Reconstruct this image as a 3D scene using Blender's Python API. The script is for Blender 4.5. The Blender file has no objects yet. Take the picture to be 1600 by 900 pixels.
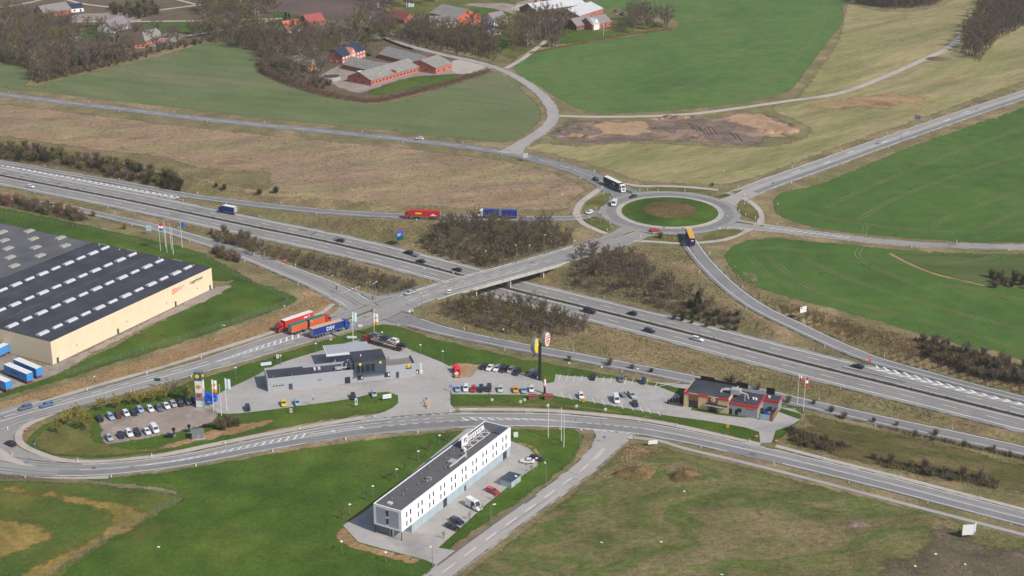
import bpy, bmesh, math, random
import numpy as np
from mathutils import Vector, Matrix, Quaternion
from mathutils.geometry import delaunay_2d_cdt
random.seed(7); RNG = np.random.default_rng(7)
SC = bpy.context.scene
COL = SC.collection
# ---------------------------------------------------------------- camera
F_PX, TILT, CAM_H = 2400.0, math.radians(20.7), 217.0
cam_data = bpy.data.cameras.new('camera'); cam = bpy.data.objects.new('camera', cam_data); COL.objects.link(cam)
cam_data.sensor_width = 36.0; cam_data.lens = F_PX/1600*36; cam_data.clip_start = 1.0; cam_data.clip_end = 20000
cam.location = (0, 0, CAM_H); cam.rotation_euler = (math.radians(90)-TILT, 0, 0)
SC.camera = cam
# ---------------------------------------------------------------- sky, sun, exposure
SUN_EL, SUN_AZ = math.radians(41), math.atan2(0.78, -0.62)
world = bpy.data.worlds.new('World'); SC.world = world; world.use_nodes = True
wn = world.node_tree; bg = wn.nodes['Background']
sky = wn.nodes.new('ShaderNodeTexSky'); sky.sky_type = 'NISHITA'; sky.sun_disc = False
sky.sun_elevation = SUN_EL; sky.sun_rotation = SUN_AZ; sky.dust_density = 2.0; sky.altitude = 50
wn.links.new(sky.outputs[0], bg.inputs[0]); bg.inputs[1].default_value = 0.10
sun_data = bpy.data.lights.new('sun', 'SUN'); sun_data.energy = 3.7; sun_data.angle = math.radians(0.6); sun_data.color = (1, 0.95, 0.88)
sun = bpy.data.objects.new('sun', sun_data); COL.objects.link(sun)
SDIR = Vector((math.sin(SUN_AZ)*math.cos(SUN_EL), math.cos(SUN_AZ)*math.cos(SUN_EL), math.sin(SUN_EL)))
sun.rotation_euler = SDIR.to_track_quat('Z', 'Y').to_euler(); sun.location = (200, 200, 400)
vs = SC.view_settings; vs.view_transform = 'Standard'; vs.look = 'None'; vs.exposure = 0.31; vs.gamma = 1.0; vs.use_curve_mapping = False
SC.render.engine = 'CYCLES'
HAZE = 0.00007

# ---------------------------------------------------------------- pixel -> world
_c, _s = math.cos(TILT), math.sin(TILT)
def P(x, y, z=0.0):
    u = (x-800)/F_PX; v = -(y-450)/F_PX
    d = (u, _c+v*_s, -_s+v*_c); t = (z-CAM_H)/d[2]
    return Vector((d[0]*t, d[1]*t, z))
def heading(x, y, dx, dy):
    a = P(x, y); b = P(x+dx, y+dy); return math.atan2(b.y-a.y, b.x-a.x)

# ---------------------------------------------------------------- materials
def lin(c):
    return tuple(((v/255)/12.92 if v/255 <= 0.04045 else ((v/255+0.055)/1.055)**2.4) for v in c)
KEXP = 1.28
def C(r, g, b):            # colour as seen in daylight -> base colour
    return tuple(min(0.85, v/KEXP) for v in lin((r, g, b)))+(1,)
MATS = {}
def nd(nt, t, **kw):
    n = nt.nodes.new(t)
    for k, v in kw.items(): setattr(n, k, v)
    return n
def mat(name, col, rough=0.6, metal=0.0, var=0.12, vs_=1.5, spec=0.4, bump=0.0, emit=None):
    if name in MATS: return MATS[name]
    m = bpy.data.materials.new(name); m.use_nodes = True; nt = m.node_tree
    b = nt.nodes['Principled BSDF']; b.inputs['Roughness'].default_value = rough; b.inputs['Metallic'].default_value = metal
    b.inputs['Specular IOR Level'].default_value = spec
    tc = nd(nt, 'ShaderNodeNewGeometry'); no = nd(nt, 'ShaderNodeTexNoise'); no.inputs['Scale'].default_value = vs_; no.inputs['Detail'].default_value = 5
    nt.links.new(tc.outputs['Position'], no.inputs['Vector'])
    rp = nd(nt, 'ShaderNodeMapRange'); rp.inputs[1].default_value = .3; rp.inputs[2].default_value = .7
    rp.inputs[3].default_value = 1-var; rp.inputs[4].default_value = 1+var
    nt.links.new(no.outputs['Fac'], rp.inputs[0])
    mx = nd(nt, 'ShaderNodeVectorMath', operation='SCALE'); mx.inputs[0].default_value = col[:3]
    nt.links.new(rp.outputs[0], mx.inputs['Scale']); nt.links.new(mx.outputs[0], b.inputs['Base Color'])
    if bump:
        bp = nd(nt, 'ShaderNodeBump'); bp.inputs['Distance'].default_value = bump; bp.inputs['Strength'].default_value = 1
        nt.links.new(no.outputs['Fac'], bp.inputs['Height']); nt.links.new(bp.outputs[0], b.inputs['Normal'])
    MATS[name] = m; return m
def ground(name, cols, scale=0.02, fine=0.5, var=0.22, stripes=None, bump=0.25, rough=0.95, stretch=None, detail=7, sub=None, ring=None):
    """cols: list of (pos, colour) read by a large noise; fine mottling on top; stripes=(angle, period m, amount)"""
    m = bpy.data.materials.new(name); m.use_nodes = True; nt = m.node_tree; L = nt.links.new
    b = nt.nodes['Principled BSDF']; b.inputs['Roughness'].default_value = rough; b.inputs['Specular IOR Level'].default_value = 0.15
    g = nd(nt, 'ShaderNodeNewGeometry'); vec = g.outputs['Position']
    if stretch:
        mp = nd(nt, 'ShaderNodeMapping'); mp.inputs['Rotation'].default_value = (0, 0, -stretch[0]); mp.inputs['Scale'].default_value = (1/stretch[1], 1, 1)
        mp.vector_type = 'TEXTURE'; mp.inputs['Rotation'].default_value = (0, 0, stretch[0]); mp.inputs['Scale'].default_value = (stretch[1], 1, 1)
        L(vec, mp.inputs['Vector']); svec = mp.outputs[0]
    else: svec = vec
    n1 = nd(nt, 'ShaderNodeTexNoise'); n1.inputs['Scale'].default_value = scale; n1.inputs['Detail'].default_value = detail
    n1.inputs['Roughness'].default_value = .62; n1.inputs['Distortion'].default_value = .6; L(svec, n1.inputs['Vector'])
    cr = nd(nt, 'ShaderNodeValToRGB'); el = cr.color_ramp.elements
    el[0].position = cols[0][0]; el[0].color = cols[0][1]; el[1].position = cols[-1][0]; el[1].color = cols[-1][1]
    for p, c in cols[1:-1]:
        e = el.new(p); e.color = c
    L(n1.outputs['Fac'], cr.inputs[0]); out = cr.outputs[0]
    def mul(fac_out, lo, hi, o, a=.32, z=.68):
        r = nd(nt, 'ShaderNodeMapRange'); r.inputs[1].default_value = a; r.inputs[2].default_value = z; r.inputs[3].default_value = lo; r.inputs[4].default_value = hi
        L(fac_out, r.inputs[0]); v = nd(nt, 'ShaderNodeVectorMath', operation='SCALE'); L(o, v.inputs[0]); L(r.outputs[0], v.inputs['Scale']); return v.outputs[0]
    n2 = nd(nt, 'ShaderNodeTexNoise'); n2.inputs['Scale'].default_value = fine; n2.inputs['Detail'].default_value = 6; n2.inputs['Roughness'].default_value = .7; L(svec, n2.inputs['Vector'])
    out = mul(n2.outputs['Fac'], 1-var, 1+var, out)
    n3 = nd(nt, 'ShaderNodeTexNoise'); n3.inputs['Scale'].default_value = fine*0.13; n3.inputs['Detail'].default_value = 4; L(svec, n3.inputs['Vector'])
    out = mul(n3.outputs['Fac'], 1-var*.7, 1+var*.7, out)
    if sub:      # second colour scattered in patches
        n4 = nd(nt, 'ShaderNodeTexNoise'); n4.inputs['Scale'].default_value = sub[1]; n4.inputs['Detail'].default_value = 8; n4.inputs['Roughness'].default_value = .7; L(svec, n4.inputs['Vector'])
        r = nd(nt, 'ShaderNodeMapRange'); r.inputs[1].default_value = sub[2]; r.inputs[2].default_value = sub[3]; L(n4.outputs['Fac'], r.inputs[0])
        mx = nd(nt, 'ShaderNodeMix', data_type='RGBA'); L(r.outputs[0], mx.inputs[0]); L(out, mx.inputs[6]); mx.inputs[7].default_value = sub[0]; out = mx.outputs[2]
    if stripes:
        mp2 = nd(nt, 'ShaderNodeMapping'); mp2.vector_type = 'TEXTURE'; mp2.inputs['Rotation'].default_value = (0, 0, stripes[0]); L(vec, mp2.inputs['Vector'])
        w = nd(nt, 'ShaderNodeTexWave'); w.bands_direction = 'Y'; w.inputs['Scale'].default_value = 0.314/stripes[1]*1.0; w.inputs['Distortion'].default_value = 1.2; w.inputs['Detail'].default_value = 3; w.inputs['Detail Scale'].default_value = .3
        L(mp2.outputs[0], w.inputs['Vector']); out = mul(w.outputs['Fac'], 1-stripes[2], 1+stripes[2], out, 0, 1)
    L(out, b.inputs['Base Color'])
    if bump:
        bp = nd(nt, 'ShaderNodeBump'); bp.inputs['Distance'].default_value = bump; bp.inputs['Strength'].default_value = .8
        L(n2.outputs['Fac'], bp.inputs['Height']); L(bp.outputs[0], b.inputs['Normal'])
    MATS[name] = m; return m

# ---------------------------------------------------------------- mesh builder
class MB:
    def __init__(s): s.v = []; s.f = []; s.m = []
    def add(s, vs, fs, mi=0):
        o = len(s.v); s.v += [tuple(p) for p in vs]; s.f += [tuple(i+o for i in f) for f in fs]; s.m += [mi]*len(fs); return s
    def box(s, x0, x1, y0, y1, z0, z1, mi=0, M=None):
        vs = [Vector(p) for p in ((x0,y0,z0),(x1,y0,z0),(x1,y1,z0),(x0,y1,z0),(x0,y0,z1),(x1,y0,z1),(x1,y1,z1),(x0,y1,z1))]
        if M: vs = [M @ p for p in vs]
        return s.add(vs, [(3,2,1,0),(4,5,6,7),(0,1,5,4),(1,2,6,5),(2,3,7,6),(3,0,4,7)], mi)
    def prism(s, poly, z0, z1, mi=0):
        n = len(poly); vs = [(p[0],p[1],z0) for p in poly]+[(p[0],p[1],z1) for p in poly]
        return s.add(vs, [tuple(range(n))[::-1], tuple(range(n,2*n))]+[(i,(i+1)%n,n+(i+1)%n,n+i) for i in range(n)], mi)
    def quad(s, a, b, c, d, mi=0): return s.add([a,b,c,d], [(0,1,2,3)], mi)
    def slab(s, a, b, c, d, t, mi=0):
        """thin box: quad a b c d with thickness t along its normal"""
        a,b,c,d = map(Vector,(a,b,c,d)); n = (b-a).cross(d-a).normalized()*t
        vs = [a,b,c,d,a+n,b+n,c+n,d+n]
        return s.add(vs, [(3,2,1,0),(4,5,6,7),(0,1,5,4),(1,2,6,5),(2,3,7,6),(3,0,4,7)], mi)
    def tube(s, p0, p1, r0, r1=None, n=6, mi=0, caps=True):
        p0 = Vector(p0); p1 = Vector(p1); r1 = r0 if r1 is None else r1
        d = (p1-p0).normalized(); a = d.orthogonal().normalized(); b = d.cross(a); vs = []
        for p, r in ((p0,r0),(p1,r1)):
            for i in range(n):
                t = 2*math.pi*i/n; vs.append(p+a*(math.cos(t)*r)+b*(math.sin(t)*r))
        fs = [(i,(i+1)%n,n+(i+1)%n,n+i) for i in range(n)]
        if caps: fs += [tuple(range(n))[::-1], tuple(range(n,2*n))]
        return s.add(vs, fs, mi)
    def loft(s, rings, mi=0, caps=True):
        n = len(rings[0]); vs = [p for r in rings for p in r]; fs = []
        for k in range(len(rings)-1):
            for i in range(n): fs.append((k*n+i,k*n+(i+1)%n,(k+1)*n+(i+1)%n,(k+1)*n+i))
        if caps: fs += [tuple(range(n))[::-1], tuple(range((len(rings)-1)*n, len(rings)*n))]
        return s.add(vs, fs, mi)
    def mesh(s, name, mats, smooth=False):
        me = bpy.data.meshes.new(name); me.from_pydata(s.v, [], s.f)
        for m in (mats if isinstance(mats, (list,tuple)) else [mats]): me.materials.append(m)
        if any(s.m): me.polygons.foreach_set('material_index', s.m)
        if smooth: me.polygons.foreach_set('use_smooth', [True]*len(s.f))
        me.update(); return me
    def build(s, name, mats, parent=None, smooth=False):
        return link(name, s.mesh(name, mats, smooth), parent)
def link(name, me, parent=None, loc=None, rz=None):
    o = bpy.data.objects.new(name, me); COL.objects.link(o)
    if parent: o.parent = parent
    if loc is not None: o.location = loc
    if rz is not None: o.rotation_euler = (0, 0, rz)
    return o
def tag(o, label=None, cat=None, group=None, kind=None):
    if label: o['label'] = label
    if cat: o['category'] = cat
    if group: o['group'] = group
    if kind: o['kind'] = kind
    return o
def thing(name, label, cat, loc=(0,0,0), rz=0, group=None):
    o = link(name, None, None, loc, rz); o.empty_display_size = .5; return tag(o, label, cat, group)
KIDS = {}
def copy_tree(o, loc, rz=0, scale=1.0, label=None, group=None):
    c = o.copy(); COL.objects.link(c); c.location = loc; c.rotation_euler = (0, 0, rz)
    c.scale = (scale,)*3 if isinstance(scale, (int,float)) else scale
    if label: c['label'] = label
    if group: c['group'] = group
    kids = KIDS.get(o.name)
    if kids is None: kids = KIDS[o.name] = [(k, list(k.children)) for k in o.children]
    for k, gk in kids:
        kc = k.copy(); COL.objects.link(kc); kc.parent = c
        for g in gk:
            gc = g.copy(); COL.objects.link(gc); gc.parent = kc
    return c
def text_mesh(body, size, extr=0.02, shear=0.0, bold=0.0):
    cu = bpy.data.curves.new('lettering', 'FONT'); cu.body = body; cu.size = size; cu.extrude = extr; cu.shear = shear; cu.offset = bold
    cu.align_x = 'CENTER'; cu.align_y = 'CENTER'; cu.resolution_u = 3
    o = bpy.data.objects.new('lettering', cu); COL.objects.link(o)
    me = bpy.data.meshes.new_from_object(o.evaluated_get(bpy.context.evaluated_depsgraph_get()))
    bpy.data.objects.remove(o); bpy.data.curves.remove(cu); return me
def text(body, size, m, parent, loc, xdir, normal=None, name='lettering', **kw):
    """flat lettering: reads along xdir, up = +Z unless normal given as (0,0,1)"""
    me = text_mesh(body, size, **kw); me.materials.clear(); me.materials.append(m)
    o = link(name, me, parent); X = Vector(xdir).normalized()
    Y = Vector((0,0,1)) if normal is None else Vector(normal).cross(X).normalized()
    Y = (Y-X*Y.dot(X)).normalized(); Z = X.cross(Y)
    M = Matrix((X, Y, Z)).transposed().to_4x4(); M.translation = Vector(loc); o.matrix_local = M; return o
ORD = ['first','second','third','fourth','fifth','sixth','seventh','eighth','ninth','tenth','eleventh','twelfth','thirteenth']
# ================================================================ ROADS (centre lines in photo pixels -> world)
def dense(pts, step=3.0):
    """Catmull-Rom through rows (x,y,z,w) and resample evenly"""
    p = np.array(pts, float); p = np.vstack([2*p[0]-p[1], p, 2*p[-1]-p[-2]]); out = []
    for i in range(1, len(p)-2):
        t = np.linspace(0, 1, 24, endpoint=False)[:, None]; a, b, c, d = p[i-1], p[i], p[i+1], p[i+2]
        out.append(0.5*((2*b)+(-a+c)*t+(2*a-5*b+4*c-d)*t**2+(-a+3*b-3*c+d)*t**3))
    q = np.vstack(out+[p[-2:-1]]); s = np.concatenate([[0], np.cumsum(np.hypot(*np.diff(q[:, :2], axis=0).T))])
    n = max(2, int(s[-1]/step)+1); ss = np.linspace(0, s[-1], n)
    return np.stack([np.interp(ss, s, q[:, k]) for k in range(q.shape[1])], 1), ss
class Road:
    def __init__(s, px, step=3.0, ext=(0, 0)):
        """px rows: (x, y, width m[, z])"""
        rows = []
        for r in px:
            z = r[3] if len(r) > 3 else 0.0; w = P(r[0], r[1], z); rows.append((w.x, w.y, z, r[2]))
        def far(a, b, d):      # straight on beyond the last point read from the photograph
            v = np.array(b[:2])-np.array(a[:2]); v /= np.linalg.norm(v); return (b[0]+v[0]*d, b[1]+v[1]*d, b[2], b[3])
        if ext[0]: rows = [far(rows[1], rows[0], ext[0]), far(rows[1], rows[0], ext[0]/2)]+rows
        if ext[1]: rows = rows+[far(rows[-2], rows[-1], ext[1]/2), far(rows[-2], rows[-1], ext[1])]
        s.q, s.s = dense(rows, step); s.xy = s.q[:, :2]
        t = np.gradient(s.xy, axis=0); t /= np.linalg.norm(t, axis=1)[:, None]; s.t = t; s.n = np.stack([-t[:, 1], t[:, 0]], 1)
    def at(s, ss, off):
        x = np.interp(ss, s.s, s.q[:, 0])+np.interp(ss, s.s, s.n[:, 0])*off; y = np.interp(ss, s.s, s.q[:, 1])+np.interp(ss, s.s, s.n[:, 1])*off
        return x, y, np.interp(ss, s.s, s.q[:, 2])
    def ang(s, ss): return math.atan2(np.interp(ss, s.s, s.t[:, 1]), np.interp(ss, s.s, s.t[:, 0]))
    def near(s, x, y):
        d = np.hypot(s.xy[:, 0]-x, s.xy[:, 1]-y); i = int(d.argmin()); return s.s[i], d[i]
    def strip(s, mb, o0, o1, lift, s0=None, s1=None, skirt=0.0, mi=0):
        s0 = 0 if s0 is None else max(0, s0); s1 = s.s[-1] if s1 is None else min(s1, s.s[-1])
        if s1-s0 < .2: return
        ss = np.concatenate([[s0], s.s[(s.s > s0+.3) & (s.s < s1-.3)], [s1]])
        f0 = o0(ss) if callable(o0) else o0; f1 = o1(ss) if callable(o1) else o1
        a = np.stack(s.at(ss, f0), 1); b = np.stack(s.at(ss, f1), 1); a[:, 2] += lift; b[:, 2] += lift; n = len(ss)
        vs = list(map(tuple, a))+list(map(tuple, b)); fs = [(i, i+1, n+i+1, n+i) for i in range(n-1)]
        fs = [f[::-1] for f in fs]
        mb.add(vs, fs, mi)
        if skirt:
            a2 = a.copy(); a2[:, 2] -= skirt; b2 = b.copy(); b2[:, 2] -= skirt
            mb.add(list(map(tuple, a))+list(map(tuple, a2)), [(i, i+1, n+i+1, n+i) for i in range(n-1)], mi)
            mb.add(list(map(tuple, b))+list(map(tuple, b2)), [(n+i, n+i+1, i+1, i) for i in range(n-1)], mi)
    def halfw(s, sg): return lambda ss: sg*np.interp(ss, s.s, s.q[:, 3])/2
    def dashes(s, mb, off, w, on, gap, lift, s0=0, s1=None, mi=0):
        s1 = s.s[-1] if s1 is None else s1; k = s0
        while k < s1-1:
            s.strip(mb, off-w/2, off+w/2, lift, k, min(k+on, s1), mi=mi); k += on+gap
    def line(s, mb, off, w, lift, s0=None, s1=None, mi=0):
        if callable(off): s.strip(mb, lambda q: off(q)-w/2, lambda q: off(q)+w/2, lift, s0, s1, mi=mi)
        else: s.strip(mb, off-w/2, off+w/2, lift, s0, s1, mi=mi)
    def sx(s, px, py, z=0.0):
        w = P(px, py, z); return s.near(w.x, w.y)[0]

MW_Z = lambda x: float(np.interp(x, [-200, 0, 350, 700, 820, 1200, 1800], [-1.5, -2.2, -4.0, -5.4, -5.4, -4.4, -3.2]))
MW_PX = [(-90,255),(0,274.5),(100,294),(200,313.5),(300,334.5),(400,355.5),(500,376),(600,399.5),(700,425),(800,453),(900,477.5),(1000,502),(1100,527.5),(1200,553.5),(1300,579),(1400,603.5),(1500,628),(1600,652.5),(1700,677)]
ROADS = {}
ROADS['motorway'] = Road([(x, y, 24.5, MW_Z(x)) for x, y in MW_PX], 4, ext=(300, 300))
def prof(pts, zx):
    xs, zs = zip(*zx); return [(x, y, w, float(np.interp(x, xs, zs))) for x, y, w in pts]
ROADS['ramp_west_far'] = Road(prof([(-80,238.5,6),(0,253,6),(100,270.5,6),(200,288.5,6.5),(290,305,7),(350,313.5,7.5),(420,322,8),(520,331.5,8),(640,338.5,8),(700,340,8),(800,342,7.5),(880,341.5,7.5),(915,339,8.5),(945,333,12)], [(-80,-1.8),(0,-2.2),(100,-2.7),(200,-3.2),(290,-3.7),(420,-2.8),(640,-1.0),(800,0),(950,0)]), ext=(260, 0))
ROADS['ramp_west_near'] = Road(prof([(-60,298,6.5),(30,313,6.5),(100,323,6.5),(180,341,7),(230,352,7.5),(300,371,8),(380,397,9),(440,420,10.5),(500,444,12),(545,467,13),(575,487,13)], [(-60,-2.2),(100,-2.4),(230,-2.4),(380,-1.2),(480,0),(600,0)]), ext=(260, 0))
ROADS['ramp_east_near'] = Road(prof([(610,492,11),(650,505,10),(700,519,8.5),(800,540,8),(900,558,8),(1000,577,8),(1100,597,8),(1200,617,8),(1300,640,8),(1400,662,8),(1500,683,8),(1600,705,8),(1700,728,8)], [(600,0),(720,0),(900,-.4),(1100,-.8),(1400,-1.6),(1700,-2.6)]), ext=(0, 260))
ROADS['ramp_east_far'] = Road(prof([(1066,362,10),(1078,380,8.5),(1098,407,8.3),(1130,440,8.3),(1165,468,8.3),(1200,489,8.3),(1250,512.5,8.3),(1300,536,8),(1360,560.5,7.5),(1419,577.5,6.5),(1470,591,6.2),(1520,604,6),(1573,617.5,6),(1620,629,6),(1700,649,6)], [(1066,0),(1100,0),(1180,-1.6),(1320,-4.0),(1400,-3.9),(1700,-3.2)]), ext=(0, 260))
ROADS['country_road'] = Road([(-80,139,9.2),(0,147.5,9.2),(100,160,9.2),(200,171.5,9.2),(300,184,9.2),(400,194.5,9.2),(500,204.5,9.2),(600,214.5,9.2),(700,226,9.2),(780,237,9.5),(840,249,10),(900,266.5,11),(940,283,13),(972,301,17),(990,312,21)], ext=(300, 0))
ROADS['village_road'] = Road([(796,240,14),(815,225,9),(845,206,8),(862,189,7.6),(863,172,7.4),(848,150,7),(820,128,6.6),(785,110,6.2),(745,97,6),(690,85,6),(640,72,6),(600,60,5.5),(560,47,5),(520,36,5)], 2.5)
ROADS['farm_lane'] = Road([(873,181,4.5),(920,182.5,4),(1000,182,4),(1080,178,4),(1150,169.5,4),(1230,158,4),(1310,146,4.2),(1370,125,4.2),(1430,99,4.2),(1480,75,4.2),(1510,48,4.2),(1535,20,4.2),(1560,-10,4)], 3, ext=(0, 150))
ROADS['east_road'] = Road([(1120,322,17),(1140,312,16),(1165,301,14),(1200,287,13.5),(1280,259,13),(1360,230,12.5),(1440,202,12.5),(1520,174.5,12.5),(1600,148,12.5),(1720,108,12.5)], ext=(0, 300))
ROADS['minor_road'] = Road([(1105,348,17),(1140,350,15),(1180,354,12),(1220,359,10),(1280,366.5,9),(1340,373.5,8.2),(1400,379.5,8),(1470,383.5,7.6),(1600,386,7.6),(1720,385,7.6)], ext=(0, 300))
ROADS['bridge_road'] = Road([(1000,362,20),(975,371,17),(930,386,14),(880,401,13),(800,423,12.6),(720,445,12.8),(660,463,13.5),(620,476,15),(580,491,16),(540,505,16),(480,522,15),(420,540,14),(360,559,12.5),(300,577,10.5),(200,604,9),(120,626,9),(60,642,10),(0,659,12),(-60,678,14)], ext=(0, 160))
ROADS['service_road'] = Road([(-90,706,12),(-20,722,11.5),(40,731,10.5),(100,734.5,9.5),(160,733.5,9),(230,727,9),(300,717,9),(380,701,9.6),(460,686,10.5),(540,673,11.5),(620,664,12.5),(700,658,12.5),(780,656,11.5),(860,657,11),(930,662,10.5),(1000,669.5,10),(1070,682,9.6),(1140,697,9.4),(1220,715,9.2),(1300,734,9.2),(1400,759,9.2),(1500,785,9.2),(1600,811,9.2),(1720,842,9.2)], ext=(0, 300))
ROADS['hotel_road'] = Road([(962,672,15),(952,690,10),(934,712,8.2),(905,738,7.6),(870,764,7.4),(830,793,7.4),(780,829,7.4),(730,866,7.4),(680,904,7.4),(620,950,7.4)], ext=(0, 60))
# ================================================================ TERRAIN
CUT = ['motorway', 'ramp_west_far', 'ramp_west_near', 'ramp_east_near', 'ramp_east_far']
def H(x, y):
    x = np.asarray(x, float); y = np.asarray(y, float); sh = x.shape; x = x.ravel(); y = y.ravel()
    num = np.zeros_like(x); den = np.zeros_like(x); pts = np.stack([x, y], 1)
    for k in CUT:
        r = ROADS[k]; q = r.q[::2]
        bi = np.zeros(len(x), int); bd = np.full(len(x), 1e9)
        lo = q[:, :2].min(0)-60; hi = q[:, :2].max(0)+60
        msk = np.where(((pts >= lo) & (pts <= hi)).all(1))[0]
        for c in range(0, len(msk), 20000):
            ii = msk[c:c+20000]; d = np.hypot(pts[ii, 0][:, None]-q[None, :, 0], pts[ii, 1][:, None]-q[None, :, 1]); bi[ii] = d.argmin(1); bd[ii] = d.min(1)
        # exact distance to the segments either side
        for j in (-1, 0):
            a = np.clip(bi+j, 0, len(q)-2); A = q[a, :2]; B = q[a+1, :2]; ab = B-A
            t = np.clip(((pts-A)*ab).sum(1)/(ab**2).sum(1), 0, 1); dd = np.hypot(*(pts-(A+ab*t[:, None])).T)
            ok = (bd < 1e8) & (dd <= bd); bd = np.where(ok, dd, bd)
        zq = q[bi, 2]-0.10; d = np.maximum(0, bd-(q[bi, 3]/2+1.2))
        D = np.maximum(7.0, 2.6*np.abs(zq)); u = np.clip(d/D, 0, 1); h = zq*(1-u*u*(3-2*u)); h = np.where(q[bi, 2] == 0, 0, h)
        w = 1/(d+0.25)**3; w = np.where(bd > 1e8, 1e-9, w); num += w*h; den += w
    z = num/np.maximum(den, 1e-8); z = np.where(np.abs(z) < 0.012, 0, z); return z.reshape(sh)
def G(px, py):
    z = 0.0
    for _ in range(7):
        w = P(px, py, z); z = 0.5*z+0.5*float(H([w.x], [w.y])[0])
    return P(px, py, z)
def gz(x, y): return float(H([x], [y])[0])
# materials of the land
ground('dry_grass_land', [(.28,C(110,98,76)),(.40,C(140,124,92)),(.48,C(122,118,78)),(.56,C(146,128,98)),(.64,C(152,134,98)),(.75,C(120,118,72))], scale=.022, fine=.6, var=.32, bump=.5, sub=(C(100,90,72), .12, .56, .74))
ground('heath_land', [(.3,C(140,116,98)),(.42,C(164,140,110)),(.5,C(152,130,110)),(.58,C(154,140,104)),(.68,C(176,150,118))], scale=.03, fine=.5, var=.28, bump=.5, stretch=(0.35, 2.0), sub=(C(122,102,84), .2, .60, .76))
ground('straw_bank', [(.3,C(150,124,88)),(.5,C(172,142,104)),(.7,C(138,112,80))], scale=.06, fine=.6, var=.25, bump=.5, sub=(C(104,94,60), .1, .55, .7))
ground('hay_meadow', [(.3,C(146,138,94)),(.42,C(164,150,110)),(.5,C(138,136,86)),(.6,C(160,146,106)),(.72,C(134,132,80))], scale=.018, fine=.5, var=.24, bump=.3, stretch=(0.75, 5.0), sub=(C(112,116,66), .05, .58, .78))
ground('wheat_green', [(.25,C(68,92,44)),(.42,C(77,105,46)),(.55,C(83,112,48)),(.68,C(91,109,56)),(.8,C(106,107,68))], scale=.016, fine=.9, var=.16, bump=.12, stripes=(heading(1300,300,300,-110), 2.2, .05), sub=(C(97,99,62), .03, .56, .78))
ground('wheat_green_upper', [(.25,C(76,102,52)),(.42,C(86,114,56)),(.55,C(94,121,60)),(.68,C(104,118,68)),(.8,C(118,117,80))], scale=.016, fine=.9, var=.16, bump=.12, stripes=(heading(1000,120,200,-50), 2.2, .06), sub=(C(114,112,78), .03, .56, .78))
ground('sparse_crop', [(.25,C(92,106,66)),(.42,C(104,118,75)),(.55,C(113,120,82)),(.68,C(122,120,90)),(.8,C(134,122,96))], scale=.014, fine=.7, var=.17, bump=.15, stripes=(heading(300,150,200,20), 2.6, .08), stretch=(heading(300,150,200,20), 3.0))
ground('lawn_green', [(.25,C(58,80,26)),(.42,C(70,95,32)),(.55,C(80,104,36)),(.66,C(96,110,44)),(.8,C(120,116,58))], scale=.022, fine=.8, var=.27, bump=.3, sub=(C(108,108,52), .035, .55, .76))
ground('lawn_worn', [(.25,C(80,90,44)),(.42,C(98,104,52)),(.55,C(114,110,60)),(.68,C(130,116,72)),(.8,C(94,104,50))], scale=.05, fine=.8, var=.26, bump=.3)
ground('rough_meadow', [(.26,C(84,96,46)),(.38,C(104,110,60)),(.46,C(124,116,78)),(.52,C(90,106,50)),(.6,C(134,119,88)),(.7,C(100,110,56)),(.8,C(134,120,96))], scale=.035, fine=.7, var=.32, bump=.4, sub=(C(124,110,90), .09, .57, .74), stretch=(0.2, 1.6))
ground('olive_meadow', [(.28,C(78,82,44)),(.42,C(94,90,54)),(.52,C(116,102,68)),(.6,C(86,90,48)),(.72,C(138,114,84))], scale=.035, fine=.6, var=.28, bump=.4, stretch=(-.35,3.0))
ground('yellow_meadow', [(.3,C(132,116,56)),(.5,C(150,128,72)),(.7,C(112,112,50))], scale=.05, fine=.6, var=.28, bump=.35, sub=(C(98,104,48), .06, .52, .72))
ground('fenced_meadow', [(.28,C(66,86,34)),(.42,C(78,98,40)),(.54,C(92,104,46)),(.66,C(112,110,54)),(.8,C(132,116,60))], scale=.03, fine=.7, var=.26, bump=.3, sub=(C(122,112,58), .05, .56, .76))
ground('ploughed_soil', [(.3,C(100,84,78)),(.5,C(112,94,86)),(.7,C(94,82,74))], scale=.02, fine=.3, var=.12, bump=.2, stripes=(0.3, 3, .06))
ground('bare_soil', [(.28,C(112,96,86)),(.4,C(136,118,106)),(.5,C(122,106,96)),(.6,C(164,136,112)),(.72,C(140,118,100))], scale=.045, fine=.6, var=.3, bump=.6, sub=(C(92,80,76), .1, .54, .66))
ground('sandy_soil', [(.3,C(158,132,106)),(.5,C(184,152,120)),(.7,C(146,122,100))], scale=.06, fine=.6, var=.22, bump=.5)
ground('brown_scrub', [(.28,C(104,86,58)),(.42,C(120,100,66)),(.52,C(96,84,56)),(.62,C(134,112,74)),(.75,C(110,100,58))], scale=.05, fine=.5, var=.28, bump=.7, sub=(C(84,74,58), .16, .55, .7))
ground('wood_floor', [(.3,C(98,86,70)),(.5,C(116,100,80)),(.7,C(92,90,62))], scale=.06, fine=.6, var=.3, bump=.5, sub=(C(92,102,56), .04, .56, .7))
ground('asphalt_old', [(.3,C(150,147,143)),(.5,C(160,157,153)),(.7,C(144,142,139))], scale=.02, fine=.25, var=.06, bump=.01, rough=.85, sub=(C(132,130,128), .02, .56, .64))
ground('asphalt_light', [(.3,C(168,164,158)),(.5,C(176,171,166)),(.7,C(160,157,153))], scale=.03, fine=.3, var=.05, bump=.01, rough=.85)
ground('asphalt_dark', [(.3,C(132,130,130)),(.5,C(141,139,139)),(.7,C(126,125,126))], scale=.03, fine=.3, var=.07, bump=.01, rough=.85)
ground('concrete_path', [(.3,C(178,170,160)),(.5,C(190,181,171)),(.7,C(168,161,152))], scale=.06, fine=.4, var=.08, bump=.02, rough=.9)
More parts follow.
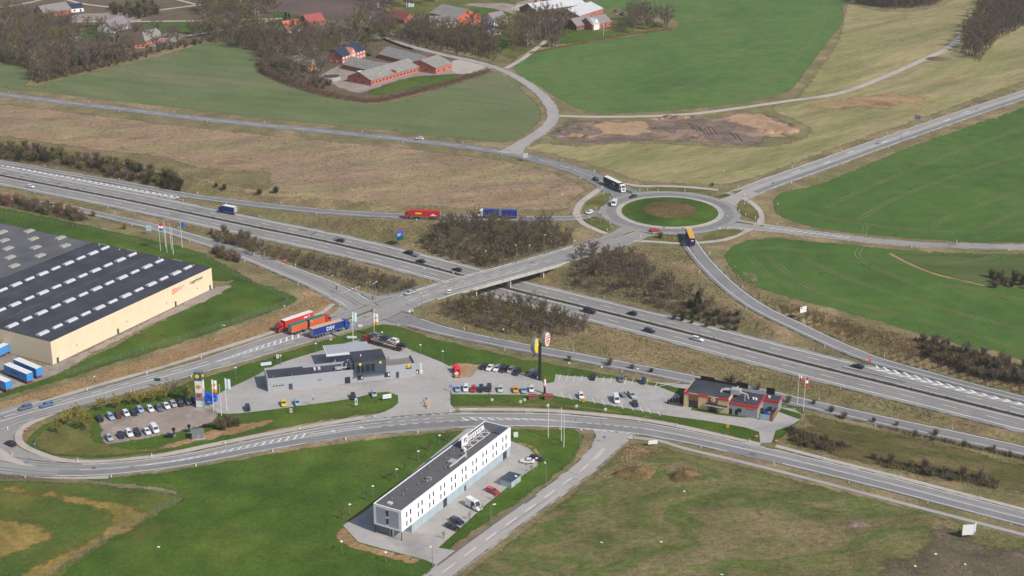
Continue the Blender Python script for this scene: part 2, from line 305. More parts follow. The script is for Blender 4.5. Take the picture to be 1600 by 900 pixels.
ground('paving_grey', [(.3,C(168,164,160)),(.5,C(180,175,171)),(.7,C(160,157,154))], scale=.03, fine=.5, var=.08, bump=.01, rough=.85, sub=(C(146,143,141), .025, .55, .68))
ground('gravel_lot', [(.28,C(146,134,124)),(.42,C(166,153,143)),(.55,C(152,140,130)),(.7,C(178,168,158))], scale=.06, fine=.8, var=.14, bump=.05, sub=(C(130,118,110), .06, .56, .7))
ground('track_soil', [(.3,C(98,88,72)),(.5,C(114,102,86)),(.7,C(90,84,66))], scale=.05, fine=.6, var=.28, bump=.2, sub=(C(88,94,56), .06, .56, .7))
ground('tram_soil', [(.3,C(106,110,70)),(.5,C(122,121,84)),(.7,C(98,106,64))], scale=.05, fine=.6, var=.22, bump=.1)
ground('heath_slope', [(.3,C(118,106,80)),(.45,C(138,122,92)),(.55,C(124,116,80)),(.7,C(148,128,98))], scale=.04, fine=.5, var=.3, bump=.5, sub=(C(104,94,70), .12, .55, .72))
ground('wheat_thin', [(.25,C(76,90,50)),(.45,C(88,104,56)),(.6,C(98,104,66)),(.8,C(112,106,78))], scale=.02, fine=.9, var=.16, bump=.12, stretch=(-.1,4.0))
ground('road_paint', [(.3,C(222,222,220)),(.5,C(240,240,238)),(.7,C(206,206,204))], scale=.15, fine=1.5, var=.10, bump=.0, rough=.7)
ground('roof_gravel', [(.3,C(150,140,132)),(.7,C(130,122,116))], scale=.2, fine=2, var=.15)
M = MATS
# the ground: one sheet, fine where the picture looks, out to the horizon
x0, x1, y0, y1, st = -700, 700, 250, 1360, 2.5
gx = np.arange(x0, x1+.1, st); gy = np.arange(y0, y1+.1, st); GX, GY = np.meshgrid(gx, gy); GZ = H(GX, GY)
nx, ny = len(gx), len(gy); me = bpy.data.meshes.new('ground')
V = np.stack([GX, GY, GZ], -1).reshape(-1, 3)
idx = np.arange(nx*ny).reshape(ny, nx); Q = np.stack([idx[:-1,:-1], idx[:-1,1:], idx[1:,1:], idx[1:,:-1]], -1).reshape(-1, 4)
Rb = 9000; ex = np.array([(-Rb,-Rb,0),(Rb,-Rb,0),(Rb,Rb,0),(-Rb,Rb,0)], float); o = len(V); V = np.vstack([V, ex])
c00, c10, c11, c01 = idx[0,0], idx[0,-1], idx[-1,-1], idx[-1,0]
faces = Q.tolist()+[[o, o+1]+list(map(int, idx[0, ::-1])), [o+1, o+2]+list(map(int, idx[::-1, -1])), [o+2, o+3]+list(map(int, idx[-1])), [o+3, o]+list(map(int, idx[:, 0]))]
me.from_pydata(V.tolist(), [], faces); me.materials.append(M['dry_grass_land']); me.polygons.foreach_set('use_smooth', [True]*len(me.polygons))
tag(link('ground', me), kind='structure')

def outline(px, smooth, jit, seed=0):
    pts = [P(x, y) for x, y in px]; pts = [(p.x, p.y) for p in pts]; out = []; n = len(pts); r = random.Random(seed)
    for i in range(n):
        a, b, c, d = [np.array(pts[(i+k) % n]) for k in (-1, 0, 1, 2)]; L_ = np.hypot(*(c-b)); m = max(1, int(L_/(4 if jit or smooth else 1e9)))
        for k in range(m):
            t = k/m
            q = 0.5*((2*b)+(-a+c)*t+(2*a-5*b+4*c-d)*t**2+(-a+3*b-3*c+d)*t**3) if smooth else b+(c-b)*t
            if jit: q = q+np.array([r.uniform(-jit, jit), r.uniform(-jit, jit)])
            out.append((float(q[0]), float(q[1])))
    return out
def pinp(px, py, poly):
    poly = np.array(poly); x, y = np.asarray(px), np.asarray(py); ins = np.zeros(x.shape, bool); n = len(poly)
    for i in range(n):
        a, b = poly[i], poly[(i+1) % n]; c = ((a[1] > y) != (b[1] > y)); 
        with np.errstate(divide='ignore', invalid='ignore'): xx = (b[0]-a[0])*(y-a[1])/(b[1]-a[1])+a[0]
        ins ^= c & (x < xx)
    return ins
SHEETS = {}
SOFT = {}
def soften(m):
    if m.name in SOFT: return SOFT[m.name]
    c = m.copy(); c.name = m.name+'_soft'; nt = c.node_tree; L = nt.links.new; b = nt.nodes['Principled BSDF']; out = [n for n in nt.nodes if n.type == 'OUTPUT_MATERIAL'][0]
    at = nd(nt, 'ShaderNodeAttribute'); at.attribute_name = 'edge'; g = nd(nt, 'ShaderNodeNewGeometry'); no = nd(nt, 'ShaderNodeTexNoise'); no.inputs['Scale'].default_value = .16; no.inputs['Detail'].default_value = 8; no.inputs['Roughness'].default_value = .72; L(g.outputs['Position'], no.inputs['Vector'])
    r = nd(nt, 'ShaderNodeMapRange'); r.inputs[1].default_value = .25; r.inputs[2].default_value = .75; r.inputs[3].default_value = -.62; r.inputs[4].default_value = .62; L(no.outputs['Fac'], r.inputs[0])
    ad = nd(nt, 'ShaderNodeMath', operation='ADD'); L(at.outputs['Fac'], ad.inputs[0]); L(r.outputs[0], ad.inputs[1])
    r2 = nd(nt, 'ShaderNodeMapRange'); r2.inputs[1].default_value = .32; r2.inputs[2].default_value = .74; L(ad.outputs[0], r2.inputs[0])
    gt = nd(nt, 'ShaderNodeMath', operation='MULTIPLY'); L(r2.outputs[0], gt.inputs[0]); r3 = nd(nt, 'ShaderNodeMapRange'); r3.inputs[1].default_value = 0; r3.inputs[2].default_value = .12; L(at.outputs['Fac'], r3.inputs[0]); L(r3.outputs[0], gt.inputs[1])
    tr = nd(nt, 'ShaderNodeBsdfTransparent'); mx = nd(nt, 'ShaderNodeMixShader'); L(gt.outputs[0], mx.inputs[0]); L(tr.outputs[0], mx.inputs[1]); L(b.outputs[0], mx.inputs[2]); L(mx.outputs[0], out.inputs['Surface'])
    SOFT[m.name] = c; return c
SOFTW = dict(heath=6, heath_slope=6, thin_crop=3, hay_meadow=5, scrub_bank=5, building_plot=7, sandy_patch=4, brown_patch=5, village_green=7, village_land=6, garden_lawn=5, yard=2.5, straw_verge=1.4, worn_verge=2, meadow=5, yellow_strip=4, vacant_lot=3, bare_patch=10, straw_patch=2.5, gravel_border=.7, gravel_car_park=1.2, warehouse_yard=2, ploughed_field=3, village_yard_path=2, hotel_lawn=2, fenced_meadow=2, service_lawn=1.5, warehouse_lawn=2.5, wheat_field=2, sparse_crop_field=2.5, patio=1)
def edge_dist(xy, poly):
    A = np.array(poly); B = np.roll(A, -1, 0); ab = B-A; d = np.full(len(xy), 1e9); l2 = (ab**2).sum(1)+1e-9
    for a, v, l in zip(A, ab, l2):
        t = np.clip(((xy-a)@v)/l, 0, 1); d = np.minimum(d, np.hypot(*(xy-(a+t[:, None]*v)).T))
    return d
LAYER = [0.02]
def sheet(name, px, m, smooth=True, jit=0.5, lift=None, drape=True, kind='structure', poly=None, parent=None, grid=6.0, bumpz=None):
    poly = poly or outline(px, smooth, jit, len(name)); lift = lift if lift is not None else LAYER[0]; LAYER[0] += .0007
    A = np.array(poly); pts = [Vector(p) for p in poly]; n = len(pts); edges = [(i, (i+1) % n) for i in range(n)]
    sw_ = SOFTW.get(name, 0)
    if sw_: grid = min(grid, max(1.6, sw_*.6)) if (A.max(0)-A.min(0)).prod() < 40000 else grid
    if drape:
        lo, hi = A.min(0), A.max(0); hx, hy = np.meshgrid(np.arange(lo[0], hi[0], grid), np.arange(lo[1], hi[1], grid)); hx = hx.ravel(); hy = hy.ravel()
        if sw_:
            B_ = np.roll(A, -1, 0); tn = B_-A; nl_ = np.stack([-tn[:, 1], tn[:, 0]], 1); nl_ /= np.linalg.norm(nl_, axis=1)[:, None]+1e-9; mid = (A+B_)/2
            for sg in (-1, 1):
                q = mid+nl_*sg*sw_; ok = pinp(q[:, 0], q[:, 1], poly); q = q[ok]; q = q[edge_dist(q, poly) > sw_*.8]; pts += [Vector(p) for p in q.tolist()]
        k = pinp(hx, hy, poly); pts += [Vector((a, b)) for a, b in zip(hx[k], hy[k])]
    v, e, f, _, _, _ = delaunay_2d_cdt(pts, edges, [], 1, 1e-4)
    xy = np.array([(p.x, p.y) for p in v]); z = (H(xy[:, 0], xy[:, 1]) if drape else np.zeros(len(xy)))+lift
    if bumpz is not None: z = z+bumpz(xy[:, 0], xy[:, 1])
    sw = SOFTW.get(name, 0)
    me = bpy.data.meshes.new(name); me.from_pydata(np.column_stack([xy, z]).tolist(), [], [list(t) for t in f]); me.materials.append(soften(m) if sw else m); me.update()
    if sw:
        at = me.attributes.new('edge', 'FLOAT', 'POINT'); at.data.foreach_set('value', np.clip(edge_dist(xy, poly)/sw, 0, 1).astype(np.float32))
    if me.polygons and me.polygons[0].normal.z < 0: me.flip_normals()
    ob = link(name, me, parent)
    if kind: tag(ob, kind=kind)
    SHEETS.setdefault(name, poly); return ob
# ---- fields and meadows
sheet('heath', [(-400,112),(0,160),(200,184),(400,207),(600,226),(780,248),(850,262),(905,283),(925,297),(905,312),(890,330),(800,333),(690,328),(560,320),(430,308),(330,292),(200,258),(100,240),(0,226),(-400,158)], M['heath_land'])
sheet('hay_meadow', [(1320,4),(1345,10),(1400,18),(1460,10),(1520,-10),(1700,-20),(1700,95),(1600,130),(1440,188),(1290,240),(1180,281),(1120,290),(1000,285),(960,272),(880,248),(815,232),(850,222),(900,226),(1000,222),(1180,228),(1260,205),(1200,170),(1240,150),(1275,105),(1305,60)], M['hay_meadow'])
sheet('heath_slope', [(-60,200),(0,209),(60,217),(150,231),(260,243),(300,255),(360,265),(420,265),(432,280),(420,300),(330,290),(200,257),(100,239),(0,225),(-60,217)], M['heath_slope'])
sheet('sparse_crop_field', [(-500,30),(0,99),(50,114),(42,134),(60,133),(110,121),(230,92),(330,67),(410,84),(405,100),(420,119),(460,136),(520,152),(580,162),(640,152),(760,112),(790,118),(825,146),(845,168),(848,188),(828,206),(795,222),(740,220),(600,204),(400,184),(200,160),(100,149),(0,137),(-500,78)], M['sparse_crop'])
sheet('wheat_field', [(803,103),(830,83),(870,74),(960,60),(1030,48),(1060,40),(1040,25),(985,20),(930,8),(915,-25),(1322,-25),(1318,10),(1318,35),(1298,62),(1268,102),(1240,138),(1212,150),(1150,163),(1000,176.5),(925,176),(882,160),(842,136),(806,113)], M['wheat_green_upper'])
sheet('wheat_field', [(1204,312),(1225,300),(1290,283),(1400,237),(1500,202),(1600,167),(2200,-30),(2200,372),(1600,380),(1470,377),(1340,366),(1270,355),(1218,340),(1206,325)], M['wheat_green'])
sheet('wheat_field', [(1130,398),(1150,380),(1200,371),(1270,376),(1340,383),(1400,389),(1470,393),(1600,396),(2200,396),(2200,775),(1600,566),(1540,550),(1480,535),(1400,511),(1300,484),(1200,456),(1150,428),(1132,410)], M['wheat_green'])
sheet('thin_crop', [(1396,396),(1500,398),(1600,400),(2200,400),(2200,580),(1600,456),(1545,447),(1510,440),(1460,428),(1420,412)], M['wheat_thin'])
sheet('ploughed_field', [(420,12),(470,-30),(760,-40),(700,10),(640,22),(600,30),(560,36),(500,30),(455,22)], M['ploughed_soil'])
sheet('scrub_bank', [(1125,402),(1140,430),(1200,462),(1300,491),(1400,518),(1480,541),(1600,574),(2200,790),(2200,805),(1600,622),(1480,592),(1380,560),(1290,528),(1220,495),(1160,450),(1122,418)], M['brown_scrub'])
sheet('scrub_bank', [(1000,382),(1075,390),(1120,440),(1200,500),(1300,550),(1360,572),(1290,560),(1150,520),(1000,480),(880,445),(900,405)], M['dry_grass_land'])
sheet('building_plot', [(845,212),(870,196),(890,188),(1000,187),(1100,184),(1160,176),(1210,180),(1256,203),(1215,214),(1180,230),(1090,224),(1000,222),(930,226),(880,222)], M['bare_soil'])
sheet('sandy_patch', [(922,193),(940,188),(975,190),(1000,187),(1022,194),(1018,201),(1040,206),(1012,209),(990,215),(965,211),(935,209),(925,201)], M['sandy_soil'], smooth=False, jit=1.5)
sheet('sandy_patch', [(1120,182),(1150,177),(1190,176),(1212,186),(1236,193),(1258,203),(1240,208),(1215,213),(1200,209),(1190,216),(1182,205),(1160,196),(1135,190)], M['sandy_soil'], smooth=False, jit=1.5)
sheet('brown_patch', [(1240,166),(1290,158),(1330,148),(1360,150),(1390,143),(1425,149),(1450,150),(1462,158),(1440,164),(1410,164),(1385,172),(1350,167),(1320,174),(1280,170)], M['straw_bank'], smooth=False, jit=3)
sheet('village_green', [(640,-40),(820,-40),(905,-20),(925,10),(975,22),(1035,38),(1050,46),(960,58),(868,72),(825,83),(800,100),(780,88),(700,66),(640,56),(560,36),(600,25)], M['lawn_worn'])
sheet('village_land', [(-80,-60),(480,-60),(440,15),(560,40),(640,62),(770,98),(760,110),(640,150),(580,160),(520,150),(460,135),(415,115),(405,92),(330,64),(230,88),(110,118),(55,128),(55,113),(0,97),(-80,86)], M['wood_floor'])
for pl in ([(118,52),(140,44),(168,48),(175,58),(150,72),(128,66)], [(500,88),(540,70),(585,80),(560,96),(520,100)], [(425,18),(455,20),(490,32),(440,42),(425,30)], [(735,10),(790,12),(800,24),(760,34),(730,24)], [(725,45),(780,52),(800,70),(770,82),(720,66)], [(860,50),(900,44),(970,52),(960,58),(868,70)], [(215,35),(290,33),(330,45),(250,55)], [(700,62),(770,78),(790,72),(700,45)]):
    sheet('garden_lawn', pl, M['lawn_green'])
sheet('garden_lawn', [(568,144),(600,132),(660,118),(720,118),(700,128),(640,141),(600,150),(580,150)], M['lawn_green'])
sheet('yard', [(500,120),(515,108),(560,96),(640,100),(706,100),(740,106),(752,112),(700,117),(640,122),(590,138),(560,146),(530,138)], M['gravel_lot'])
sheet('yard', [(90,32),(125,22),(200,20),(225,33),(190,36),(150,34),(115,36)], M['gravel_lot'])
sheet('yard', [(232,68),(262,50),(290,56),(255,76),(235,78)], M['gravel_lot'])
sheet('yard', [(800,8),(840,-2),(860,14),(850,24),(815,28)], M['gravel_lot'])
sheet('yard', [(700,100),(720,92),(770,104),(755,112),(710,116)], M['concrete_path'])
sheet('warehouse_lawn', [(-60,306),(0,322),(100,343),(200,365),(300,388),(345,408),(400,437),(455,458),(468,470),(430,487),(330,522),(220,557),(110,592),(0,624),(-60,640),(-60,600),(60,580),(110,572),(336,452),(332,440),(150,400),(0,378),(-60,365)], M['lawn_green'])
sheet('straw_verge', [(-60,645),(0,628),(110,597),(220,562),(330,527),(430,492),(476,470),(466,456),(490,452),(520,462),(530,474),(515,487),(470,502),(380,535),(260,574),(120,612),(0,642),(-60,660)], M['straw_bank'])
sheet('service_lawn', [(38,690),(60,668),(120,645),(220,618),(300,595),(380,570),(470,542),(560,516),(600,506),(635,512),(700,533),(800,555),(900,574),(1000,592),(1075,604),(1230,615),(1260,640),(1240,668),(1205,694),(1120,676),(1040,660),(940,645),(840,638),(720,636),(640,644),(560,650),(430,672),(300,700),(180,716),(100,716),(52,705)], M['lawn_green'])
sheet('worn_verge', [(45,690),(70,668),(140,645),(150,655),(155,690),(240,698),(300,698),(180,713),(100,712),(60,704)], M['lawn_worn'])
sheet('worn_verge', [(240,700),(330,672),(400,655),(440,655),(400,672),(330,688),(270,702)], M['straw_bank'])
sheet('worn_verge', [(712,634),(720,629),(820,628),(850,622),(880,628),(1000,645),(1060,655),(1110,668),(1060,662),(940,644),(840,637)], M['lawn_worn'])
sheet('meadow', [(1215,690),(1250,665),(1262,640),(1300,648),(1400,672),(1500,696),(1600,722),(2200,870),(2200,938),(1600,778),(1400,740),(1280,710)], M['olive_meadow'])
sheet('hotel_lawn', [(40,925),(180,832),(278,777),(210,760),(130,749),(260,735),(400,712),(540,690),(640,678),(760,671),(900,670),(914,682),(905,712),(870,745),(790,800),(715,852),(690,872),(678,905),(640,960),(60,960)], M['lawn_green'])
sheet('fenced_meadow', [(-80,741),(0,747),(145,756),(290,776),(190,838),(60,925),(-80,960)], M['fenced_meadow'])
sheet('yellow_strip', [(-60,748),(0,754),(100,768),(195,782),(240,798),(232,820),(180,845),(120,878),(70,912),(5,912),(80,868),(145,838),(166,818),(150,800),(80,784),(0,774),(-60,768)], M['yellow_meadow'])
sheet('yellow_strip', [(-60,800),(0,806),(60,817),(100,832),(75,852),(20,872),(-60,890)], M['yellow_meadow'])
sheet('vacant_lot', [(690,930),(760,868),(850,800),(930,735),(978,692),(1000,688),(1040,698),(1130,718),(1250,748),(1400,786),(1600,838),(2100,968),(2100,1150),(690,1000)], M['rough_meadow'])
sheet('bare_patch', [(1300,925),(1370,870),(1420,838),(1440,812),(1470,814),(1500,824),(1600,848),(1720,878),(1720,960),(1300,960)], M['track_soil'], jit=2.0)
sheet('straw_patch', [(958,735),(975,705),(985,692),(1010,696),(1040,704),(1020,712),(985,722),(975,735)], M['straw_bank'], jit=1.0)
# ---- tramlines in the crops
TR = MB()
def tram(px, gap=1.9, w=.6, mb=TR):
    r = Road([(x, y, 1) for x, y in px], 4)
    for o in (-gap/2, gap/2): r.strip(mb, o-w/2, o+w/2, .075)
for t in ([(1600,240),(1500,272),(1400,310),(1350,338),(1335,345)], [(1600,294),(1520,325),(1470,345),(1458,356)], [(1600,360),(1530,362),(1450,360),(1370,353),(1290,340),(1256,328)],
          [(1350,370),(1352,352)], [(1346,386),(1340,400),(1370,420),(1430,445)], [(1200,402),(1240,432),(1290,462),(1400,490),(1600,545)], [(1160,390),(1210,388),(1260,394)],
          [(1285,14),(1286,35),(1262,70),(1230,105),(1210,125)], [(1190,128),(1150,150),(1090,158),(1000,168),(960,168),(930,158),(890,135),(845,112)], [(1000,160),(1050,143),(1130,112),(1210,90)], [(935,146),(1000,128),(1100,95),(1220,58)], [(900,122),(960,105),(1050,78),(1200,32)], [(850,105),(900,88),(1000,68),(1100,52)],
          [(1290,0),(1283,20)], [(1200,0),(1100,25),(1040,40)], [(1600,200),(1500,235),(1400,275),(1330,305),(1290,325)], [(1600,330),(1560,345),(1530,360)], [(1560,400),(1500,410),(1440,412),(1400,410)], [(1600,470),(1500,448),(1440,450)], [(1250,400),(1300,425),(1380,455),(1500,490),(1600,515)], [(1170,400),(1195,425),(1235,448)], [(870,120),(905,108),(980,92)]):
    tram(t)
TR.build('tramlines', M['tram_soil']); tag(bpy.data.objects['tramlines'], kind='structure')
r_ = Road([(1390,396,1),(1420,412,1),(1460,428,1),(1510,440,1),(1545,448,1)]); mb = MB(); r_.strip(mb, -.8, .8, .08); tag(mb.build('grass_margin', M['straw_bank']), kind='structure')
mb = MB(); r_ = Road([(0,206,1),(60,214,1),(150,228,1),(260,240,1),(300,252,1),(360,262,1),(420,262,1)]); r_.strip(mb, -1, 1, .07); tag(mb.build('trodden_path', M['straw_bank']), kind='structure')
# ---- paved areas
sheet('forecourt', [(326,643),(338,618),(390,592),(440,567),(505,547),(560,531),(600,527),(640,546),(690,566),(703,573),(704,632),(712,641),(700,650),(600,658),(555,656),(600,644),(622,630),(622,618),(606,612),(585,614),(555,622),(470,634),(400,643),(352,647)], M['paving_grey'], smooth=True, jit=0)
sheet('car_park', [(702,572),(752,570),(790,577),(840,588),(850,600),(866,597),(868,585),(880,587),(960,592),(1064,597),(1082,597),(1086,630),(1072,652),(1046,650),(980,638),(930,629),(868,619),(855,614),(840,617),(706,616),(702,600)], M['paving_grey'], smooth=False, jit=0)
sheet('drive_lane', [(1040,648),(1050,636),(1120,648),(1180,652),(1214,632),(1240,634),(1252,645),(1250,656),(1236,665),(1212,673),(1206,692),(1188,692),(1186,675),(1165,668),(1100,657)], M['paving_grey'], smooth=True, jit=0)
sheet('patio', [(704,569),(722,566),(752,571),(746,580),(738,590),(706,592)], M['sandy_soil'], smooth=False, jit=0)
sheet('gravel_car_park', [(152,652),(235,640),(318,629),(334,636),(345,650),(330,662),(300,672),(210,690),(165,697),(156,684)], M['gravel_lot'], smooth=False, jit=.3)
sheet('hotel_car_park', [(536,821),(572,798),(664,722),(736,664),(800,690),(826,700),(840,716),(840,728),(812,746),(760,788),(685,856),(721,862),(688,886),(665,875),(600,858),(560,847),(547,833)], M['paving_grey'], smooth=False, jit=0)
sheet('gravel_border', [(522,836),(536,822),(549,832),(562,847),(600,858),(664,875),(645,884),(600,872),(545,856),(527,846)], M['straw_bank'], jit=.3)
sheet('gravel_border', [(806,693),(826,700),(842,716),(850,714),(836,698),(815,690)], M['straw_bank'], jit=.3)
sheet('warehouse_yard', [(-80,530),(20,550),(86,566),(335,447),(362,444),(366,449),(330,468),(240,508),(150,552),(105,580),(60,597),(0,617),(-80,640)], M['gravel_lot'], jit=.3)
sheet('junction', [(-120,650),(0,640),(56,624),(80,640),(46,658),(28,671),(20,683),(24,696),(55,711),(100,722),(100,742),(0,732),(-120,712)], M['asphalt_old'], smooth=True, jit=0, lift=.072)
sheet('junction', [(498,452),(524,468),(531,479),(522,489),(500,498),(470,511),(500,524),(580,508),(600,507),(650,512),(700,525),(700,514),(665,503),(643,492),(637,486),(643,478),(668,462),(660,450),(590,463),(575,458),(545,448),(520,440)], M['asphalt_old'], smooth=False, jit=0, lift=.074)
sheet('road_island', [(-60,712),(-20,700),(2,701),(20,714),(45,726),(62,730),(30,727),(0,718),(-40,716)], M['concrete_path'], jit=0, lift=.155)
sheet('village_yard_path', [(725,8),(745,5),(800,6),(830,20),(812,24),(770,14)], M['gravel_lot'], jit=.3)
# ---- carriageways
lay = [0.080]
def pave(name, key, m, marks=None, skirt=.22):
    r = ROADS[key]; mb = MB(); r.strip(mb, r.halfw(-1), r.halfw(1), lay[0], skirt=skirt); lay[0] += .005
    o = mb.build(name, m); tag(o, kind='structure')
    if marks:
        k = MB(); marks(r, k); k.build('road_markings', M['road_paint'], o)
    return o
ML = .150     # lift of paint
def mk_motorway(r, k):
    for sg in (-1, 1):
        r.line(k, sg*2.0, .28, ML); r.line(k, sg*9.6, .42, ML); r.dashes(k, sg*5.8, .28, 5.0, 10.0, ML, s0=3+sg*2)
def edge(w, o): return lambda ss: np.interp(ss, w.s, w.q[:, 3])/2*(1 if o > 0 else -1)-o
def mk_ramp(r, k):
    r.line(k, edge(r, 1.0), .28, ML, 12, r.s[-1]-10); r.line(k, edge(r, -1.9), .28, ML, 12, r.s[-1]-10)
def mk_two(s0=0, s1c=0, on=5, gap=10):
    def f(r, k):
        r.dashes(k, 0, .22, on, gap, ML, s0=s0, s1=r.s[-1]-s1c)
    return f
def mk_country(r, k): r.dashes(k, 0, .34, 10, 5, ML, s0=0, s1=r.s[-1]-55); r.line(k, 0, .22, ML, r.s[-1]-60, r.s[-1]-32)
def mk_east(r, k):
    r.line(k, -5.6, .25, ML, 42); r.line(k, 5.9, .22, ML, 42); r.dashes(k, 0, .25, .9, 1.1, ML, s0=60); 
    for sx in (70, 120, 175, 240): r.strip(k, 2.0, 2.4, ML, sx, sx+5); r.strip(k, 1.7, 2.7, ML, sx+5, sx+6)
    for sx in (95, 150, 215): r.strip(k, -.4, 0.4, ML+.004, sx, sx+6)
def hatch(r, k, o0, o1, s0, s1, sp=3.0, w=.6, shear=2.5):
    f0 = o0 if callable(o0) else (lambda q: o0); f1 = o1 if callable(o1) else (lambda q: o1)
    s = s0
    while s < s1:
        a, b = f0(s), f1(s)
        if abs(b-a) > .35:
            p = [r.at(s, a), r.at(s+w, a), r.at(s+w+shear, b), r.at(s+shear, b)]
            k.quad(*[(q[0], q[1], q[2]+ML+.002) for q in p][::(1 if b > a else -1)])
        s += sp
def mk_bridge(r, k):
    sj0, sj1 = r.sx(640,470), r.sx(560,498); s_isl = r.sx(500,517)
    r.line(k, edge(r, 1.2), .24, ML, 40, sj0); r.line(k, edge(r, -1.0), .24, ML, 40, sj0)
    r.dashes(k, .4, .24, 4, 3, ML, s0=55, s1=sj0); r.line(k, 2.3, .22, ML, 70, sj0-20); r.dashes(k, -3.0, .22, 3, 6, ML, s0=80, s1=sj0)
    e = r.s[-1]; sa, sb = r.sx(470,526), r.sx(330,568)
    wf = lambda q: 0.2; 
    hatch(r, k, lambda q: -2.4*np.clip((sb-q)/(sb-sa), 0, 1)-.0, lambda q: 1.2*np.clip((sb-q)/(sb-sa), 0, 1), sa, sb, 2.6, .7, 2.2)
    r.line(k, lambda q: -2.5*np.clip((sb-q)/(sb-sa), 0, 1), .25, ML, sa, sb); r.line(k, lambda q: 1.35*np.clip((sb-q)/(sb-sa), 0, 1), .25, ML, sa, sb)
    r.line(k, 0, .3, ML, sb, e-60); r.dashes(k, 3.3, .22, 4, 5, ML, s0=sa-30, s1=sb); r.dashes(k, -5.0+2.6, .22, 4, 6, ML, s0=sb, s1=e-50)
    r.line(k, edge(r, .5), .2, ML, sj1+25, e-40); r.line(k, edge(r, -.5), .2, ML, sj1+25, e-40)
def mk_service(r, k):
    s = lambda x, y: r.sx(x, y)
    r.line(k, edge(r, .9), .24, ML, s(120,734), s(940,663)); r.line(k, edge(r, .9), .24, ML, s(1000,670)); r.line(k, edge(r, -.9), .24, ML, s(100,734), s(470,684)); r.line(k, edge(r, -.9), .24, ML, s(720,657), s(1140,697)); r.line(k, edge(r, -.9), .24, ML, s(1230,717))
    a, b = s(210,729), s(470,684)
    ty = lambda q: np.clip((q-a)/(b-a), 0, 1)*2.2
    hatch(r, k, lambda q: -ty(q)*.2, lambda q: ty(q), a+12, b, 2.6, .6, 1.8)
    r.line(k, lambda q: -ty(q)*.2, .2, ML, s(130,734), b); r.line(k, ty, .2, ML, a, b)
    r.line(k, 2.3, .22, ML, b, s(590,667)); r.line(k, -.5, .22, ML, b, s(590,667)); r.dashes(k, 2.3, .25, 2, 2, ML, s(590,667), s(700,658)); r.dashes(k, -.5, .25, 2, 2, ML, s(590,667), s(730,657))
    for q in (s(480,682), s(530,675)): r.strip(k, .7, 1.0, ML, q, q+7); r.strip(k, .4, 1.3, ML, q+7, q+8.2)
    a2, b2 = s(735,657), s(905,660); t2 = lambda q: 2.4*np.clip((b2-q)/(b2-a2), 0, 1)
    hatch(r, k, lambda q: -.5+0*q, lambda q: -.5+t2(q), a2, b2-6, 2.8, .7, -2.0); r.line(k, lambda q: -.5+t2(q), .2, ML, a2, b2)
    r.dashes(k, -.4, .25, 1.6, 1.4, ML, s0=s(905,660), s1=s(1010,671)); r.line(k, 0, .22, ML, s(1010,671)); r.dashes(k, edge(r, .6)(0) if False else 5.4, .3, 1.6, 1.2, ML, s0=s(620,664), s1=s(715,657)); r.dashes(k, -4.9, .3, 1.6, 1.2, ML, s0=s(915,661), s1=s(995,669))
pave('motorway', 'motorway', M['asphalt_old'], mk_motorway)
for k in ('ramp_west_far', 'ramp_west_near', 'ramp_east_near', 'ramp_east_far'): pave('slip_road', k, M['asphalt_dark'] if k != 'ramp_west_near' else M['asphalt_old'], mk_ramp)
pave('country_road', 'country_road', M['asphalt_dark'], mk_country)
pave('village_road', 'village_road', M['asphalt_light']); pave('farm_lane', 'farm_lane', M['concrete_path'])
pave('main_road', 'east_road', M['asphalt_light'], mk_east); pave('minor_road', 'minor_road', M['asphalt_light'], lambda r, k: hatch(r, k, -.8, 1.2, 28, 62, 3, .6, 2))
pave('bridge_road', 'bridge_road', M['asphalt_old'], mk_bridge)
pave('service_road', 'service_road', M['asphalt_old'], mk_service)
pave('hotel_road', 'hotel_road', M['asphalt_light'], lambda r, k: (r.dashes(k, 0, .24, 5.5, 4.5, ML, s0=26), r.line(k, -.25, .2, ML, 14, 24), r.line(k, .45, .2, ML, 14, 22)))
# wheel tracks worn darker into every carriageway
ground('asphalt_worn', [(.3,C(130,127,125)),(.5,C(142,139,136)),(.7,C(124,122,120))], scale=.03, fine=.3, var=.09, bump=.01, rough=.8, sub=(C(152,149,146), .04, .5, .62))
mb = MB(); q = .139
for k_, lanes in (('motorway',(-7.7,-3.9,3.9,7.7)),('bridge_road',(-4.2,4.6)),('service_road',(2.6,-2.6)),('hotel_road',(-1.8,1.8)),('ramp_west_far',(-.4,)),('ramp_west_near',(.2,)),('minor_road',(-1.8,1.8)),('east_road',(3.4,))):
    R = ROADS[k_]
    for l_ in lanes:
        for t_ in (-.85, .85): R.strip(mb, l_+t_-.32, l_+t_+.32, q, 8, R.s[-1]-8)
tag(mb.build('wheel_tracks', M['asphalt_worn']), kind='structure')
# worn darker lanes of newer asphalt laid on the old
mb = MB(); R = ROADS['east_road']; R.strip(mb, -5.3, -1.9, .142, 30); R = ROADS['service_road']; R.strip(mb, -4.3, -.2, .142, R.sx(100,734), R.sx(760,656)); R.strip(mb, -4.4, -.3, .142, R.sx(905,660)); R = ROADS['ramp_east_near']; R.strip(mb, -.8, 2.9, .142, 30)
tag(mb.build('newer_asphalt', M['asphalt_dark']), kind='structure')
mb = MB(); R = ROADS['motorway']
for px, py, o0, o1, L_ in ((487,362,4,8.6,1.0),(520,369,4,8.6,1.0),(58,272,3,9,1.3),(110,283,3.4,6,1.2),(1330,565,4.2,5.2,24),(340,330,5.9,8.5,1.1),(40,270,4,5.5,1.2)):
    q = R.sx(px, py, -4); R.strip(mb, o0, o1, .143, q, q+L_)
R = ROADS['hotel_road']; q = R.sx(838,785); R.strip(mb, -3.6, -2.4, .143, q-3, q+3); R.strip(mb, -3.6, -3.0, .143, q+3, q+45)
rq = random.Random(12)
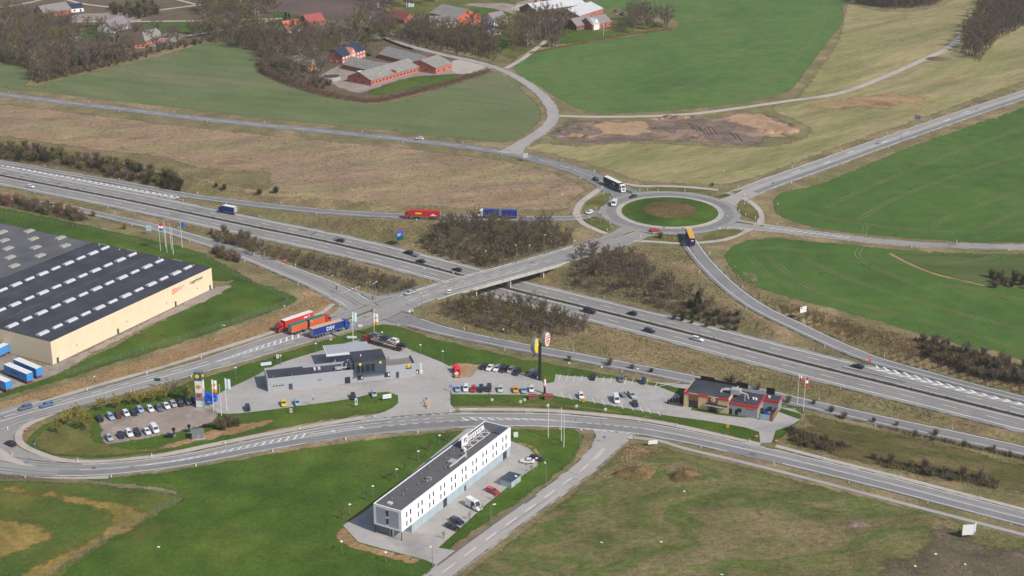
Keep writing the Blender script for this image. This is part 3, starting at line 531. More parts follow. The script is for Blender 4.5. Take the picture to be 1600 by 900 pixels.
for k_, n_, hw_ in (('motorway',46,9.4),('bridge_road',22,4.6),('service_road',30,4.2),('hotel_road',10,3.2),('minor_road',8,3.2),('east_road',12,5),('country_road',16,3.8),('ramp_west_near',10,3),('ramp_east_near',10,3),('ramp_east_far',8,3)):
    R = ROADS[k_]
    for _ in range(n_):
        q = rq.uniform(15, R.s[-1]-20); o_ = rq.choice((-1, 1))*rq.uniform(.6, hw_-1.6)
        if rq.random() < .5: R.strip(mb, o_-.07, o_+.07, .1435, q, q+rq.uniform(6, 26))
        elif rq.random() < .6: R.strip(mb, o_-1.7, o_+1.7, .1437, q, q+rq.uniform(.12, .3))
        else: R.strip(mb, o_-rq.uniform(.3,.9), o_+rq.uniform(.3,.9), .1433, q, q+rq.uniform(1.0, 4.5))
mat('tar_patch', C(104,102,103), .85, var=.2); tag(mb.build('tar_repair', M['tar_patch']), kind='structure')
# dirt and dry grass creeping over the road edges
V_ = []; F_ = []
for k_, R in ROADS.items():
    if k_ in ('farm_lane',): continue
    hw = R.q[:, 3]/2
    for sg in (-1, 1):
        a = np.stack(R.at(R.s, sg*(hw-.55)), 1); b = np.stack(R.at(R.s, sg*(hw+.02)), 1); a[:, 2] += .1405; b[:, 2] += .1405; n = len(a); o0 = len(V_); V_ += a.tolist()+b.tolist(); F_ += [(o0+i, o0+i+1, o0+n+i+1, o0+n+i) for i in range(n-1)]
me = bpy.data.meshes.new('edge_dirt'); me.from_pydata(V_, [], F_); me.materials.append(soften(M['track_soil'])); at = me.attributes.new('edge', 'FLOAT', 'POINT'); at.data.foreach_set('value', np.full(len(V_), .46, np.float32)); tag(link('edge_dirt', me), 'dry soil spread along the road edges', 'dirt', kind='stuff')
# pavement paths
for nm, px, w in (('cycle_path', [(-30,657),(8,645.5),(60,630.5),(150,603),(240,577.5),(340,546.5),(440,514),(500,490),(520,475)], 2.0),
    ('cycle_path', [(110,633),(80,647),(46,662),(31,675),(29,686),(36,696),(60,708),(100,719.5),(160,721.5),(250,712),(330,695.5),(430,676),(520,660.5),(570,652)], 2.3),
    ('cycle_path', [(-60,728),(0,736),(60,743.5),(110,746),(170,745.5)], 2.2), ('cycle_path', [(240,735),(340,716),(440,698),(560,678),(640,670),(655,668)], 1.8), ('cycle_path', [(682,667),(740,665),(800,664),(880,665),(898,668)], 1.8),
    ('cycle_path', [(718,640),(780,640),(860,642),(940,648.5),(1000,655.5),(1060,666),(1130,682),(1188,695)], 2.2), ('cycle_path', [(1212,697),(1300,720),(1400,745),(1500,771),(1600,797),(1720,828)], 1.9),
    ('footpath', [(990,684),(1030,689),(1070,701),(1150,720),(1250,745),(1400,784),(1500,810),(1600,836),(1720,866)], 1.7),
    ('cycle_path', [(975,287),(1000,291),(1040,291),(1080,293),(1122,297)], 2.8), ('cycle_path', [(938,294),(922,306),(908,317),(901,331),(905,342)], 3.2), ('cycle_path', [(903,341),(912,350),(926,357),(948,366)], 2.8),
    ('cycle_path', [(990,377),(1020,377.5),(1050,380),(1072,381.5)], 2.4), ('cycle_path', [(1088,380),(1110,378),(1135,374),(1158,365),(1172,358)], 2.6), ('cycle_path', [(1160,309),(1175,318),(1186,330),(1189,343),(1187,352)], 3.2),
    ('farm_track', [(790,107),(815,93),(835,78),(850,66),(862,52)], 3.5), ('farm_track', [(0,12),(50,3),(90,-8)], 3.5), ('farm_track', [(110,34),(230,33.5),(330,32),(440,29)], 4), ('farm_track', [(230,18),(300,9),(345,2),(380,-8)], 4), ('farm_track', [(250,62),(330,50),(400,36),(430,30)], 3), ('farm_track', [(100,-2),(130,6),(180,12)], 4), ('farm_track', [(264,-4),(310,8)], 3)):
    r = Road([(x, y, w) for x, y in px], 2.5); mb = MB(); r.strip(mb, -w/2, w/2, lay[0]-.02 if nm != 'farm_track' else .07, skirt=.1); lay[0] += .0008
    tag(mb.build(nm, M['asphalt_light' if nm == 'footpath' else 'concrete_path']), kind='structure')
# ---- roundabout
ca, cb = P(970,331), P(1123,331); RCX = (ca.x+cb.x)/2; RC = Vector((RCX, (P(1046,355.5).y+P(1046,308.7).y)/2, 0)); RR = (cb.x-ca.x)/2-.2
def ringmesh(mb, r0, r1, z, n=96, z1=None, mi=0):
    z1 = z if z1 is None else z1
    vs = [(RC.x+r*math.cos(2*math.pi*i/n), RC.y+r*math.sin(2*math.pi*i/n), zz) for r, zz in ((r0, z), (r1, z1)) for i in range(n)]
    mb.add(vs, [(i, n+i, n+(i+1) % n, (i+1) % n) for i in range(n)], mi)
mb = MB(); ringmesh(mb, RR, RR+10.0, .148); tag(mb.build('roundabout_carriageway', M['asphalt_old']), kind='structure')
mb = MB(); ringmesh(mb, RR+2.6, RR+6.9, .152); tag(mb.build('worn_lane', M['asphalt_dark']), kind='structure')
mb = MB(); ringmesh(mb, RR-.1, RR+2.2, .20, z1=.17); ringmesh(mb, RR+2.2, RR+2.3, .17, z1=.15); tag(mb.build('truck_apron', M['concrete_path']), kind='structure')
mb = MB(); ringmesh(mb, RR-.15, RR+.1, .30); ringmesh(mb, RR+.1, RR+.12, .30, z1=.15); tag(mb.build('island_kerb', M['concrete_path']), kind='structure')
mb = MB(); n = 72
prev = None; rad = [0, 4, 8, 12, 15, 18, RR-.1]; hts = [2.1, 2.0, 1.7, 1.25, .8, .45, .28]
mb2 = MB()
for a in range(len(rad)-1):
    (mb if rad[a] >= 11.9 else mb2); tgt = mb if rad[a] >= 11.9 else mb2
    ringmesh(tgt, max(rad[a], .01), rad[a+1], hts[a], n, hts[a+1])
tag(mb.build('roundabout_island', M['lawn_green'], smooth=True), kind='structure'); MOUND = mb2
tag(mb2.build('roundabout_mound', M['brown_scrub'], smooth=True), kind='structure')
def island(px, m, name='traffic_island', h=.14):
    poly = outline(px, False, 0); mb = MB(); A = [(p[0], p[1]) for p in poly]
    if sum(A[i][0]*A[(i+1) % len(A)][1]-A[(i+1) % len(A)][0]*A[i][1] for i in range(len(A))) < 0: A = A[::-1]
    mb.prism(A, .02, .16+h); o = mb.build(name, [M['concrete_path']]); tag(o, kind='structure')
    cx = sum(p[0] for p in A)/len(A); cy = sum(p[1] for p in A)/len(A); B = [(cx+(p[0]-cx)*.9, cy+(p[1]-cy)*.9) for p in A]; k = MB(); k.prism(B, .1, .166+h); k.build('infill', m, o); return o
for px, m in (([(1110,308),(1135,302.5),(1145,306),(1125,312.5)], 'lawn_green'), ([(1141,300.5),(1158,297),(1162,298.5),(1150,303.5)], 'lawn_worn'), ([(1145,348),(1149,346),(1180,351),(1178,352.5)], 'lawn_worn'), ([(1187,353),(1190,352),(1196,354),(1192,354.5)], 'lawn_worn'),
    ([(971,368.5),(980,365),(993,361),(992,363),(975,369.5)], 'lawn_worn'), ([(958,373),(966,371),(966,372.5),(960,374)], 'lawn_worn'), ([(974,300),(978,297),(990,301),(988,304)], 'lawn_green'),
    ([(531,503),(556,494.5),(583,484),(587,484),(584,487),(556,497.5),(533,505)], 'lawn_worn'), ([(662,625),(668,622),(672,634),(667,640)], 'concrete_path')): island(px, M[m])
for px in ([(911,331),(916,320),(930,309),(945,302),(956,303),(957,307),(952,314),(943,322),(925,329)], [(911,343),(928,339),(942,342),(950,350),(957,357),(952,361),(946,362),(930,354)], [(1004,375),(1013,370),(1035,368),(1064,367.5),(1065,378),(1050,378)], [(1096,374),(1103,367),(1120,361),(1150,358.5),(1162,361),(1150,368),(1130,373)],
    [(1150,322),(1153,317),(1160,312),(1172,319),(1184,331),(1186,342),(1182,344),(1165,338),(1152,330)], [(1005,296),(1015,293.5),(1060,293.5),(1110,298),(1095,299.5),(1045,299)]):
    sheet('verge_lawn', px, M['lawn_worn'], smooth=True, jit=0, lift=.20, drape=False)
# ---- hatched gores on the motorway
def chevrons(name, px0, px1, w0, w1, off, sp=6.0, z=-4):
    r = ROADS['motorway']; s0 = r.sx(*px0, z); s1 = r.sx(*px1, z); k = MB(); n = int(abs(s1-s0)/sp); sg = 1 if s1 > s0 else -1
    for i in range(n):
        s = s0+sg*i*sp; t = i/n; w = w0+(w1-w0)*t
        c = off(t) if callable(off) else off
        for e in (-1, 1):
            p = [r.at(s, c), r.at(s+1.5, c), r.at(s+1.5-sg*w*.9, c+e*w/2), r.at(s-sg*w*.9, c+e*w/2)]
            p = [(q[0], q[1], q[2]+ML+.006) for q in p]; k.quad(*(p if e > 0 else p[::-1]))
    for e in (-1, 1): r.strip(k, lambda ss: np.interp(ss, sorted([s0, s1]), [(off(t) if callable(off) else off)+e*(w0+(w1-w0)*t)/2 for t in ((0, 1) if s1 > s0 else (1, 0))])-.15, lambda ss: np.interp(ss, sorted([s0, s1]), [(off(t) if callable(off) else off)+e*(w0+(w1-w0)*t)/2 for t in ((0, 1) if s1 > s0 else (1, 0))])+.15, ML+.003, min(s0, s1), max(s0, s1))
    tag(k.build(name, M['road_paint']), kind='structure')
mb = MB(); R = ROADS['motorway']
for pts_ in ([(-90,255.5,7.5),(0,262,8),(100,280,8),(200,298,8),(270,311,7)], [(1375,583,8),(1419,592,8),(1470,604,8),(1520,616,7),(1573,629,6.5),(1620,640,6),(1700,660,6)]):
    r = Road([(x, y, w, MW_Z(x)) for x, y, w in pts_], 4); r.strip(mb, r.halfw(-1), r.halfw(1), .073)
tag(mb.build('merging_lane', M['asphalt_old']), kind='structure')
def chev_px(name, pts_, sp, apex=1):
    r = Road([(x, y, w, MW_Z(x)) for x, y, w in pts_], 3); k = MB(); s_ = 2.0
    while s_ < r.s[-1]-3:
        h = float(np.interp(s_, r.s, r.q[:, 3]))/2
        for e in (-1, 1):
            p = [r.at(s_, 0), r.at(s_+1.5, 0), r.at(s_+1.5-apex*h*1.5, e*h), r.at(s_-apex*h*1.5, e*h)]; p = [(q[0], q[1], q[2]+ML+.012) for q in p]; k.quad(*(p if e*apex > 0 else p[::-1]))
        s_ += sp
    for e in (-1, 1): r.strip(k, lambda ss: e*np.interp(ss, r.s, r.q[:, 3])/2-.14, lambda ss: e*np.interp(ss, r.s, r.q[:, 3])/2+.14, ML+.009)
    tag(k.build(name, M['road_paint']), kind='structure')
chev_px('gore_markings', [(-60,249,2.2),(0,259,2.4),(100,277,2.6),(200,295.5,3.0),(270,308,3.4),(288,311,3.6)], 3.6)
chev_px('gore_markings', [(1362,572.5,4.6),(1371,575.5,4.6),(1419,588,4.2),(1470,601,3.8),(1520,613.5,3.2),(1573,626.5,2.6),(1597,632,2.4),(1660,648,2.0)], 4.0)
# stop lines, parking bays, small lettering on the ground
k = MB()
def pline(x0_, y0_, x1_, y1_, w=.16, lift=ML, z=0):
    a = P(x0_, y0_, z); b = P(x1_, y1_, z); d = (b-a); n = Vector((-d.y, d.x, 0)).normalized()*w/2; u = Vector((0, 0, lift)); k.quad(a-n+u, b-n+u, b+n+u, a+n+u)
for i in range(13):
    x = 876+i*11.4; pline(x, 585.5+i*.55, x-3, 594.5+i*.6, .14, .06)
for x, y in ((876,613),(889,616),(902,619),(925,622),(940,625),(956,627),(969,630),(985,633),(1000,636),(1012,638),(1027,641)): pline(x, y, x+5, y+9, .16, .06)
pline(1023,605,1064,597,.2,.06); pline(1023,605,1028,597,.2,.06)
for i in range(9): pline(533+i*5.5, 459-i*.0+i*-2.2+0, 536+i*5.5, 457.5-i*2.2, .5)
for i in range(14): pline(708+i*2.8, 640-.05*i, 709.6+i*2.8, 640-.05*i, .5)
tag(k.build('parking_bay_markings', M['road_paint']), kind='structure')
# ================================================================ BUILDINGS
for n_, c_, kw in (('white_wall',C(252,252,252),dict(rough=.5,var=.02,vs_=.4)),('cream_panel',C(238,221,190),dict(rough=.6,var=.04,vs_=.25)),('roof_felt',C(66,67,76),dict(rough=.8,var=.3,vs_=.1)),('roof_felt_old',C(98,98,100),dict(rough=.85,var=.22,vs_=.1)),
    ('roof_dark',C(98,96,98),dict(rough=.8,var=.12,vs_=.3)),('skylight_plastic',C(204,205,212),dict(rough=.35,var=.04)),('skylight_aged',C(176,174,164),dict(rough=.5,var=.06)),('steel_grey',C(150,152,156),dict(rough=.4,metal=.4,var=.06)),('zinc',C(198,200,204),dict(rough=.4,metal=.3,var=.05)),
    ('glass_dark',(.02,.025,.03,1),dict(rough=.08,var=.2,spec=.7)),('glass_blue',C(90,110,122),dict(rough=.1,var=.15,spec=.7)),('panel_blue_grey',C(172,190,200),dict(rough=.35,var=.05,vs_=.4)),('panel_lavender',C(176,180,198),dict(rough=.4,var=.03)),('metal_cladding',C(188,190,198),dict(rough=.45,metal=.2,var=.03,vs_=.5)),
    ('slate_panel',C(72,84,98),dict(rough=.5,var=.06)),('black_plastic',C(34,34,38),dict(rough=.5)),('rubber',C(40,40,42),dict(rough=.85)),('yellow_sign',C(236,214,30),dict(rough=.45,var=.03)),('red_sign',C(214,44,48),dict(rough=.45,var=.04)),('orange_sign',C(240,150,30),dict(rough=.45,var=.04)),('green_sign',C(10,84,62),dict(rough=.45,var=.04)),('blue_sign',C(40,96,190),dict(rough=.4,var=.04)),('pale_sign',C(214,230,236),dict(rough=.45,var=.03)),
    ('white_paint',C(240,240,240),dict(rough=.4,var=.03)),('galvanised',C(168,172,174),dict(rough=.45,metal=.5,var=.08)),('mast_black',C(44,48,54),dict(rough=.5)),('brown_panel',C(140,94,62),dict(rough=.6,var=.08)),('beige_panel',C(222,196,150),dict(rough=.6,var=.05)),('grey_render',C(150,154,158),dict(rough=.6,var=.06)),('red_trim',C(222,50,44),dict(rough=.4,var=.03)),
    ('brick_red',C(192,116,100),dict(rough=.85,var=.14,vs_=1.2)),('brick_pale',C(206,142,120),dict(rough=.85,var=.1)),('brick_dull',C(150,100,86),dict(rough=.85,var=.12,vs_=1.2)),('brick_orange',C(204,112,84),dict(rough=.8,var=.1)),('eternit_grey',C(146,142,136),dict(rough=.85,var=.16,vs_=.35)),('slate_blue',C(52,58,78),dict(rough=.5,var=.1)),('tile_orange',C(212,108,76),dict(rough=.7,var=.12)),('tile_red',C(158,82,76),dict(rough=.7,var=.14)),('roof_pale',C(204,206,208),dict(rough=.6,var=.08,vs_=.3)),('roof_mauve',C(138,130,130),dict(rough=.8,var=.12)),('timber_dark',C(84,68,58),dict(rough=.8)),('timber_ochre',C(204,162,104),dict(rough=.9,var=.2,vs_=1)),('concrete',C(186,182,176),dict(rough=.85,var=.1,vs_=.4)),('concrete_dark',C(128,126,124),dict(rough=.85,var=.1)),('blue_plastic',C(30,92,214),dict(rough=.4,var=.05)),('brown_wood',C(132,98,78),dict(rough=.8)),('lens_white',C(244,244,240),dict(rough=.3,var=.02))):
    mat(n_, c_, **kw)
def frame(a, b):
    """local frame: origin a, x towards b"""
    return Vector((a.x, a.y, 0)), math.atan2(b.y-a.y, b.x-a.x)
def to_local(o, rz, p):
    d = Vector((p.x-o.x, p.y-o.y)); c, s = math.cos(rz), math.sin(rz); return d.x*c+d.y*s, -d.x*s+d.y*c
def bx(name, m, parent, *b, **kw): return MB().box(*b).build(name, M[m], parent)
def pane(parent, name, m, x, y, z, w, h, face, t=.06):
    """thin panel centred at x,y,z on a wall facing 'face' (f=-y, b=+y, r=+x, l=-x)"""
    if face in 'fb': return bx(name, m, parent, x-w/2, x+w/2, y-t if face == 'f' else y, y if face == 'f' else y+t, z-h/2, z+h/2)
    return bx(name, m, parent, x if face == 'r' else x-t, x+t if face == 'r' else x, y-w/2, y+w/2, z-h/2, z+h/2)
# ---------------------------------------------------------------- hotel
A, B = P(585,833), P(628.3,846); o, rz = frame(A, B); hot = thing('hotel', 'long white flat-roofed hotel block with paired narrow windows and rooftop sign', 'hotel', o, rz)
W, L_, Hh = 9.3, 61.0, 9.3
w_ = bx('wall', 'white_wall', hot, 0, W, 0, L_, 2.95, Hh)
bx('roof', 'roof_dark', hot, .28, W-.28, .28, L_-.28, Hh-.05, Hh+.02)
for b in ((0,W,0,.28),(0,W,L_-.28,L_),(0,.28,.28,L_-.28),(W-.28,W,.28,L_-.28)): bx('parapet', 'white_wall', hot, *b, Hh+.001, Hh+.16)
bx('ground_floor', 'panel_blue_grey', hot, .35, W-.12, 5.2, L_-.05, 0, 2.95)
for i in range(13): bx('cladding_joint', 'steel_grey', hot, W-.13, W-.10, 6+i*4.2, 6.06+i*4.2, 0.1, 2.9)
pane(hot, 'entrance_glazing', 'glass_blue', 2.6, 1.0, 1.5, 4.2, 2.7, 'f'); 
for i in range(6): bx('glazing_bar', 'galvanised', hot, .5, 4.7, .9, .96, .35+i*.45, .41+i*.45)
bx('lobby_wall', 'grey_render', hot, .5, 5.6, 1.05, 5.2, 0, 2.94); bx('entrance_door', 'white_wall', hot, 4.85, 5.9, .7, 1.0, .1, 2.7); bx('door_glass', 'glass_dark', hot, 5.0, 5.7, .66, .7, .2, 2.3)
for x in (.15, W-.25): bx('column', 'black_plastic', hot, x-.08, x+.08, .2, .36, 0, 2.95)
for i in range(5): bx('screen_bar', 'galvanised', hot, 6.2+i*.6, 6.26+i*.6, .35, .41, 0, 1.4)
for x0, x1 in ((.9,4.05),(5.15,8.4)): bx('facade_panel', 'panel_lavender', hot, x0, x1, -.02, .05, 3.6, 8.75)
for z in (4.0, 6.5):
    win = pane(hot, 'stair_window', 'glass_dark', 4.6, .05, z+1.0, .9, 1.9, 'f', .09)
    for j in range(4): bx('glazing_bar', 'galvanised', win, 4.15, 5.05, -.08, -.045, z+.15+j*.5, z+.2+j*.5)
for k in range(1, 10): bx('facade_joint', 'zinc', hot, W, W+.012, -.4+5.95*k, -.37+5.95*k, 3.0, Hh-.1)
bx('facade_joint', 'zinc', hot, W, W+.011, .1, L_-.1, 5.9, 5.93)
for z in (4.55, 7.3):
    for k in range(10):
        for j, q in enumerate((2.6, 4.6)):
            y = q+5.95*k
            if y > L_-1: continue
            win = pane(hot, 'window', 'glass_dark' if j else 'glass_blue', W, y, z, .62, 1.45, 'r', .03)
            bx('sill', 'galvanised', win, W, W+.09, y-.34, y+.34, z-.8, z-.73)
            wl = pane(hot, 'window', 'glass_dark', 0, y, z, .62, 1.45, 'l', .03)
pane(hot, 'service_opening', 'glass_dark', W-.1, L_-3.4, 1.3, 2.2, 2.5, 'r', .03); pane(hot, 'service_opening', 'glass_dark', W-.1, 22.8, 1.35, 2.0, 2.6, 'r', .03); pane(hot, 'side_door', 'slate_panel', W-.1, 34, .9, 1.0, 1.7, 'r', .03)
for x, y, s in ((4,2.3,1.3),): 
    sk = bx('roof_hatch', 'skylight_plastic', hot, x-s/2, x+s/2, y-s/2, y+s/2, Hh, Hh+.45)
r = random.Random(3)
for y in (4.5,8,11,15.5,18,21,26,28,33,36,38.5): 
    x = r.uniform(2, 7); mb = MB(); mb.tube((x,y,Hh), (x,y,Hh+.55), .14, .14, 8); mb.tube((x,y,Hh+.5), (x,y,Hh+.62), .24, .2, 8); mb.build('roof_vent', M['galvanised'], hot)
MB().box(5.2,6.6,19,20.2,Hh,Hh+.9).box(5.5,6.2,18,19,Hh,Hh+.5).build('air_handler', M['galvanised'], hot)
mb = MB(); mb.box(5.0,7.4,31,33.4,Hh+.1,Hh+.7); mb.tube((7.2,28.5,Hh+.5),(7.6,37,Hh+.9),.3,.3,8); mb.tube((7.6,37,Hh),(7.6,37,Hh+1.8),.45,.4,8); mb.build('roof_duct', M['zinc'], hot)
mb = MB(); mb.tube((4.2,36,Hh),(4.2,36,Hh+3.2),.07,.05,6); 
for z in (1.2,2.2,3.0): mb.tube((3.7,36,Hh+z),(4.7,36,Hh+z),.04,.04,5)
mb.build('aerial_mast', M['galvanised'], hot)
mb = MB(); mb.tube((5.5,40,Hh),(5.5,40,Hh+1.2),.5,.5,10); mb.build('roof_tank', M['white_paint'], hot)
sg = bx('roof_sign', 'white_paint', hot, 3.7, 3.85, 41, 44.6, Hh+.5, Hh+3.8); bx('sign_board', 'white_paint', sg, 3.7, 3.85, 44.9, 54.0, Hh+1.0, Hh+2.6)
for y, z, h, w in ((42.2,1.6,1.3,.7),(42.9,2.3,.5,1.0),(43.4,1.3,.7,.6)): bx('sign_mark', 'steel_grey', sg, 3.85, 3.9, y, y+w, Hh+z, Hh+z+h)
for y in np.arange(45.4,53,1.3): bx('sign_mark', 'galvanised', sg, 3.85, 3.89, y, y+.65, Hh+1.4, Hh+2.3)
fr = MB()
for y in (41.2,44.5,48,51.3,54.4): fr.tube((3.75,y,Hh+1.2),(5.8,y,Hh+.1),.06); fr.tube((3.75,y,Hh),(3.75,y,Hh+1.6),.07); fr.tube((3.75,y,Hh+.12),(5.8,y,Hh+.12),.06)
for x in (3.75,5.8): fr.tube((x,41.2,Hh+.15),(x,54.4,Hh+.15),.07)
for a, b in ((41.2,44.5),(44.5,48),(48,51.3),(51.3,54.4)): fr.tube((3.75,a,Hh+1.2),(5.8,b,Hh+.15),.05)
fr.build('sign_frame', M['white_paint'], sg)
bx('roof_plant', 'slate_panel', hot, 6.6, 8.6, 55, 59, Hh, Hh+.5); bx('back_cladding', 'panel_lavender', hot, .1, W-.1, L_, L_+.05, 0.1, Hh-.1)
# ---------------------------------------------------------------- warehouse
A, B = P(83,571), P(332.6,451.6); d_ = math.atan2(B.y-A.y, B.x-A.x)-math.pi/2; wh = thing('warehouse', 'vast cream metal warehouse with black roof and rows of white skylights', 'warehouse', (A.x, A.y, 0), d_)
LW, WW, HW = 87.2, 150.0, 9.0; o = wh.location.copy()
bx('wall', 'cream_panel', wh, -WW, 0, 0, LW, 0, HW)
bx('roof', 'roof_felt', wh, -63.5, -.25, .25, LW-.25, HW-.1, HW+.05); bx('roof', 'roof_felt_old', wh, -WW+.3, -63.9, .25, LW-.25, HW-.1, HW+.08); bx('roof_seam', 'roof_dark', wh, -63.9, -63.5, .25, LW-.25, HW-.1, HW+.3)
for b in ((-WW,0,0,.25),(-WW,0,LW-.25,LW),(-.25,0,.25,LW-.25)): bx('parapet', 'roof_felt', wh, *b, HW+.001, HW+.12)
for i in range(43): bx('panel_joint', 'beige_panel', wh, 0, .02, 1+i*2.0, 1.03+i*2.0, .2, HW-.2)
for i in range(40): bx('panel_joint', 'beige_panel', wh, -1-i*2.0, -.97-i*2.0, -.02, 0, .2, HW-.2)
bx('plinth', 'concrete_dark', wh, 0, .04, 0, LW, 0, .25); bx('plinth', 'concrete_dark', wh, -WW, .04, -.04, 0, 0, .25)
for y in (2.4, 33, 65, 85.6): pane(wh, 'door', 'slate_panel', 0, y, 1.15, 1.0, 2.1, 'r', .05)
for x in (-21.5,-45): pane(wh, 'door', 'slate_panel', x, 0, 1.15, 1.0, 2.1, 'f', .05)
for y in (12,38,60,78): pane(wh, 'vent', 'galvanised', 0, y, 3.4, .4, .4, 'r', .2)
small = MB(); large = MB()
for mbk, hx, hy in ((small, .6, 2.1), (large, 1.0, 2.25)):
    mbk.box(-hx-.12, hx+.12, -hy-.12, hy+.12, 0, .32)
    n = 7; rows = [[(hx*math.cos(math.pi*i/n), sy*hy, .32+.42*math.sin(math.pi*i/n)) for i in range(n+1)] for sy in (-1, 1)]
    mbk.add(rows[0]+rows[1], [(i, i+1, n+2+i, n+1+i) for i in range(n)][::1]+[tuple(range(n+1)), tuple(range(n+1, 2*n+2))[::-1]])
ms, ml = small.mesh('skylight', M['skylight_plastic']), large.mesh('skylight', M['skylight_plastic'])
aged = MB(); aged.box(-1.3, 1.3, -2.3, 2.3, 0, .35); aged.box(-1.1, 1.1, -2.1, 2.1, .35, .6); ma_ = aged.mesh('skylight', M['skylight_aged'])
for (xa, ya), (xb, yb) in (((292,417.5),(67.5,520)), ((247.5,407.5),(19.5,508)), ((206,397.5),(-22,494)), ((162.5,387),(-62,480))):
    a = Vector(to_local(o, d_, P(xa, ya, HW+.4))); b = Vector(to_local(o, d_, P(xb, yb, HW+.4)))
    for i in range(12):
        p = a.lerp(b, i/11)
        if p.y > 2: link('skylight', ms if i % 2 == 0 else ml, wh, (a.x*.5+b.x*.5, p.y, HW+.05))
for k in range(5):
    for j in range(6): link('skylight', ma_, wh, (-69.5-k*9.0, 8+j*14+(k % 2)*6.5, HW+.08))
mb = MB()
for y0 in (0,): 
    for x, dx in ((-30.2,.5),(-48.0,.3),(-14.5,.25)):
        for i in range(28): w_ = dx*(.4+.6*abs(math.sin(i*1.7+x))); mb.box(x+math.sin(i*.9)*.5-w_/2, x+math.sin(i*.9)*.5+w_/2, 2+i*3, 5+i*3, HW+.051, HW+.06+.001*(i % 2))
mb.box(-92,-91.6,2,LW-2,HW+.081,HW+.1); mb.build('roof_joint', M['roof_felt_old'], wh)
for x in (-8,-26,-47,-58): bx('roof_outlet', 'zinc', wh, x, x+.5, LW-2, LW-1.4, HW+.05, HW+.5)
for x in (-20,-44,-60): bx('gutter_box', 'zinc', wh, x, x+5, LW-.2, LW+.1, HW-.1, HW+.25)
text('Lagerhotel', 1.75, M['timber_dark'], wh, (.06, LW-9.5, 6.9), (0,1,0), bold=.02)
mb = MB(); y = LW-25
for i, (r0, dz) in enumerate(((1.15,.2),(1.05,.28),(.9,.36),(.75,.45),(.5,.6))):
    cy = LW-23+i*1.45
    for t in range(14):
        a0, a1 = 2*math.pi*t/14, 2*math.pi*(t+1)/14
        mb.slab((.05,cy+r0*.6*math.cos(a0),6.3+dz+r0*math.sin(a0)), (.05,cy+r0*.6*math.cos(a1),6.3+dz+r0*math.sin(a1)), (.05,cy+r0*.3*math.cos(a1),6.3+dz+.6*r0*math.sin(a1)), (.05,cy+r0*.3*math.cos(a0),6.3+dz+.6*r0*math.sin(a0)), .03)
mat('faded_red', C(236,130,124), .6); mb.build('logo', M['faded_red'], wh)['kind'] = 'stuff'
# ---------------------------------------------------------------- filling station
A, B = P(419,612.5), P(650,587.5); o, rz = frame(A, B); st = thing('filling_station', 'long grey clad filling station shop with raised dark box storey', 'filling station', o, rz); SO, SRZ = o, rz
L_, Dp, Hs = 51.1, 9.4, 4.85
for b in ((0,L_,0,.3),(0,13,Dp-.3,Dp),(13,L_,Dp-1.6,Dp-1.3),(0,.3,.3,Dp-.3),(L_-.3,L_,.3,Dp-1.6)): bx('wall', 'metal_cladding', st, *b, 0, Hs)
bx('roof', 'roof_felt', st, .3, 38, .3, Dp-1.65, 3.6, 4.15); bx('roof', 'roof_gravel', st, 40.5, L_-.3, .3, Dp-1.65, 3.6, 4.1); bx('roof', 'roof_felt', st, .3, 13, Dp-1.7, Dp-.3, 3.6, 4.14)
for i in range(6): bx('cladding_joint', 'steel_grey', st, 0, L_, -.02, 0, .7+i*.7, .73+i*.7)
gd = pane(st, 'roller_door', 'zinc', 3.6, 0, 1.8, 4.4, 3.4, 'f', .06)
for i in range(4): bx('door_pane', 'glass_dark', gd, 1.75+i*1.0, 2.45+i*1.0, -.09, -.06, 1.8, 2.2)
for z in (.9,1.5,2.6): bx('door_rib', 'steel_grey', gd, 1.4, 5.8, -.08, -.061, z, z+.06)
pane(st, 'door', 'slate_panel', 7.7, 0, 1.1, 1.3, 2.2, 'f'); pane(st, 'door', 'glass_dark', 33.2-6.0, 0, 1.2, 1.9, 2.4, 'f'); pane(st, 'door', 'slate_panel', 44.6, 0, 1.2, 1.1, 2.3, 'f')
for x in (31.6, 41.0):
    win = pane(st, 'window', 'glass_dark', x, 0, 1.7, 2.0, 1.7, 'f'); bx('window_frame', 'slate_panel', win, x-1.1, x+1.1, -.05, -.001, .8, .86); bx('window_poster', 'white_paint', win, x+.3, x+.8, -.08, -.062, 1.2, 2.2)
pane(st, 'wall_vent', 'galvanised', 17.6, 0, 2.5, 1.6, .8, 'f', .03)
bxr = bx('upper_storey', 'slate_panel', st, 29.7, 40.6, -.7, Dp-.4, 3.2, 7.7); bx('storey_roof', 'roof_felt', bxr, 29.5, 40.8, -.5, Dp-.6, 7.7, 7.85)
for x0, x1 in ((30.3,33.0),(33.4,36.7)):
    g = bx('shop_window', 'glass_dark', bxr, x0, x1, -.76, -.7, 3.7, 6.6); bx('mullion', 'steel_grey', g, (x0+x1)/2-.05, (x0+x1)/2+.05, -.8, -.76, 3.7, 6.6)
for x in (31.6, 38.6):
    m_ = MB(); m_.tube((x,-.78,6.9),(x,-.9,6.9),.5,.45,14); m_.build('round_sign', M['yellow_sign'], bxr)
bx('awning', 'slate_panel', bxr, 29.7, 40.6, -1.3, -.7, 3.0, 3.2)
sgn = pane(st, 'wall_sign', 'black_plastic', 48.6, 0, 3.6, 1.9, 1.0, 'f', .1); m_ = MB(); m_.tube((48.6,-.1,4.4),(48.6,-.2,4.4),.5,.45,14); m_.build('round_sign', M['yellow_sign'], sgn); bx('sign_band', 'yellow_sign', sgn, 47.8, 49.4, -.13, -.1, 3.55, 3.9)
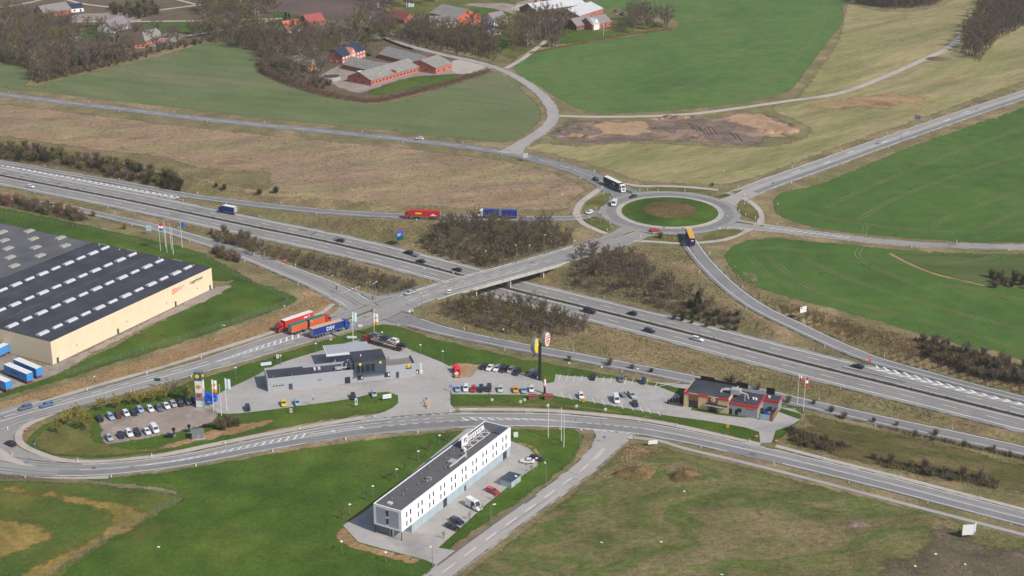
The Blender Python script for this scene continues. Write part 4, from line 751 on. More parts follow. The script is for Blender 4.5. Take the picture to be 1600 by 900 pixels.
mb = MB(); mb.tube((27.5,4,4.15),(27.5,4,5.6),.35); mb.tube((26,3,4.5),(29.2,3.4,4.8),.3); mb.tube((26.2,5,4.15),(26.2,5,5.3),.3); mb.tube((28.3,5.5,4.15),(28.3,5.5,6.4),.3); mb.box(23.5,26,2.5,4,4.15,5.0); mb.box(28.6,29.6,2,6,4.15,6.5); mb.tube((24,2.2,4.6),(27,2.4,5.2),.25); mb.build('ventilation_duct', M['zinc'], st)
for x in (16.3, 17.8): MB().box(x, x+.9, 4.6, 6.0, 4.15, 4.8).build('skylight', M['skylight_plastic'], st)
for x, y in ((2,1.2),(8.5,1.5),(25.8,1.6)): MB().tube((x,y,4.1),(x,y,5.2),.12,.12,7).build('flue', M['galvanised'], st)
MB().tube((32.6,4,7.85),(32.6,4,8.6),.18,.18,8).build('flue', M['white_paint'], bxr)
bx('parapet_screen', 'metal_cladding', st, 43, 50, Dp-2.0, Dp-1.65, 4.1, 5.3)
cn = thing('pump_canopy', 'white flat fuel pump canopy on slim columns behind the filling station shop', 'canopy', o, rz)
bx('canopy_roof', 'zinc', cn, 22.4, 38, 14.2, 22.6, 4.7, 5.4); bx('fascia', 'white_paint', cn, 22.2, 38.2, 14.05, 14.2, 4.65, 5.5); bx('fascia', 'white_paint', cn, 22.2, 22.4, 14.2, 22.6, 4.65, 5.5)
for x in (25.5, 34.5):
    for y in (16.2, 20.5): MB().tube((x,y,0),(x,y,4.7),.16,.16,8).build('column', M['zinc'], cn)
for x, lb in ((25.5,'left'),(34.5,'right')):
    p = Matrix.Rotation(rz, 4, 'Z') @ Vector((x, 18.3, 0)); t = thing('fuel_pump', 'white and red fuel pump under the end of the canopy %s' % ('away from the car transporter' if x < 30 else 'beside the car transporter'), 'fuel pump', (o.x+p.x, o.y+p.y, .05), rz)
    bx('pump_body', 'white_paint', t, -.45, .45, -.3, .3, .15, 1.9); bx('pump_screen', 'black_plastic', t, -.35, .35, -.33, -.3, 1.2, 1.6); bx('pump_base', 'concrete', t, -1.2, 1.2, -.6, .6, 0, .15); bx('pump_band', 'red_sign', t, -.46, .46, -.31, .31, 1.75, 1.9)
# ---------------------------------------------------------------- burger restaurant
A, B = P(1068,635), P(1182,655); o, rz = frame(A, B); bk = thing('burger_restaurant', 'burger restaurant with brown and beige panels, red roof trim and rooftop ducts', 'restaurant', o, rz); BO, BRZ = o, rz
bx('main_hall', 'beige_panel', bk, 0, 15.2, 0, 12, 0, 5.2); bx('kitchen_wing', 'grey_render', bk, 15.2, 24.8, .25, 11.0, 0, 4.2)
bx('roof', 'roof_felt', bk, .3, 14.9, .3, 11.7, 5.1, 5.22); bx('roof', 'roof_felt', bk, 15.2, 24.5, .5, 10.7, 4.1, 4.22)
for x0, x1 in ((1.7,5.0),(8.3,11.6)): bx('brown_panel', 'brown_panel', bk, x0, x1, -.12, 0, 0 if x0 > 5 else 2.9, 5.1)
for x0, x1 in ((-.1,1.7),(5.0,8.3),(11.6,15.3)): bx('red_trim', 'red_trim', bk, x0, x1, -.2, .1, 4.75, 5.35)
bx('red_trim', 'red_trim', bk, -.12, .1, .1, 3.2, 4.75, 5.35); bx('red_trim', 'red_trim', bk, 15.3, 25, .1, .4, 3.75, 4.4); bx('red_trim', 'red_trim', bk, 24.7, 25, .4, 11.2, 3.75, 4.4); bx('rear_parapet', 'black_plastic', bk, 0, 15, 11.7, 12, 5.2, 5.5)
g = pane(bk, 'window', 'glass_dark', 3.35, 0, 1.5, 3.2, 2.6, 'f', .05)
for x in (2.3,3.35,4.4): bx('mullion', 'black_plastic', g, x-.04, x+.04, -.09, -.05, .2, 2.8)
aw = bx('awning', 'black_plastic', bk, 7.6, 14.9, -1.5, -.12, 2.55, 2.8); bx('awning_edge', 'white_paint', aw, 7.6, 14.9, -1.55, -1.5, 2.45, 2.85)
for i in range(22):
    if i not in (4, 12, 16): bx('awning_letter', 'slate_panel', aw, 7.9+i*.31, 8.1+i*.31, -1.57, -1.55, 2.55, 2.75)
d = pane(bk, 'entrance_door', 'glass_dark', 10, -.12, 1.1, 1.5, 2.2, 'f', .04); bx('door_frame', 'black_plastic', d, 9.2, 9.26, -.18, -.16, 0, 2.2)
lg = MB().tube((10,-.12,4.2),(10,-.25,4.2),.75,.75,18).build('round_logo', M['white_paint'], bk); mb = MB(); mb.tube((10,-.25,4.2),(10,-.29,4.2),.5,.5,16); mb.build('logo_bun', M['red_sign'], lg); bx('logo_band', 'white_paint', lg, 9.4, 10.6, -.32, -.29, 4.13, 4.27)
for x in (16,18): pane(bk, 'poster', 'black_plastic', x, .25, 1.1, .9, 1.9, 'f')
pane(bk, 'menu_board', 'black_plastic', 18.9, .25, 2.0, 1.3, 1.3, 'f'); pane(bk, 'wall_sign', 'red_sign', 22.4, .25, 3.0, 2.6, .35, 'f'); pane(bk, 'wall_sign', 'orange_sign', 22.2, .25, 3.45, 1.8, .3, 'f')
hv = bx('air_handling_unit', 'zinc', bk, 14.5, 17.6, 4.6, 7.0, 5.25, 6.9)
mb = MB(); mb.tube((14.5,5.6,6.2),(11.6,5.2,6.2),.42,.42,8); mb.tube((11.6,5.2,6.2),(11.0,4.6,5.3),.42,.42,8); mb.tube((12,6.6,6),(14.5,6.4,6.4),.3); mb.build('roof_duct', M['zinc'], hv); mb = MB(); mb.tube((17.6,5.4,6),(20,5.4,5.6),.35); mb.tube((20,5.4,5.6),(20.3,5.4,4.2),.35); mb.build('roof_duct', M['zinc'], hv); MB().tube((19.6,3.6,4.2),(19.6,3.6,6.2),.22).build('flue', M['zinc'], hv)
for x in (22.0,22.9): MB().tube((x,5.6,4.2),(x,5.6,4.9),.4,.35,10).build('roof_fan', M['white_paint'], bk)
for x0, x1, h in ((2.0,6.8,1.4),(6.8,14.5,.7),(14.5,18.4,1.3)): bx('rear_screen', 'black_plastic', bk, x0, x1, 12.0, 12.2, 4.6, 5.2+h)
bx('rear_screen', 'black_plastic', bk, 24.6, 27.4, 12.3, 12.5, 3.6, 6.2)
an = bx('annex', 'grey_render', bk, 24.82, 30, 7.6, 12.2, 0, 4.0); bx('red_trim', 'red_trim', an, 24.85, 30.1, 7.45, 7.6, 3.5, 4.15); bx('red_trim', 'red_trim', an, 30, 30.15, 7.6, 12.2, 3.5, 4.15); bx('annex_roof', 'roof_felt', an, 25, 29.9, 7.7, 12.1, 3.98, 4.06); MB().box(26,26.8,9,9.6,4.06,4.7).build('roof_vent', M['white_paint'], an)
fe = bx('yard_fence', 'brown_wood', bk, 29.9, 30.05, .2, 7.4, 0, 2.2); bx('yard_gate', 'panel_blue_grey', bk, 25.9, 29.0, .1, .22, 0, 2.1); bx('gate_post', 'brown_wood', bk, 25.6, 25.9, .1, .3, 0, 2.3); bx('gate_post', 'brown_wood', bk, 29.0, 29.9, .1, .25, 0, 2.2)
dk = thing('terrace_fence', 'black slatted terrace fence beside the burger restaurant end wall', 'fence', o, rz)
for i in range(7): bx('slat', 'black_plastic', dk, -5.6+i*.75, -5.2+i*.75, -.2+i*.9, -.1+i*.9+.8, .05, 1.3)
for i in range(8): bx('slat', 'timber_dark', dk, -5.3+i*.66, -4.75+i*.66, -.5, -.4, .05, .95)
bx('shade_screen', 'black_plastic', dk, -1.7, -.1, 1.2, 8, .1, 3.0)
def blk(name, label, cat, px, py, parts, rz=0, group=None, z=None):
    w = G(px, py); t = thing(name, label, cat, (w.x, w.y, (w.z+.05) if z is None else z), rz, group)
    for nm, m, *b in parts: bx(nm, m, t, *b)
    return t
def bin_(name, label, px, py, m, s=1.0, cat='bin'): return blk(name, label, cat, px, py, [('bin_body', m, -.35*s, .35*s, -.4*s, .4*s, .1, 1.0*s), ('bin_lid', 'black_plastic', -.38*s, .38*s, -.43*s, .43*s, 1.0*s, 1.1*s), ('bin_wheel', 'rubber', -.3*s, -.2*s, .3*s, .45*s, 0, .2)])
bin_('waste_container', 'green waste container in the fenced yard behind the burger restaurant', 1190, 646, 'green_sign', 1.5); bin_('waste_container', 'blue waste container beside the yard fence of the burger restaurant', 1198, 648, 'blue_plastic', 1.6); bin_('waste_container', 'black waste container near the annex of the burger restaurant', 1203, 642, 'black_plastic', 1.4)
blk('fuel_bottle_cage', 'green and white gas bottle cage at the end wall of the filling station', 'cage', 652, 584, [('cage', 'green_sign', -.6, .6, -.5, .5, 0, 1.3), ('label_panel', 'white_paint', -.2, .3, -.54, -.5, .2, 1.2)])
blk('washer_unit', 'white vacuum and air unit at the end wall of the filling station', 'vacuum unit', 658, 583, [('body', 'white_paint', -.5, .5, -.4, .4, 0, 1.0), ('column', 'white_paint', -.2, .2, -.2, .2, 1.0, 3.0), ('head', 'pale_sign', -.45, .45, -.3, .3, 3.0, 3.5)])
# ---------------------------------------------------------------- bridge
R = ROADS['bridge_road']; sa, sb = R.sx(915,391), R.sx(668,461); br = thing('road_bridge', 'concrete road bridge with steel railings crossing above the motorway', 'bridge')
def span(name, m, o0, o1, z0, z1, s0=sa, s1=sb, n=16):
    mb = MB(); ss = np.linspace(s0, s1, n); hw = np.interp(ss, R.s, R.q[:, 3])/2; rings = []
    for s, h in zip(ss, hw):
        a = R.at(s, o0(h)); b = R.at(s, o1(h)); rings.append([(a[0],a[1],z0),(b[0],b[1],z0),(b[0],b[1],z1),(a[0],a[1],z1)])
    mb.loft(rings); return mb.build(name, M[m], br)
span('deck', 'concrete', lambda h: -h-.35, lambda h: h+.35, -1.05, .03)
for sg in (-1, 1):
    span('edge_beam', 'concrete', lambda h: sg*(h+.02), lambda h: sg*(h+.42), -.9, .42)
    rl = span('hand_rail', 'galvanised', lambda h: sg*(h+.16), lambda h: sg*(h+.24), 1.25, 1.33); 
    for z in (.7, 1.0): span('rail', 'galvanised', lambda h: sg*(h+.17), lambda h: sg*(h+.22), z, z+.05)
    for s in np.arange(sa+1, sb, 3.6):
        h = np.interp(s, R.s, R.q[:, 3])/2; p = R.at(s, sg*(h+.2)); MB().tube((p[0],p[1],.4),(p[0],p[1],1.3),.05,.05,5).build('railing_post', M['galvanised'], br)
    for s in np.arange(sa+2, sb, 6.0):
        h = np.interp(s, R.s, R.q[:, 3])/2; p = R.at(s, sg*(h+.44)); MB().box(p[0]-.05,p[0]+.05,p[1]-.05,p[1]+.05,-.9,.4).build('panel_joint', M['concrete_dark'], br)
RM = ROADS['motorway']; wmid = [(s, RM.near(*R.at(s, 0)[:2])[1]) for s in np.arange(sa, sb, .5)]; smid = min(wmid, key=lambda t: t[1])[0]
ang = RM.ang(RM.near(*R.at(smid, 0)[:2])[0])
for off in (-17.5, 0, 17.5):
    sc = smid+off
    if sa+2 < sc < sb-2:
        for lo in (-4.6, 0, 4.6):
            c = R.at(sc, 0); px_, py_ = c[0]+math.cos(ang)*lo*1.0, c[1]+math.sin(ang)*lo*1.0; z0_ = gz(px_, py_)
            Mx = Matrix.Translation((px_, py_, 0)) @ Matrix.Rotation(ang, 4, 'Z'); MB().box(-.8, .8, -.35, .35, z0_-.2, -1.0, M=Mx).build('pier', M['concrete'], br)
for s in (sa-.5, sb+.5):
    c = R.at(s, 0); a = R.ang(s); Mx = Matrix.Translation((c[0], c[1], 0)) @ Matrix.Rotation(a, 4, 'Z'); h = float(np.interp(s, R.s, R.q[:, 3]))/2; MB().box(-.6, .6, -h, h, -3.2, -.02, M=Mx).build('abutment', M['concrete_dark'], br)
# guard rails beyond the bridge
def guard(label, px, h=.75):
    r = Road([(x, y, 1) for x, y in px], 4); t = thing('guard_rail', label, 'guard rail'); mb = MB(); r.strip(mb, -.04, .04, h); k = MB()
    rings = []
    for s in r.s: a = r.at(s, -.06); b = r.at(s, .06); z = gz(a[0], a[1]); rings.append([(a[0],a[1],z+.45),(b[0],b[1],z+.45),(b[0],b[1],z+.8),(a[0],a[1],z+.8)])
    k.loft(rings).build('beam', M['galvanised'], t)
    for s in r.s: a = r.at(s, 0); z = gz(a[0], a[1]); MB().box(a[0]-.06,a[0]+.06,a[1]+.06,a[1]+.16,z-.1,z+.75).build('post', M['galvanised'], t)
guard('steel guard rail curving off the bridge beside the traffic lights', [(588,461),(600,462.5),(615,461.5),(640,454.5),(668,447)])
guard('steel guard rail on the roundabout end of the bridge', [(930,374),(905,382),(893,386)])
# ---------------------------------------------------------------- farm and village houses
def gable(name, label, p0, p1, depth, wallh, roofh, wm, rm, cat='house', wins=4, door=True, chim=0, over=.4, gwin=True, rows=1, wmat='glass_dark', rz=None):
    a, b = P(*p0), P(*p1); o, rz = frame(a, b); L_ = (b-a).length; t = thing(name, label, cat, o, rz); ax = Vector((1,0,0))
    mb = MB(); pts = [(0,0),(depth,0),(depth,wallh),(depth/2,wallh+roofh),(0,wallh)]
    mb.loft([[(0, y, z) for y, z in pts], [(L_, y, z) for y, z in pts]]); mb.build('wall', M[wm], t)
    k = roofh/(depth/2); rf = MB(); th = .18
    for sgn in (0, 1):
        y0, y1 = (-over, depth/2) if sgn == 0 else (depth+over, depth/2); z0 = wallh-k*over; z1 = wallh+roofh; rings = []
        for x in (-over, L_+over): rings.append([(x,y0,z0+.02),(x,y1,z1+.02),(x,y1,z1+.02+th),(x,y0,z0+.02+th)])
        rf.loft(rings)
    ro = rf.build('roof', M[rm], t)
    for i in range(chim):
        x = L_*(.3+.4*i); MB().box(x-.35,x+.35,depth/2-.35,depth/2+.35,wallh+roofh-.4,wallh+roofh+1.1).build('chimney', M['brick_dull'], ro)
    for rw in range(rows):
        for i in range(wins):
            x = L_*(i+.5)/wins; z = 1.5+rw*2.7
            if door and rw == 0 and i == wins//2: pane(t, 'door', 'timber_dark', x, 0, 1.1, 1.2, 2.2, 'f'); continue
            w_ = pane(t, 'window', wmat, x, 0, z, min(1.3, L_/wins*.5), 1.2, 'f', .05); bx('sill', 'white_paint', w_, x-.75, x+.75, -.14, -.05, z-.7, z-.6)
    if gwin:
        for x, fc in ((0,'l'),(L_,'r')):
            for yy in (depth*.33, depth*.67): pane(t, 'window', wmat, x, yy, 1.6, 1.0, 1.1, fc, .05)
            pane(t, 'window', wmat, x, depth/2, wallh+roofh*.35, .8, .9, fc, .05)
    return t, L_
b1, L1 = gable('barn', 'long red brick barn with grey roof facing the green lawn strip', (580,134), (656,112), 19, 3.4, 3.9, 'brick_red', 'eternit_grey', 'barn', wins=14, door=False)
dm = bx('dormer', 'brick_red', b1, L1*.5-1, L1*.5+1, -.15, 3, 3.2, 5.4); pane(dm, 'dormer_hatch', 'timber_dark', L1*.5, -.15, 4.2, 1, 1.4, 'f', .05); bx('roof_light', 'roof_pale', b1, 12, 14.5, 3.6, 5.2, 4.9, 5.25)
gable('barn', 'red barn wing with big sliding door on the concrete apron', (681,116), (706.5,107.5), 23, 4.0, 3.6, 'brick_red', 'eternit_grey', 'barn', wins=3, door=True)
gable('barn', 'grey roofed red stable alongside the village road above the farmyard', (592,91), (650,106), 15, 2.9, 3.8, 'brick_red', 'eternit_grey', 'barn', wins=10, door=True)
gable('barn', 'low grey roofed red stable in the middle of the farmyard', (536,107.5), (590,120), 15, 3.0, 3.8, 'brick_red', 'eternit_grey', 'barn', wins=8, door=True)
fh, LF = gable('farmhouse', 'red brick farmhouse with dark blue slate roof and a white pointed gable', (535,101), (571,89.5), 13, 5.3, 4.0, 'brick_red', 'slate_blue', 'farmhouse', wins=8, chim=1, rows=2, wmat='white_paint')
mb = MB(); xm = LF*.45; mb.loft([[(xm-3.2,y,z) for y, z in ((-.5,0),(-.5,5.3))]+[(xm,-.5,9.0)]+[(xm+3.2,-.5,5.3),(xm+3.2,-.5,0)], [(xm-3.2,6,0),(xm-3.2,6,5.3),(xm,6,9.0),(xm+3.2,6,5.3),(xm+3.2,6,0)]]); gb = mb.build('front_gable', M['brick_pale'], fh)
for x in (xm-1.4, xm, xm+1.4): pane(gb, 'gable_window', 'white_paint', x, -.5, 4.0, .8, 1.9, 'f', .05)
pane(gb, 'gable_window', 'white_paint', xm, -.5, 6.6, .8, 1.3, 'f', .05)
sb_, LS = gable('straw_barn', 'open grey roofed barn filled with ochre straw among the farm trees', (478,112), (499,106), 30, 3.6, 3.2, 'timber_dark', 'eternit_grey', 'barn', wins=2, door=False, gwin=False)
for i in range(5):
    for j in range(3): MB().box(.5+i*1.75, 2.1+i*1.75, -1.6-(i % 2)*.5, .1, j*1.2, 1.15+j*1.2).build('straw_bale', M['timber_ochre'], sb_)
w = P(517,124); tk = thing('slurry_tank', 'round concrete slurry tank beside the farm hedge', 'tank', (w.x, w.y, 0)); n = 28
mb = MB()
for i in range(n):
    a0, a1 = 2*math.pi*i/n, 2*math.pi*(i+.96)/n; p = [(6*math.cos(a), 6*math.sin(a)) for a in (a0, a1)]; q = [(5.7*math.cos(a), 5.7*math.sin(a)) for a in (a1, a0)]
    MB().prism(p+q, 0, 2.2).build('tank_panel', M['concrete'], tk)
MB().tube((0,0,.2),(0,0,1.9),5.7,5.7,28).build('crust', M['timber_dark'], tk)
gable('cottage', 'white cottage with bright orange tiled roof beyond the tree belt', (449,52), (473,47), 10, 3.2, 4.6, 'white_wall', 'tile_orange', chim=1, wins=4)
gable('cottage', 'cottage with dark red tiled roof beside the ploughed field', (481,42), (508,38), 11, 3.2, 4.6, 'brick_dull', 'tile_red', chim=1, wins=4)
gable('cottage', 'house with weathered red roof beside the parked farm machines', (608,32), (632,38), 10, 3.0, 4.4, 'brick_red', 'tile_red', chim=1, wins=4)
gable('barn', 'large grey roofed barn with an orange brick gable at the top of the village', (672,33), (712,42), 24, 6.2, 5.0, 'brick_orange', 'eternit_grey', 'barn', wins=3, gwin=False, door=False)
gable('barn', 'low shed with dark roof and white walls in front of the large orange gabled barn', (671,44), (715,43), 18, 4.5, 2.6, 'white_wall', 'roof_mauve', 'barn', wins=3, gwin=False)
gable('cottage', 'white house with grey roof and blue gable above the village lawn', (772,41), (793,37), 12, 4.0, 4.6, 'white_wall', 'roof_mauve', chim=1, wins=4)
gable('garage', 'pale blue garage with dark roof beside the white village house', (749,48), (761,53), 11, 2.8, 1.6, 'pale_sign', 'slate_blue', 'garage', wins=2, door=False, gwin=False)
gable('outbuilding', 'small grey roofed outbuilding beside the pale blue garage', (765,57), (783,54), 8, 2.4, 1.6, 'white_wall', 'roof_mauve', 'outbuilding', wins=2, door=False, gwin=False)
gable('farm_shed', 'very long white roofed farm shed above the flagpole garden', (838,25), (915,13), 20, 3.6, 4.2, 'brick_dull', 'roof_pale', 'barn', wins=10, door=False)
gable('farm_shed', 'pale grey roofed shed wing behind the white and red farmhouse', (905,32), (942,20), 22, 3.4, 4.0, 'brick_red', 'roof_pale', 'barn', wins=4, door=False)
gable('farmhouse', 'brick farmhouse wing with grey slate roof beside the flagpole garden', (901,48), (930,42), 12, 3.4, 4.4, 'brick_dull', 'roof_mauve', 'farmhouse', wins=5, chim=1)
f2, L2 = gable('farmhouse', 'red farmhouse with white framed gable facing the flagpole garden', (926,47.5), (955,41), 13, 3.6, 4.6, 'brick_red', 'roof_mauve', 'farmhouse', wins=5, chim=1)
mb = MB(); mb.loft([[(1,-.4,0),(1,-.4,4),(4,-.4,8),(7,-.4,4),(7,-.4,0)],[(1,6,0),(1,6,4),(4,6,8),(7,6,4),(7,6,0)]]); gb = mb.build('front_gable', M['white_wall'], f2)
for x in (2.4,4,5.6): pane(gb, 'gable_window', 'brick_red', x, -.4, 4.6, .8, 1.3, 'f', .05)
gable('outbuilding', 'dark red outbuilding with mauve roof behind the bare lane trees', (862,45), (885,42), 12, 3.0, 4.2, 'brick_dull', 'roof_mauve', 'outbuilding', wins=3)
gable('farm_shed', 'long red brick stable with dark roof and pale ridge beside the left farmyard', (70,28), (112,21), 14, 3.4, 4.6, 'brick_orange', 'roof_mauve', 'barn', wins=7, door=False)
gable('outbuilding', 'white outbuilding with black roof at the end of the left red stable', (112,20), (131,18), 10, 3.2, 2.6, 'white_wall', 'slate_blue', 'outbuilding', wins=2)
gable('farmhouse', 'thatched grey house hidden behind pale birch trees', (178,52), (205,44), 14, 2.6, 6.0, 'white_wall', 'roof_mauve', 'farmhouse', wins=4, chim=1)
gable('farmhouse', 'brick house with brown tiled roof at the edge of the wood', (191,78), (227,75), 18, 3.2, 6.2, 'brick_red', 'timber_dark', 'farmhouse', wins=5, chim=1)
gable('farm_shed', 'low red wing with grey roof behind the house at the wood edge', (226,71), (256,61), 12, 3.0, 4.2, 'brick_red', 'eternit_grey', 'barn', wins=6, door=False)
# ================================================================ VEHICLES
def paint(name, c):
    m = mat('paint_'+name, C(*c), rough=.28, var=.02, spec=.5); b = m.node_tree.nodes['Principled BSDF']; b.inputs['Coat Weight'].default_value = .6; b.inputs['Coat Roughness'].default_value = .08; return m
PC = {n: paint(n, c) for n, c in dict(white=(236,236,236), silver=(176,182,190), grey=(110,114,120), black=(34,35,40), navy=(38,44,66), blue=(92,124,166), pale_blue=(158,182,212), red=(190,36,44), dark_red=(104,38,40), yellow=(232,206,30), amber=(222,170,30), pale_green=(196,210,196), steel=(98,112,136)).items()}
mat('car_glass', (.03,.035,.045,1), rough=.06, var=.05, spec=.8); mat('headlight', C(226,230,232), rough=.15, var=.02); mat('tail_light', C(170,24,26), rough=.25, var=.02); mat('rim', C(150,152,156), rough=.35, metal=.6)
def wheel_mesh(r, w):
    mb = MB(); n = 12
    for rad0, rad1, y0, y1, mi in ((r*.9,r,-w/2,-w/2+.03,0),(r,r,-w/2+.03,w/2-.03,0),(r,r*.9,w/2-.03,w/2,0)):
        mb.add([(rr*math.cos(2*math.pi*i/n), y, rr*math.sin(2*math.pi*i/n)) for rr, y in ((rad0,y0),(rad1,y1)) for i in range(n)], [(i,(i+1)%n,n+(i+1)%n,n+i) for i in range(n)], mi)
    for y in (-w/2, w/2):
        for r0, r1, mi, e in ((r*.9,r*.62,0,0),(r*.62,.01,1,.01)):
            mb.add([(rr*math.cos(2*math.pi*i/n), y+(e if y > 0 else -e), rr*math.sin(2*math.pi*i/n)) for rr in (r0, r1) for i in range(n)], [(i,(i+1)%n,n+(i+1)%n,n+i) for i in range(n)], mi)
    return mb.mesh('wheel', [M['rubber'], M['rim']])
WM = wheel_mesh(.33, .22); WT = wheel_mesh(.5, .32); WS = wheel_mesh(.24, .18)
# stations: x, half width, z low, z belt ; cabin: (x base rear, x base front, x roof rear, x roof front, roof z)
CARS = {
 'hatchback': dict(st=[(-2.05,.62,.42,.80),(-1.95,.80,.30,.92),(-1.3,.88,.24,.96),(0,.89,.24,.94),(1.2,.88,.24,.90),(1.75,.82,.26,.78),(2.02,.66,.36,.62)], cab=(-1.95,1.05,-1.6,.25,1.47), wx=(-1.28,1.27)),
 'estate car': dict(st=[(-2.35,.66,.44,.84),(-2.25,.82,.30,.94),(-1.5,.90,.24,.97),(0,.91,.24,.95),(1.4,.90,.24,.90),(2.05,.83,.26,.78),(2.35,.66,.36,.60)], cab=(-2.25,1.1,-2.0,.3,1.46), wx=(-1.4,1.45)),
 'saloon': dict(st=[(-2.3,.66,.44,.82),(-2.2,.82,.30,.94),(-1.5,.90,.24,.98),(0,.90,.24,.94),(1.4,.89,.24,.90),(2.0,.82,.26,.78),(2.3,.64,.36,.60)], cab=(-1.75,1.05,-1.05,.25,1.43), wx=(-1.4,1.4)),
 'off-roader': dict(st=[(-2.3,.74,.5,1.0),(-2.2,.88,.36,1.08),(-1.5,.95,.30,1.10),(0,.95,.30,1.08),(1.4,.94,.30,1.04),(2.05,.88,.34,.94),(2.3,.74,.44,.74)], cab=(-2.15,1.05,-1.9,.35,1.74), wx=(-1.38,1.4)),
 'van': dict(st=[(-2.6,.86,.45,1.15),(-2.55,.95,.32,1.2),(-1.5,.98,.28,1.2),(0,.98,.28,1.2),(1.6,.97,.28,1.15),(2.25,.90,.32,.98),(2.55,.74,.42,.72)], cab=(-2.58,2.0,-2.5,1.15,2.05), wx=(-1.6,1.65)),
 'camper van': dict(st=[(-2.9,.95,.45,1.25),(-2.85,1.02,.32,1.3),(-1.5,1.04,.28,1.3),(0,1.04,.28,1.3),(1.9,1.02,.28,1.25),(2.6,.95,.34,1.05),(2.9,.8,.42,.8)], cab=(-2.88,2.2,-2.82,1.3,2.75), wx=(-1.75,1.9)),
}
PROTO = {}
def car_proto(kind):
    if kind in PROTO: return PROTO[kind]
    d = CARS[kind]; mb = MB(); rings = []
    for x, w, zl, zb in d['st']:
        rings.append([(x,-w*.86,zl),(x,-w,zl+.18),(x,-w,(zl+zb)/2+.06),(x,-w*.95,zb-.05),(x,-w*.8,zb),(x,w*.8,zb),(x,w*.95,zb-.05),(x,w,(zl+zb)/2+.06),(x,w,zl+.18),(x,w*.86,zl)])
    mb.loft(rings)
    xr, xf, rr, rf, zr = d['cab']; W = max(s[1] for s in d['st']); zb = d['st'][3][3]-.04; wb, wt = W*.92, W*(.74 if zr < 1.9 else .86)
    def ring(t):     # t 0 belt .. 1 roof
        a, b = xr+(rr-xr)*t, xf+(rf-xf)*t; w = wb+(wt-wb)*t; z = zb+(zr-zb)*t; return [(a,-w,z),(b,-w,z),(b,w,z),(a,w,z)]
    top = ring(1); crown = [(p[0]*.93+(rr+rf)/2*.07, p[1]*.86, zr+.05) for p in top]
    mb.loft([ring(0), ring(.96), crown]); body = mb.mesh('body', PC['white'])
    def win(name, i, j, t0, t1, u0, u1, off=.012, us=None):
        a, b = ring(t0), ring(t1); pa = [Vector(a[i]).lerp(Vector(a[j]), u) for u in (u0, u1)]; pb = [Vector(b[i]).lerp(Vector(b[j]), u) for u in (u0, u1)]
        n = (pa[1]-pa[0]).cross(pb[0]-pa[0]).normalized()*off; m_ = MB(); m_.quad(*[p+n for p in (pa[0],pa[1],pb[1],pb[0])]); return (name, m_.mesh(name, M['car_glass']))
    parts = [win('windscreen',1,2,.1,.92,.06,.94), win('rear_window',3,0,.2,.9,.08,.92)]
    big = kind in ('van',); u0 = .62 if big else .08
    if kind == 'camper van': u0 = .66
    mid = .52
    for (i, j, rev) in ((0,1,False),(2,3,True)):
        for a, b in (((u0, .95),) if u0 > .5 else ((u0, mid-.015), (mid+.015, .95))):
            if rev: a, b = 1-b, 1-a
            parts.append(win('side_window', i, j, .15, .88, a, b))
    f, r_ = d['st'][-2], d['st'][1]
    for s in (-1, 1):
        parts.append(('headlight', MB().box(f[0]-.05, f[0]+.16, s*f[1]*.68-.16, s*f[1]*.68+.16, f[3]-.26, f[3]-.08).mesh('headlight', M['headlight'])))
        parts.append(('tail_light', MB().box(r_[0]-.09, r_[0]+.02, s*r_[1]*.82-.12, s*r_[1]*.82+.1, r_[3]-.3, r_[3]-.06).mesh('tail_light', M['tail_light'])))
    if kind == 'camper van': parts.append(('side_door', MB().box(-.2,.6,-1.07,-1.03,.4,2.2).mesh('side_door', M['car_glass'])))
    PROTO[kind] = (body, parts, d['wx'], W); return PROTO[kind]
NCAR = [0]
def car(kind, colour, label, px, py, hd, group=None, road=None, z=None, scale=1.0, w=None):
    """hd: image-space direction of the nose (dx, dy)"""
    w = w or G(px, py); body, parts, wx, W = car_proto(kind)
    zz = (w.z+ (.19 if road else .07)) if z is None else z
    rz = heading(px, py, *hd) if isinstance(hd, tuple) else hd
    t = thing('van' if 'van' in kind else 'car', label, 'van' if 'van' in kind else 'car', (w.x, w.y, zz), rz, group); t.scale = (scale,)*3
    b = link('body', body, t); b.material_slots[0].link = 'OBJECT'; b.material_slots[0].material = PC[colour]
    for nm, me in parts: link(nm, me, t)
    for x in wx:
        for s in (-1, 1): link('wheel', WM, t, (x, s*(W-.12), .33))
    NCAR[0] += 1; return t
# gravel car park below the sign totem
row = [(305,628,'navy','hatchback'),(294,630,'grey','hatchback'),(282,632.7,'black','off-roader'),(271,634,'silver','hatchback'),(260,636.5,'white','saloon'),(249,640,'steel','estate car'),(235,641.5,'white','hatchback'),(219,642.6,'pale_blue','hatchback'),(209,647,'navy','saloon'),(197,648.5,'white','hatchback'),(185,651.5,'dark_red','hatchback'),(173,653.5,'pale_blue','estate car'),(156,656.5,'black','saloon')]
for i, (x, y, c, k) in enumerate(row): car(k, c, '%s %s, %s from the sign totem, gravel car park upper row' % (c.replace('_',' '), k, ORD[i]), x, y, (5,5.6), 'cars in the upper row of the gravel car park')
row = [(242,673.6,'white','van'),(230,676.3,'white','saloon'),(215,678.7,'navy','estate car'),(202,680,'white','off-roader'),(189,683,'navy','hatchback'),(171,686.5,'silver','hatchback')]
for i, (x, y, c, k) in enumerate(row): car(k, c, '%s %s, %s from the grey kiosk, gravel car park lower row' % (c, k, ORD[i]), x, y, (4.6,6.2), 'cars in the lower row of the gravel car park')
row = [(755.5,575.5,'black','hatchback'),(765.5,577,'white','saloon'),(776.5,578,'white','estate car'),(787,580,'dark_red','hatchback'),(798,580.5,'white','hatchback'),(808.5,584,'black','off-roader'),(829.5,585.5,'grey','estate car'),(837,588.5,'navy','estate car')]
